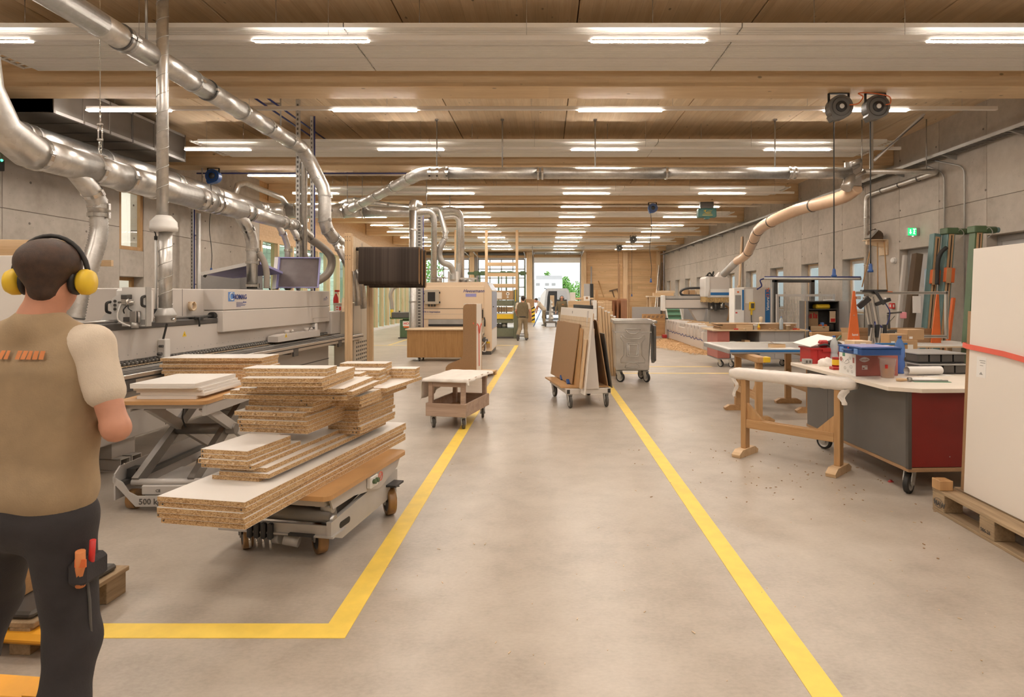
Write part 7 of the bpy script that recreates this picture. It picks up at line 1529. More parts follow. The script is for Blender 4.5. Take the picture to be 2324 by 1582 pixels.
column('dark brown steel beam leaning beside the machine uprights', (6.42, 10.95, 0), (6.80, 11.1, 2.42), .13, 'trunk', None); column('pale green slotted rail leaning next to the dark beam', (6.28, 11.0, 0), (6.6, 11.15, 2.4), .06, 'machine2', None)
column('orange post leaning below the machine uprights', (6.66, 10.2, 0), (6.95, 10.35, 1.62), .05, 'orange', None)
t = thing('energy_chain', 'black curved cable chain hanging between two machine uprights', 'cable', (6.95, 10.6, 2.3)); part('chain_link', MB().tube(spline([(.05, 0, .2), (-.05, 0, .1), (-.1, 0, -.05), (-.11, 0, -.3), (-.12, 0, -.45)], 6), .035, 6), M['black'], t)
flat('notice_board', 'white notice sheet leaning at the foot of the slotted rail', (6.6, 10.8, 1.35), .14, .01, .3, 'paper', 0, 'sign'); t = thing('fire_sign', 'red and white fire extinguisher sign on the concrete wall', 'sign', (7.46, 11.3, 2.2)); part('plate', MB().box(-.0, .015, -.09, .09, -.12, .12), M['redbright'], t); part('symbol', MB().box(-.002, .0, -.05, .02, -.08, .08), M['white'], t)
# ================================================================ CARTS AND TIMBER ALONG THE AISLE
# ---- low cart under a dusty cloth
t = thing('wooden_cart', 'low worn wooden cart with an open tray base on casters', 'cart', (-1.13, 7.98, 0), math.radians(-13))
OC = M['oldcart']; w2, l2 = .265, .46
part('tray_board', MB().rbox(-w2, w2, -l2, -l2 + .025, .155, .315, .003), OC, t); part('tray_board', MB().rbox(-w2, w2, l2 - .025, l2, .155, .315, .003), OC, t)
part('tray_board', MB().rbox(-w2, -w2 + .025, -l2 + .025, l2 - .025, .155, .315, .003), OC, t); part('tray_board', MB().rbox(w2 - .025, w2, -l2 + .025, l2 - .025, .155, .315, .003), OC, t)
part('tray_floor', MB().box(-w2 + .02, w2 - .02, -l2 + .02, l2 - .02, .16, .18), M['mdf'], t)
for x in (-w2 + .052, w2 - .052):
    for y in (-l2 + .052, l2 - .052): part('post', MB().rbox(x - .027, x + .027, y - .027, y + .027, .18, .60, .003), OC, t)
part('top_rail', MB().rbox(-w2 + .08, w2 - .08, -l2 + .03, -l2 + .055, .52, .60, .003), OC, t); part('top_rail', MB().rbox(-w2 + .08, w2 - .08, l2 - .055, l2 - .03, .52, .60, .003), OC, t)
part('tabletop', MB().rbox(-w2 - .03, w2 + .03, -l2 - .02, l2 + .03, .60, .622, .003), OC, t)
for x, y, a in ((-.2, -.37, .6), (.2, -.37, .5), (.2, .37, .4), (-.2, .37, .5)): caster(t, x, y, .062, .03, .153, a, 'tyre', 'galvdull')
mb = MB(); NX, NY = 34, 44; rd = random.Random(2)
def drape(u, v):
    x = -w2 - .17 + u * (2 * w2 + .26); y = -l2 - .07 + v * (2 * l2 + .14); ex = w2 + .032; ey = l2 + .025; dx = max(abs(x) - ex, 0); dy = max(abs(y) - ey, 0); d = max(dx, dy)
    z = .6235 + .0012 * math.sin(x * 31 + y * 17)
    if d > 0:
        f = dy * .8 + dx * ((2.6 - 1.6 * (y + l2) / (2 * l2)) if x < 0 else .55) + dx * dy * 5; wv = .012 * math.sin(y * 26 + x * 9) * (1 if dx > dy else 0) + .012 * math.sin(x * 30) * (1 if dy >= dx else 0)
        z -= f; k = .32; x = math.copysign(ex + dx * k, x) + wv if dx else x; y = math.copysign(ey + dy * k, y) + wv if dy else y; z = max(z, .36)
    return (x, y, z)
vs = [drape(i / (NX - 1), j / (NY - 1)) for j in range(NY) for i in range(NX)]
mb.add(vs, [(j * NX + i, j * NX + i + 1, (j + 1) * NX + i + 1, (j + 1) * NX + i) for j in range(NY - 1) for i in range(NX - 1)], True)
cl = solo('dust_cloth', mb, M['cloth'], 'dusty white cloth draped over the low wooden cart', 'cloth', (-1.13, 7.98, 0), math.radians(-13))
s_ = cl.modifiers.new('thick', 'SOLIDIFY'); s_.thickness = .002; s_.offset = 1
# ---- fibreboard upright with curved foot
t = thing('fibreboard_upright', 'tall brown fibreboard box piece with rounded top and curved foot', 'panel', (-1.57, 12.5, .1), -.27)
arc = [(-.30 + .14 * (1 - math.cos(a)), .12 + .0 + .26 * (math.sin(a)) ** 1.0 - .12) for a in []]
pl = [(-.52, 0), (.16, 0), (.16, 1.39), (-.04, 1.39), (-.085, 1.375), (-.115, 1.34), (-.125, 1.29), (-.125, .36), (-.14, .30), (-.19, .245), (-.26, .215), (-.36, .18), (-.46, .13), (-.51, .07)]
part('face_board', MB().prism(pl, -.03, 0, XZY), M['mdf'], t, None, .003); part('face_board', MB().prism(pl, -.34, -.31, XZY), M['mdf'], t); part('side_board', MB().box(.14, .16, .03, .31, 0, 1.39).box(-.12, .14, .03, .31, 1.37, 1.39), M['panelwhite'], t, 'cream side panel')
mb = MB(); 
for a, b in zip([(.163, .06, .98), (.163, .16, .93), (.166, .17, .10)], [(.163, .16, .93), (.166, .17, .10), (.166, .19, .10)]): mb.bar(a, b, .004, .03, (0, 1, 0))
mb.tube(spline([(.17, .12, .95), (.18, .10, .85), (.175, .16, .78), (.17, .22, .9), (.17, .28, .98)], 5), .009, 6).bar((.1, -.004, 1.0), (.165, .02, .94), .004, .03)
part('strap', mb, M['strap'], t, 'coral red strap')
t = thing('pallet', 'small pale pallet under the fibreboard upright', 'pallet', (-1.52, 12.55, 0), -.27); part('deck', MB().rbox(-.5, .42, -.25, .4, .07, .098, .003), M['pine_x'], t); part('runner', MB().rbox(-.5, .42, -.25, -.17, 0, .07, .003).rbox(-.5, .42, .3, .38, 0, .07, .003), M['pine_x'], t)
# ---- A-frame cart with sheets
AC = math.radians(11); OC2 = (.53, 9.6)
t = thing('a_frame_cart', 'steel A-frame cart on four casters carrying leaning sheets', 'cart', (OC2[0], OC2[1], 0), AC)
part('base_frame', MB().rbox(-.34, .34, -.62, -.56, .205, .28, .004).rbox(-.34, .34, .56, .62, .205, .28, .004).rbox(-.34, -.28, -.56, .56, .205, .28, .004).rbox(.28, .34, -.56, .56, .205, .28, .004), MG, t)
part('tube_end', MB().box(-.332, -.288, -.6215, -.62, .213, .272).box(.288, .332, -.6215, -.62, .213, .272), M['black'], t)
part('deck_board', MB().prism([(-.40, -.50), (-.08, -.58), (-.02, -.52), (-.05, .5), (-.42, .62)], .282, .305), M['mdf_light'], t, None, .003); part('deck_board', MB().rbox(.05, .33, -.55, .55, .282, .305, .003), M['beech'], t)
part('end_frame', MB().prism([(-.11, .28), (.15, .28), (.045, 1.43), (-.02, 1.43)], .60, .645, XZY), MG, t); part('end_frame', MB().prism([(-.06, .28), (.10, .28), (.055, 1.45), (-.015, 1.45)], -.545, -.50, XZY), MG, t)
for k in range(5):
    z = .42 + k * .23; x = .098 - (z - .28) * .04; part('support_bar', MB().rbox(x - .02, x + .04, -.56, .55, z - .06, z + .05, .003), M['pine_y'], t); part('rubber_strip', MB().box(x - .01, x + .03, -.55, .54, z + .05, z + .17), M['black'], t)
for x, y, a in ((-.28, -.55, .05), (.28, -.55, -.05), (-.29, .5, .1), (.28, .5, .1)): caster(t, x, y, .092, .035, .205, a, 'tyre', 'galvdull')
Ma = Matrix.Translation((OC2[0], OC2[1], 0)) @ Matrix.Rotation(AC, 4, 'Z')
def leanm(xb, zb, xt, zt, tw=0):
    a = math.atan2(xt - xb, zt - zb); return Ma @ Matrix.Rotation(tw, 4, 'Z') @ Matrix.Translation((xb, 0, zb)) @ Matrix.Rotation(a, 4, 'Y')
Mw = leanm(-.14, .215, -.02, 1.44, .05)
o = solo('framed_sheet', MB().rbox(-.02, 0, -.80, .90, 0, 1.25, .003), M['panelwhite'], 'large white-rimmed sheet leaning on the A-frame cart', 'panel'); o.matrix_world = Mw
mr = part('plywood_face', MB().rbox(-.026, -.021, -.76, .86, .10, 1.12, .002), M['ply'], o, 'pale plywood face'); part('groove', MB().box(-.0275, -.026, -.76, .86, .98, .984).box(-.0275, -.026, -.76, .86, 1.05, 1.054), M['mdf'], o); part('slot', MB().box(-.0215, -.02, .18, .2, 1.16, 1.2), M['darksteel'], o)
o = solo('fibreboard_sheet', MB().rbox(-.018, -.003, -.36, .92, .07, .99, .002), M['mdf'], 'brown fibreboard sheet in front of the white-rimmed sheet on the A-frame', 'board'); o.matrix_world = leanm(-.215, .245, -.075, 1.30, .05)
o = solo('fibreboard_sheet', MB().prism([(-.62, 0), (.6, .0), (.6, .94), (-.5, .86)], -.02, -.008, YZX), M['mdf_light'], 'second lighter fibreboard sheet behind the first on the A-frame', 'board'); o.matrix_world = leanm(-.17, .3, -.055, 1.30, .05)
o = solo('wood_batten', MB().rbox(-.05, -.02, -.76, -.68, .0, .72, .003), M['pine'], 'wooden slat leaning on the white-rimmed sheet at its near edge', 'wood strip'); o.matrix_world = leanm(-.155, .3, -.045, 1.4, .05)
for k, (y, z) in enumerate(((-.2, .34), (.25, .345))):
    o = solo('blue_clamp', MB().rbox(-.05, .03, -.09, .02, -.02, .03, .008), M['blue'], 'small blue clamp at the foot of the fibreboard, %s' % ('closer to the white sheet edge' if k == 0 else 'farther along the deck'), 'clamp'); o.matrix_world = Ma @ Matrix.Translation((-.2, y, z)) @ Matrix.Rotation(.5, 4, 'X')
o = solo('fibreboard_sheet', MB().prism([(-.56, 0), (.45, 0), (.45, 1.0), (-.50, 1.0), (-.545, .985), (-.56, .94)], .0, .015, YZX), M['mdf'], 'brown round-cornered fibreboard sheet leaning on the bin side of the A-frame', 'board'); o.matrix_world = leanm(.30, .305, .14, 1.25)
o = solo('green_sheet', MB().rbox(0, .012, -.62, .4, 0, .82, .002), M['greypanel'], 'dark green-grey sheet outermost on the bin side of the A-frame', 'board'); o.matrix_world = leanm(.355, .28, .23, 1.1)
# ---- galvanised bin on casters
t = thing('waste_bin', 'galvanised steel waste bin with pressed cross pattern on casters', 'bin', (1.33, 11.62, 0), -.03)
Z = M['zinc']
def hexa(x0, x1, y0, y1, z0, x2, x3, y2, y3, z1): return [(x0, y0, z0), (x1, y0, z0), (x1, y1, z0), (x0, y1, z0), (x2, y2, z1), (x3, y2, z1), (x3, y3, z1), (x2, y3, z1)]
mb = MB().add(hexa(.03, .66, .03, .62, .22, 0, .70, 0, .66, 1.12), [(3, 2, 1, 0), (0, 1, 5, 4), (1, 2, 6, 5), (2, 3, 7, 6), (3, 0, 4, 7)]); part('bin_body', mb, Z, t, None, .02)
part('bin_rim', MB().rbox(-.03, .73, -.035, .0, 1.12, 1.2, .012).rbox(-.03, .73, .66, .695, 1.12, 1.2, .012).rbox(-.03, .0, 0, .66, 1.12, 1.2, .012).rbox(.7, .73, 0, .66, 1.12, 1.2, .012), Z, t); part('bin_inside', MB().box(.0, .7, .0, .66, .95, .97), M['galvdull'], t)
def fz(x, z): return (x, .03 * (1.12 - z) / .9 - .004, z)
def rib(pts, cl=False): P = [fz(*p) for p in (pts + [pts[0]] if cl else pts)]; return MB().tube(P, .009, 6)
part('pressed_rib', rib([(.2, 1.02), (.5, 1.02), (.45, .95), (.40, .93), (.30, .93), (.25, .95)], True), Z, t)
part('pressed_rib', rib([(.12, .90), (.16, .90), (.18, .86), (.24, .83), (.46, .83), (.52, .86), (.54, .90), (.58, .90), (.58, .84), (.52, .76), (.52, .52), (.58, .44), (.58, .38), (.12, .38), (.12, .44), (.18, .52), (.18, .76), (.12, .84)], True), Z, t)
part('pressed_rib', rib([(.24, .75), (.46, .75), (.46, .50), (.24, .50)], True), Z, t); part('pressed_rib', rib([(.27, .72), (.43, .72), (.43, .53), (.27, .53)], True), Z, t); part('pressed_rib', rib([(.2, .28), (.48, .28), (.46, .34), (.40, .37), (.28, .37), (.22, .34)], True), Z, t)
part('side_flap', MB().prism([(.0, .42), (.3, .34), (.42, .42), (.42, 1.02), (.36, 1.10), (.0, 1.08)], .745, .79, YZX), M['darksteel'], t, 'dark hanging lid flap', .015); part('hinge', MB().cyl((.70, -.02, 1.17), (.80, .02, 1.15), .03, 10).cyl((.74, .3, 1.1), (.80, .3, 1.1), .02, 8), M['galv'], t)
for x, y, a in ((.09, .08, .9), (.60, .08, .5), (.56, .56, .6), (.12, .56, .6)): caster(t, x, y, .092, .04, .215, a, 'black', 'galvdull')
# ---- stored timber near the end wall (things stand on the floor or on a trestle stack)
def std(name, label, cat, x, y, z, w, d, h, m_, rz=0, extra=None, bev=.004):
    t = thing(name, label, cat, (x, y, z), rz); part('body', MB().rbox(-w / 2, w / 2, -d / 2, d / 2, 0, h, bev), M[m_], t)
    if extra: extra(t, w, d, h)
    return t
def grooves(k): return lambda t, w, d, h: [part('groove', MB().box(-w / 2 - .001, w / 2 + .001, -d / 2 - .002, -d / 2, h * (i + 1) / k - .004, h * (i + 1) / k), M['mdf'], t) for i in range(k - 1)]
std('wood_crate', 'long brown wooden crate behind the A-frame, upper of two', 'crate', .80, 14.5, 1.335, .50, .5, .20, 'pine_x', 0, grooves(2)); std('wood_crate', 'long brown wooden crate behind the A-frame, lower of two', 'crate', .82, 14.5, 1.1, .56, .55, .234, 'pine_x', 0, grooves(2))
std('wood_stack', 'squared timber block stack carrying the brown crates', 'wood block', .82, 14.5, 0, .6, .6, 1.099, 'mdf_light', 0, grooves(6)); std('wood_block', 'pale upright wood block at the end of the crates', 'wood block', 1.16, 14.45, 0, .1, .5, 1.55, 'paper', 0, grooves(8)); std('wood_block', 'darker upright wood block beside the pale one', 'wood block', 1.30, 14.5, 0, .14, .5, 1.5, 'pine', 0, grooves(3))
std('white_bracket', 'white tapered board end standing on the crates', 'board', .66, 14.6, 1.537, .13, .2, .20, 'white', 0, lambda t, w, d, h: part('arm', MB().rbox(.06, .5, -.04, .04, .03, .075, .004), M['pine_x'], t)); std('white_bracket', 'white block with round hole on the crates', 'block', 1.0, 14.6, 1.537, .15, .15, .11, 'white', 0, lambda t, w, d, h: part('hole', MB().cyl((0, -d / 2 - .002, h * .6), (0, -d / 2, h * .6), .03, 14), M['mdf'], t))
for k in range(7):
    x = 1.22 + k * .058; h = 1.42 - .045 * k + .02 * (k % 2); o = solo('timber_strip', MB().rbox(-.025, .025, -.05, .05, 0, h, .004), M['pine'], 'upright timber strip with white end behind the A-frame, %s from the crates' % ORD[k], 'wood strip', (x, 12.6, 0), .02, 'timber strips behind the A-frame'); o.rotation_euler = (0, -.06, 0); part('white_end', MB().box(-.0255, .0255, -.051, .051, h, h + .022), M['paper'], o)
t = std('glazed_unit', 'dark glazed frame leaning tall behind the crates', 'frame', 2.05, 29.5, 0, .3, .04, 2.25, 'greyboard', .1, lambda t, w, d, h: part('edge', MB().rbox(w / 2, w / 2 + .16, -.06, .06, 0, h, .006), M['black'], t)); t.rotation_euler = (-.05, 0, .1)
std('timber_stand', 'orange-brown timber frame leg with cross rail before the end wall', 'frame', 1.86, 22.0, 0, .12, .1, 1.88, 'beech', 0, lambda t, w, d, h: part('rail', MB().rbox(.06, .75, -.04, .04, 1.5, 1.6, .004), M['beech_x'], t))
std('block_stack', 'stack of short sawn blocks wrapped together before the end wall', 'wood stack', 2.12, 21.5, 1.12, .46, .4, .36, 'pine_x', 0, lambda t, w, d, h: [part('gap', MB().box(-w / 2 - .001, w / 2 + .001, -d / 2 - .003, -d / 2, h * i / 4 - .006, h * i / 4).box(-w / 2 + w * i / 4, -w / 2 + w * i / 4 + .006, -d / 2 - .003, -d / 2, 0, h), M['mdf'], t) for i in (1, 2, 3)]); std('block_stand', 'wooden stand under the stack of sawn blocks', 'stand', 2.12, 21.5, 0, .5, .42, 1.118, 'pine_x', 0, grooves(5))
for k in range(4): std('red_plywood', 'reddish plywood panel standing in a row before the end wall, %s from the block stack' % ORD[k], 'panel', 2.44 + k * .16, 22.2 + .1 * k, 0, .02, .7, 1.5, 'redply', -.45)
std('red_plywood', 'broad reddish back panel closing the row of plywood panels', 'panel', 2.72, 22.9, 0, .72, .03, 1.55, 'redply', 0)
for k, (x, h, w, m_, lb) in enumerate(((3.24, 2.55, .13, 'pine', 'tallest pale plank leaning before the end wall post'), (3.38, 2.1, .06, 'mdf', 'thin dark batten beside the tallest pale plank'), (3.12, 3.0, .09, 'mdf', 'long dark batten leaning behind the tallest plank'), (3.5, 1.2, .12, 'pine', 'short orange plank beside the grey upright board, paler one'), (3.62, 1.25, .1, 'beech', 'short orange plank beside the grey upright board, darker one'))):
    t = std('plank', lb, 'plank', x, 25.6 if k > 1 else 24.6, 0, w, .04, h, m_); t.rotation_euler = (-.04, 0, 0)
solo('metal_tube', MB().cyl((0, 0, 0), (.06, .5, 3.5), .045, 10), M['greyboard'], 'slim grey tube leaning on the spruce end wall', 'tube', (2.85, 37.7, 0)); solo('brown_rod', MB().cyl((0, 0, 0), (-.85, .3, 2.6), .03, 8), M['oak'], 'brown rod leaning at a slant on the end wall', 'rod', (4.2, 37.9, 0))
t = thing('tool_hook', 'tool heads hung on the spruce end wall behind the planks', 'hook', (4.25, 38.34, 1.55)); part('bar', MB().bar((-.2, 0, .42), (.35, 0, .55), .04, .07), M['trunk'], t); part('hook', MB().bar((.0, 0, .45), (.12, 0, .0), .03, .05).bar((.3, 0, .5), (.42, 0, .05), .03, .05), M['trunk'], t)
t = thing('ladder', 'aluminium ladder leaning in the corner of the end wall', 'ladder', (6.75, 37.6, 0)); part('rail', MB().bar((0, 0, 0), (.42, .6, 3.6), .05, .09).bar((.12, -.0, 0), (.54, .6, 3.6), .04, .05), M['alu'], t)
for k in range(9): f = .06 + k * .1; part('rung', MB().cyl((.42 * f, .6 * f, 3.6 * f), (.12 + .42 * f, .6 * f, 3.6 * f), .018, 6), M['alu'], t)
solo('dark_plank', MB().bar((0, 0, 0), (.35, .4, 3.75), .14, .03), M['trunk'], 'dark plank leaning beside the ladder in the corner', 'plank', (6.95, 37.6, 0)); t = thing('offcut_rack', 'wooden rack of offcuts behind the bridge of the machining centre', 'rack', (4.8, 27.0, 0))
part('shelf', MB().rbox(-.2, 2.4, 0, .8, 1.6, 1.66, .004), M['ply'], t); [part('leg', MB().rbox(x, x + .08, y, y + .08, 0, 1.6), M['pine'], t) for x in (-.15, 2.2) for y in (.05, .65)]
for k, (x, w, h, m_) in enumerate(((.5, .9, .13, 'pine_x'), (.6, .8, .1, 'ply'), (1.5, .2, .3, 'cardboard'), (1.8, .25, .26, 'cardboard'), (2.1, .2, .3, 'ply'))): std('wood_offcut', 'offcut lying on the rack behind the bridge, %s from the grey boards' % ORD[k], 'wood block', 4.8 + x, 27.3 + .03 * k, 1.661 if k != 1 else 1.793, w, .3, h, m_)
for k, (y, dx, h, m_) in enumerate(((22.75, -.34, 2.05, 'pine'), (22.3, -.22, 1.95, 'paper'), (21.95, -.14, 1.85, 'pine'), (21.6, -.1, 1.75, 'paper'), (23.0, -.1, 3.9, 'pine'))): 
    o = solo('leaning_board', MB().rbox(-.02, .02, -.09, .09, 0, h, .004), M[m_], 'board leaning on the concrete wall behind the machining cabinet, %s from the gate end' % ORD[(1, 2, 3, 4, 0)[k]], 'board', (7.3 + dx * .5, y, 0)); o.rotation_euler = (0, .05, 0)
# ---- cart by the open gate, van outside
t = thing('a_frame_cart', 'dark A-frame cart with white steps standing in the open gate', 'cart', (.3, 33.0, 0)); part('base_frame', MB().rbox(-.33, .33, -.3, .3, .2, .3, .01), M['trolleydark'], t); part('a_frame', MB().prism([(-.12, .3), (.14, .3), (.06, 1.45), (-.02, 1.45)], -.1, .1, XZY), M['trolleygrey'], t)
for k in range(5): part('white_step', MB().rbox(.02, .16 - k * .012, -.22, .05, .42 + k * .21, .52 + k * .21, .005), M['paper'], t)
for x, y in ((-.28, -.2), (.28, -.2), (.36, .2), (-.26, .2)): caster(t, x, y, .09, .05, .2, 0, 'tyre', 'darksteel')
t = thing('van', 'silver delivery van with open rear door parked outside the gate', 'van', (.85, 43.0, 0)); SV = M['galvdull']
bp = [(-1.0, .35), (1.0, .35), (1.0, 1.2), (.84, 2.05), (.70, 2.2), (-.70, 2.2), (-.84, 2.05), (-1.0, 1.2)]
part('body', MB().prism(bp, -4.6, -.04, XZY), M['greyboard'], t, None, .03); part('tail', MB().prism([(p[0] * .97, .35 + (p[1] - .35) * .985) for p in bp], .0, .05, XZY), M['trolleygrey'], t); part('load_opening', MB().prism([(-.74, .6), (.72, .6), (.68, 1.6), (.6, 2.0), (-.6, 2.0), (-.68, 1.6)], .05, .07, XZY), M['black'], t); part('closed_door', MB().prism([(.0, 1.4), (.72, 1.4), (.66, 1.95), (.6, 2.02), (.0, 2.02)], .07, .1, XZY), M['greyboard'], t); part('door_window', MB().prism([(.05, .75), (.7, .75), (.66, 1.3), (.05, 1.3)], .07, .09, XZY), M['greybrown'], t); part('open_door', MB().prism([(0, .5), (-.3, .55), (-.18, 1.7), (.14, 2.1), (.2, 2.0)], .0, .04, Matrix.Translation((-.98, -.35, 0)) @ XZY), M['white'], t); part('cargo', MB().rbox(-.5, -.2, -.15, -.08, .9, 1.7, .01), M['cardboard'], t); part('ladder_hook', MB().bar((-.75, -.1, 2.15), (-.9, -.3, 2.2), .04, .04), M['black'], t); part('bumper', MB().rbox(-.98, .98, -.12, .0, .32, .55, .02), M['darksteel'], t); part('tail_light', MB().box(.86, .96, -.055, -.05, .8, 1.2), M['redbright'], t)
for x in (-.85, .75):
    for y in (.8, 3.7): part('wheel', MB().cyl((x - .1, y, .33), (x + .1, y, .33), .33, 20), M['black'], t)
# ---- at the left edge: pallet truck, boards, wall bracket
t = thing('pallet_truck', 'yellow pallet truck with grey pump behind the walking worker', 'pallet truck', (-2.44, 2.66, 0), -.1)
part('fork', MB().rbox(-.1, .52, -.30, -.14, .06, .11, .02), M['orangeyel'], t); part('fork', MB().rbox(-.1, .22, .1, .26, .06, .11, .02), M['orangeyel'], t); part('fork_tip', MB().prism([(.5, .03), (.60, .05), (.56, .13), (.48, .13)], .14, .30, XZY), M['orangeyel'], t)
part('pump_body', MB().rbox(-.32, -.1, -.28, .28, .1, .30, .02), M['greymid'], t); part('pump', MB().cyl((-.26, -.1, .3), (-.26, -.1, .48), .05, 12).cyl((-.18, -.12, .3), (-.18, -.12, .40), .035, 10).cyl((-.12, -.2, .25), (-.12, -.2, .37), .03, 10), M['galvdull'], t); part('spring', MB().tube([(-.12 + .035 * math.cos(k * .8), -.14 + .035 * math.sin(k * .8), .2 + k * .006) for k in range(30)], .008, 6), M['chrome'], t); part('yellow_cover', MB().rbox(-.34, -.12, -.22, .1, .42, .62, .03), M['yellow'], t); part('orange_foot', MB().rbox(-.3, -.16, -.23, -.1, .38, .43, .01), M['orangeyel'], t); part('tiller', MB().cyl((-.26, 0, .55), (-.5, 0, 1.2), .022, 10), M['darksteel'], t)
part('wheel', MB().cyl((-.3, -.26, .09), (-.24, -.26, .09), .09, 16).cyl((.42, -.26, .04), (.42, -.18, .04), .04, 12).cyl((.15, .14, .04), (.15, .22, .04), .04, 12), M['black'], t)
t = thing('pallet', 'wooden pallet with folded blanket on the pallet truck', 'pallet', (-2.56, 2.90, 0), -.05); part('deck', MB().rbox(-.5, .22, -.1, .5, .125, .15, .003), M['old'], t); [part('block', MB().rbox(x, x + .1, y, y + .14, 0, .125, .003), M['old'], t) for x in (.1, -.3) for y in (-.1, .36)]
solo('blanket', MB().rbox(-.42, .19, -.08, .45, 0, .035, .012), M['darksteel'], 'dark folded blanket on the wooden pallet of the pallet truck', 'blanket', (-2.56, 2.90, .151), -.05); std('wood_crate', 'orange-brown crate standing on the dark folded blanket', 'crate', -2.72, 3.0, .187, .36, .3, .22, 'beech_x', 0, grooves(2))
t = thing('upright_board', 'large white board standing upright beyond the walking worker', 'board', (-4.6, 4.35, 0)); part('board', MB().rbox(0, 1.05, 0, .04, .1, 1.94, .003), M['lam'], t); part('foot', MB().rbox(0, 1.0, -.15, .3, 0, .1, .004), M['pine_x'], t)
solo('timber_beam', MB().rbox(0, 1.1, -.05, .05, 0, .13, .003), M['pine_x'], 'pale timber beam lying on top of the upright white board', 'beam', (-4.72, 4.40, 1.942), .25)
t = thing('wall_bracket', 'small wooden bracket arm fixed to the concrete wall', 'bracket', (-8.17, 10.85, 2.2)); part('plate', MB().rbox(0, .03, -.14, .14, -.1, .12, .003), M['ply'], t); part('arm', MB().rbox(.03, .45, -.03, .03, -.02, .09, .004), M['pine_x'], t)
t = thing('status_light', 'small black sensor with green light on the concrete wall', 'sensor', (-8.15, 9.05, 3.6)); part('housing', MB().rbox(-.02, .06, -.06, .06, -.08, .08, .008), M['black'], t); part('led', MB().ball((.062, 0, .07), .018, 8, 6), M['led'], t)
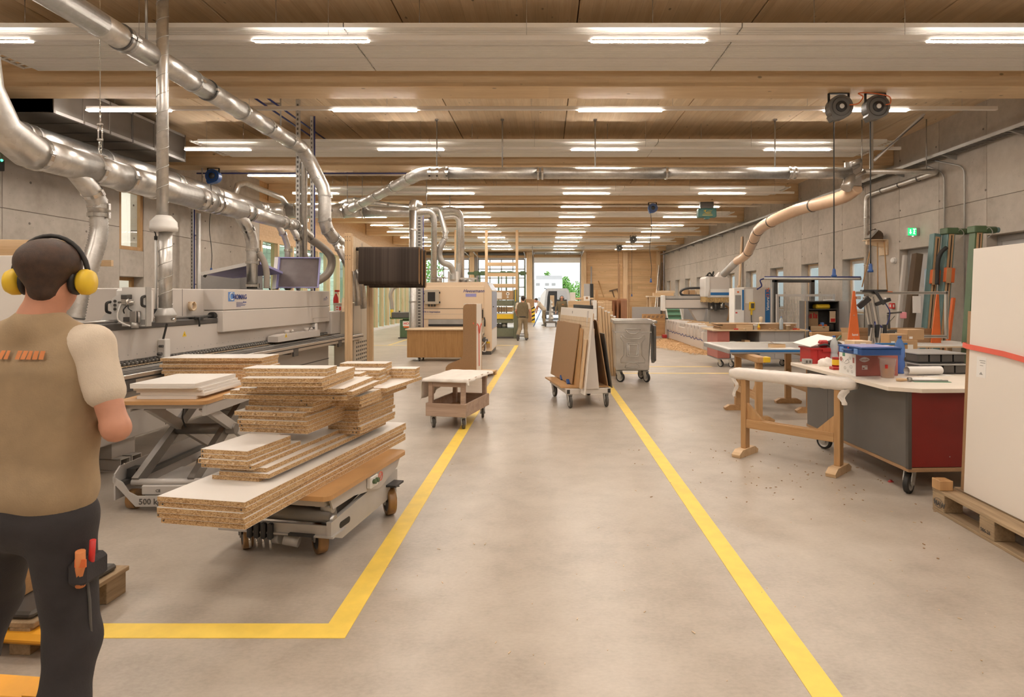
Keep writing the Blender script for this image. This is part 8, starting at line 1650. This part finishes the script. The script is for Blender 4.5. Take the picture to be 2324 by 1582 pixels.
# ================================================================ PEOPLE
def sdf_mesh(name, prims, res, mats, k=.03):
    """Smooth union of tapered capsules (a, b, ra, rb[, k]) and ellipsoids (c, (rx, ry, rz)) turned into one skin (surface nets)."""
    lo = np.full(3, 1e9); hi = -lo
    for p in prims:
        if len(p) == 2: c = np.array(p[0]); r = np.array(p[1]); lo = np.minimum(lo, c - r); hi = np.maximum(hi, c + r)
        else:
            for c, r in ((p[0], p[2]), (p[1], p[3])): lo = np.minimum(lo, np.array(c) - r); hi = np.maximum(hi, np.array(c) + r)
    lo = lo - 3 * res - .02; hi = hi + 3 * res + .02
    n = np.ceil((hi - lo) / res).astype(int) + 1; D = np.full(n, 9.0, np.float32); ax = [lo[i] + res * np.arange(n[i]) for i in range(3)]
    for p in prims:
        kk = p[4] if len(p) > 4 else k
        if len(p) == 2: c = np.array(p[0], float); r = np.array(p[1], float); l, h = c - r, c + r
        else: a = np.array(p[0], float); b = np.array(p[1], float); l = np.minimum(a - p[2], b - p[3]); h = np.maximum(a + p[2], b + p[3])
        i0 = np.maximum(np.floor((l - .07 - lo) / res).astype(int), 0); i1 = np.minimum(np.ceil((h + .07 - lo) / res).astype(int) + 1, n)
        X, Y, Z_ = np.meshgrid(ax[0][i0[0]:i1[0]], ax[1][i0[1]:i1[1]], ax[2][i0[2]:i1[2]], indexing='ij')
        if len(p) == 2:
            q = np.sqrt(((X - c[0]) / r[0]) ** 2 + ((Y - c[1]) / r[1]) ** 2 + ((Z_ - c[2]) / r[2]) ** 2); d = (q - 1) * r.min() if r.max() / r.min() < 1.6 else (q - 1) * (r.prod() ** (1 / 3)) * .9
        else:
            ba = b - a; L = max((ba ** 2).sum(), 1e-9); t_ = np.clip(((X - a[0]) * ba[0] + (Y - a[1]) * ba[1] + (Z_ - a[2]) * ba[2]) / L, 0, 1)
            d = np.sqrt((X - a[0] - t_ * ba[0]) ** 2 + (Y - a[1] - t_ * ba[1]) ** 2 + (Z_ - a[2] - t_ * ba[2]) ** 2) - (p[2] + (p[3] - p[2]) * t_)
        S = D[i0[0]:i1[0], i0[1]:i1[1], i0[2]:i1[2]]; hh = np.maximum(kk - np.abs(S - d), 0) / kk
        D[i0[0]:i1[0], i0[1]:i1[1], i0[2]:i1[2]] = np.minimum(S, d) - hh * hh * kk * .25
    s = D < 0; cs = [D[i:n[0] - 1 + i, j:n[1] - 1 + j, m:n[2] - 1 + m] for i in (0, 1) for j in (0, 1) for m in (0, 1)]
    sg = sum((c < 0).astype(int) for c in cs); act = (sg > 0) & (sg < 8); idx = np.full(act.shape, -1); ii = np.argwhere(act); idx[act] = np.arange(len(ii))
    off = np.array([(i, j, m) for i in (0, 1) for j in (0, 1) for m in (0, 1)]); V = np.stack([c[act] for c in cs], 1); acc = np.zeros((len(ii), 3)); cnt = np.zeros(len(ii))
    for a_ in range(8):
        for b_ in range(a_ + 1, 8):
            if np.abs(off[a_] - off[b_]).sum() != 1: continue
            va, vb = V[:, a_], V[:, b_]; m_ = (va < 0) != (vb < 0); tt = np.where(m_, va / np.where(m_, va - vb, 1), 0)
            acc += np.where(m_[:, None], off[a_] + tt[:, None] * (off[b_] - off[a_]), 0); cnt += m_
    P = lo + (ii + acc / cnt[:, None]) * res; F = []
    for a_ in range(3):
        u, w = (a_ + 1) % 3, (a_ + 2) % 3; sl0 = [slice(1, -1)] * 3; sl1 = [slice(1, -1)] * 3; sl0[a_] = slice(0, -1); sl1[a_] = slice(1, None)
        A_, B_ = s[tuple(sl0)], s[tuple(sl1)]; e = np.argwhere(A_ != B_); base = e.copy(); base[:, u] += 1; base[:, w] += 1
        q = []
        for du, dw in ((-1, -1), (0, -1), (0, 0), (-1, 0)): c_ = base.copy(); c_[:, u] += du; c_[:, w] += dw; q.append(idx[c_[:, 0], c_[:, 1], c_[:, 2]])
        q = np.stack(q, 1); fl = ~A_[tuple(e.T)]; q[fl] = q[fl][:, ::-1]; F.append(q)
    F = np.concatenate(F); F = F[(F >= 0).all(1)]
    me = bpy.data.meshes.new(name); me.from_pydata(P.tolist(), [], F.tolist())
    for m_ in mats if isinstance(mats, list) else [mats]: me.materials.append(m_)
    me.polygons.foreach_set('use_smooth', [True] * len(me.polygons)); me.update(); me.validate(); return me
def hand(w, d, side, curl=.5):
    """Palm and five fingers from wrist w towards d; the thumb lies on the given side."""
    w, d = Vector(w), Vector(d).normalized(); sd = Vector(side); sd = (sd - d * sd.dot(d)).normalized(); nn = d.cross(sd); out = []
    pe = w + d * .085
    for q in (-.028, -.009, .010, .028): out.append((w + sd * q * .6, pe + sd * q, .017, .013))
    for q, l in ((.030, .068), (.010, .078), (-.010, .073), (-.029, .055)):
        a = pe + sd * q; d1 = (d + nn * curl * .5).normalized(); d2 = (d + nn * curl * 1.5).normalized(); b = a + d1 * l * .5; c = b + d2 * l * .5
        out += [(a, b, .0095, .0088, .008), (b, c, .0088, .0075, .008)]
    a = w + d * .03 + sd * .028; b = a + (d * .6 + sd * .8).normalized() * .035; c = b + (d + nn * .4 + sd * .15).normalized() * .032
    return out + [(a, b, .014, .011, .012), (b, c, .011, .009, .012)]
def person(label, J, cols, loc, rz, res=.014, muffs=None, hairm='hair', bald=False, long_sleeves=False, belt=False):
    """J: joints in metres in the person's own frame (x to their right seen from behind, y forwards)."""
    g = lambda n: np.array(J[n], float)
    t = thing('person', label, 'person', loc, rz); hd = g('head'); nk = g('neck'); hip = (g('rhip') + g('lhip')) / 2; ch = (g('rsho') + g('lsho')) / 2 - np.array((0, 0, .16)); fw = np.array(J.get('face', (0, 1, 0)), float); rt = np.cross(fw, (0, 0, 1)); rt /= np.linalg.norm(rt)
    sk = [(hd + (0, 0, .035), (.078, .092, .088)), (hd - np.array((0, 0, .035)) + fw * .018, (.058, .07, .075)), (hd + fw * .09 - np.array((0, 0, .005)), hd + fw * .108 - np.array((0, 0, .03)), .011, .016, .012), (hd - fw * .02 - np.array((0, 0, .05)), nk, .052, .058), (nk, ch, .06, .09), (ch, hip, .10, .1)]
    sk += [(hd - np.array((0, 0, .085)) + fw * .055, hd - np.array((0, 0, .075)) + fw * .07, .026, .02, .02)]
    for s_ in (1, -1): e = hd + rt * .082 * s_ - fw * .005; sk.append((e + np.array((0, 0, .015)), e - np.array((0, 0, .02)), .012, .01, .008))
    for s_, n_ in ((1, 'r'), (-1, 'l')):
        S, E, Wr = g(n_ + 'sho'), g(n_ + 'elb'), g(n_ + 'wri'); sk += [(S, E, .047, .038), (E, E + (Wr - E) * .35, .038, .040), (E + (Wr - E) * .35, Wr, .040, .026)]
        d = g(n_ + 'hand') - Wr if n_ + 'hand' in J else Wr - E; sk += hand(Wr, d, J.get(n_ + 'thumb', (-s_ * .3, 1, 0)), J.get('curl', .6))
        sk += [(hip, g(n_ + 'hip'), .09, .08), (g(n_ + 'hip'), g(n_ + 'knee'), .07, .05), (g(n_ + 'knee'), g(n_ + 'ank'), .048, .035)]
    b = part('body', sdf_mesh('body', sk, res, M['skin'], .022), None, t)
    if not bald: part('hair', sdf_mesh('hair', [(hd + np.array((0, 0, .055)) - fw * .016, (.088, .098, .080)), (hd - fw * .045 + np.array((0, 0, .0)), hd - fw * .05 - np.array((0, 0, .035)), .052, .042)], res, M[hairm]), None, t)
    else: part('hair', sdf_mesh('hair', [(hd + np.array((0, 0, .052)) - fw * .02, (.081, .092, .079)), (hd - fw * .04 - np.array((0, 0, .02)), hd - fw * .045 - np.array((0, 0, .03)), .058, .04)], res, M[hairm]), None, t)
    ey = MB(); mo = MB()
    for s_ in (1, -1): ey.ball(hd + fw * .083 + rt * .031 * s_ + np.array((0, 0, .012)), .011, 10, 7); mo.bar(hd + fw * .092 + rt * .045 * s_ + np.array((0, 0, .034)), hd + fw * .096 + rt * .018 * s_ + np.array((0, 0, .036)), .01, .008)
    mo.bar(hd + fw * .090 - rt * .024 - np.array((0, 0, .062)), hd + fw * .090 + rt * .024 - np.array((0, 0, .062)), .012, .007); part('eye', ey, M['darksteel'], t, stuff=True); part('brows_and_mouth', mo, M[hairm], t, stuff=True)
    hw = .5 * np.linalg.norm(g('rsho') - g('lsho')); ax_ = (g('rsho') - g('lsho')) / (2 * hw)
    sh = []
    for s_ in (-1, -.33, .33, 1): sh += [(ch + ax_ * s_ * hw * .62 + np.array((0, 0, .07)), hip + ax_ * s_ * .105 + np.array((0, 0, J.get('hem', .03))), .105, .092)]
    sh += [(g('rsho') - ax_ * .05 + np.array((0, 0, -.0)), nk - np.array((0, 0, .03)), .068, .066), (g('lsho') + ax_ * .05, nk - np.array((0, 0, .03)), .068, .066), (hip - ax_ * .1 + np.array((0, 0, .02 + J.get('hem', .03) - .03)), hip + ax_ * .1 + np.array((0, 0, .02 + J.get('hem', .03) - .03)), .10, .10)]
    part('shirt', sdf_mesh('shirt', sh, res, M[cols[0]], .05), None, t)
    for n_ in 'rl':
        S, E, Wr = g(n_ + 'sho'), g(n_ + 'elb'), g(n_ + 'wri'); sg_ = 1 if n_ == 'r' else -1; sl = [(S - ax_ * .06 * sg_ + np.array((0, 0, .012)), S, .055, .062), (S, S + (E - S) * (.56 if not long_sleeves else 1), .062, .058 if not long_sleeves else .052)]
        if long_sleeves: sl.append((E, E + (Wr - E) * .9, .052, .04))
        part('sleeve', sdf_mesh('sleeve', sl, res, M[cols[1]], .03), None, t)
        K, A_, H_ = g(n_ + 'knee'), g(n_ + 'ank'), g(n_ + 'hip'); tr = [(hip, H_, .105, .098), (H_, K, .098, .074), (K, K + (A_ - K) * .5, .074, .07), (K + (A_ - K) * .5, A_ + (K - A_) * .08, .07, .072)]
        J.setdefault('_tr', []).extend(tr); ft = np.array(J.get(n_ + 'toe', (0, 1, -.25)), float); ft /= np.linalg.norm(ft); hl = A_ - np.array((0, 0, .045))
        part('shoe', sdf_mesh('shoe', [(hl - ft * .04, hl + ft * .12, .045, .040), (hl + ft * .12, hl + ft * .17, .040, .033), (A_, hl, .045, .045)], res, M['darksteel'], .02), None, t)
    part('trousers', sdf_mesh('trousers', J.pop('_tr'), res, M[cols[2]], .04), None, t)
    if belt: part('belt', MB().tube([hip + np.array((.17 * math.cos(a), .125 * math.sin(a), .06)) for a in [2 * PI * i / 20 for i in range(21)]], .02, 6), M['black'], t)
    if muffs:
        for s_ in (1, -1):
            c = hd + rt * .095 * s_ - np.array((0, 0, .008)); m_ = part('ear_cup', MB().lathe([(0, -.018), (.030, -.018), (.043, -.006), (.044, .012), (.036, .026), (0, .030)], 20, Matrix.Translation(c) @ frame((0, 0, 0), rt * s_) @ Matrix.Diagonal((1.0, 1.0, 1, 1))), M[muffs], t, 'ear muff cup')
            part('cushion', MB().lathe([(.02, -.034), (.04, -.034), (.044, -.02), (.03, -.016)], 18, Matrix.Translation(c) @ frame((0, 0, 0), rt * s_)), M['black'], m_)
        part('headband', MB().tube([hd + rt * .106 * math.cos(a) + np.array((0, 0, .01 + .135 * math.sin(a))) for a in [PI * i / 16 for i in range(17)]], .008, 6), M['black'], t)
    return t
# walking worker at the picture's edge, seen from behind
J = dict(head=(.05, .02, 1.705), neck=(.03, 0, 1.575), face=(-.25, .97, 0), rsho=(.205, -.01, 1.49), lsho=(-.185, .04, 1.49), relb=(.315, -.05, 1.225), rwri=(.15, .16, 1.22), rhand=(.06, .22, 1.205), lelb=(-.31, -.0, 1.23), lwri=(-.16, .2, 1.2), rhip=(.095, .0, .92), lhip=(-.105, .02, .92), rknee=(.115, .03, .50), rank=(.11, -.06, .10), lknee=(-.30, .20, .56), lank=(-.40, .12, .16), rtoe=(.0, 1, -.1), ltoe=(-.2, 1, -.2), hem=.10, curl=1.2)
w1 = person('walking worker in khaki shirt, dark trousers and yellow ear muffs, seen from behind', J, ('khaki', 'creamcloth', 'navycloth'), (-1.69, 2.0, 0), 0, .011, 'yellow')
mb = MB()
pts = [(-.13 + .27 * i / 12) for i in range(13)]
def backy(x): return -.108 - .012 * math.cos(x * 8) 
sh_ = [o for o in w1.children if o.name.startswith('shirt')][0]; vs = np.array([v.co for v in sh_.data.vertices])
def surf(x, z):
    m_ = (np.abs(vs[:, 0] - x) < .02) & (np.abs(vs[:, 2] - z) < .02); return float(vs[m_, 1].min()) - .003 if m_.any() else -.1
for i in range(15):
    x0 = -.17 + i * .02
    if i in (5, 9): continue
    mb.add([(x0, surf(x0, 1.452), 1.452), (x0 + .015, surf(x0 + .015, 1.452), 1.452), (x0 + .015, surf(x0 + .015, 1.478), 1.478), (x0, surf(x0, 1.478), 1.478)], [(0, 1, 2, 3)])
part('back_print', mb, M['orangeprint'], w1, 'orange lettering line across the back', stuff=True)
part('tool_pocket', MB().rbox(.165, .225, -.07, .05, .72, .80, .015), M['navycloth'], w1); part('tool_handle', MB().cyl((.20, -.05, .72), (.215, -.07, .84), .014, 10), M['orangeprint'], w1, 'orange tool handle'); part('tool_handle', MB().cyl((.21, -.02, .74), (.225, -.03, .86), .009, 8), M['redbright'], w1, 'red tool handle'); part('tag', MB().box(.2, .235, -.075, -.07, .79, .815), M['orange'], w1); part('side_seam', MB().tube([(.183, -.02, .85), (.192, .0, .65), (.185, .02, .45)], .005, 5), M['greypanel'], w1)
# worker walking away down the aisle
J = dict(head=(.01, .06, 1.53), neck=(.0, .03, 1.40), face=(0, 1, 0), rsho=(.20, .02, 1.34), lsho=(-.20, .03, 1.34), relb=(.27, .0, 1.08), rwri=(.30, .12, .86), lelb=(-.26, .05, 1.09), lwri=(-.24, .25, .98), rhip=(.09, 0, .82), lhip=(-.09, 0, .82), rknee=(.10, .10, .46), rank=(.13, .02, .09), lknee=(-.10, -.02, .44), lank=(-.17, -.36, .22), ltoe=(-.0, .45, -1), rthumb=(-.2, 1, 0), hem=.05)
person('worker walking away in olive vest shirt with cream sleeves and beige trousers', J, ('olivecloth', 'creamcloth', 'beigecloth'), (-.83, 22.7, 0), 0, .016, None, 'hair2', belt=True)
t = thing('hand_cart', 'small two-wheeled cart pushed by the walking worker', 'cart', (-.86, 23.3, 0)); part('frame', MB().tube(bend([(-.18, -.2, .95), (-.18, 0, .2), (.18, 0, .2), (.18, -.2, .95)], .05, 3), .016, 6).box(-.18, .18, 0, .3, .1, .13), M['darksteel'], t)
for x in (-.14, .2):
    q = part('wheel', MB().ring((x, 0, .11), (1, 0, 0), .09, .035, .02, 18), M['black'], t)
    part('spokes', MB().bar((x, 0, .02), (x, 0, .2), .012, .012).bar((x, -.08, .06), (x, .08, .16), .012, .012).bar((x, .08, .06), (x, -.08, .16), .012, .012), M['darksteel'], q, stuff=True)
# worker coming towards the viewer
J = dict(head=(0, 0, 1.52), neck=(0, -.02, 1.39), face=(0, 1, 0), rsho=(.205, 0, 1.33), lsho=(-.205, 0, 1.33), relb=(.29, -.02, 1.06), rwri=(.31, .08, .84), lelb=(-.27, -.0, 1.06), lwri=(-.24, .12, .86), rhip=(.09, 0, .82), lhip=(-.09, 0, .82), rknee=(.10, .06, .46), rank=(.10, .0, .09), lknee=(-.10, .10, .46), lank=(-.1, -.02, .09), hem=.04)
w3 = person('worker in olive pullover and black ear muffs coming towards the hall', J, ('olivecloth', 'olivecloth', 'beigecloth'), (.86, 31.2, 0), PI, .016, 'black', 'hair2', True, True)
part('chest_print', MB().box(-.1, .0, .128, .134, 1.2, 1.235), M['orangeprint'], w3, 'orange chest print')
# worker bending behind the cart in the gate
J = dict(head=(-.02, .46, 1.40), neck=(0, .34, 1.33), face=(0, .8, -.5), rsho=(.19, .26, 1.28), lsho=(-.19, .26, 1.28), relb=(.24, .36, 1.03), rwri=(.22, .42, .80), lelb=(-.2, .4, 1.05), lwri=(-.12, .5, .85), rhip=(.09, 0, .88), lhip=(-.09, 0, .88), rknee=(.10, .06, .48), rank=(.10, -.03, .09), lknee=(-.10, .02, .48), lank=(-.1, -.05, .09), hem=.03)
person('worker in pale shirt bending over beside the dark cart in the gate', J, ('creamcloth', 'creamcloth', 'beigecloth'), (-.05, 34.0, 0), PI / 2, .016, None, 'hair2')
solo('metal_pole', MB().cyl((0, 0, 0.02), (.42, .3, .9), .025, 10), M['lightblue'], 'blue-grey pole held slanting to the floor by the bending worker', 'pole', (-.62, 32.6, 0))
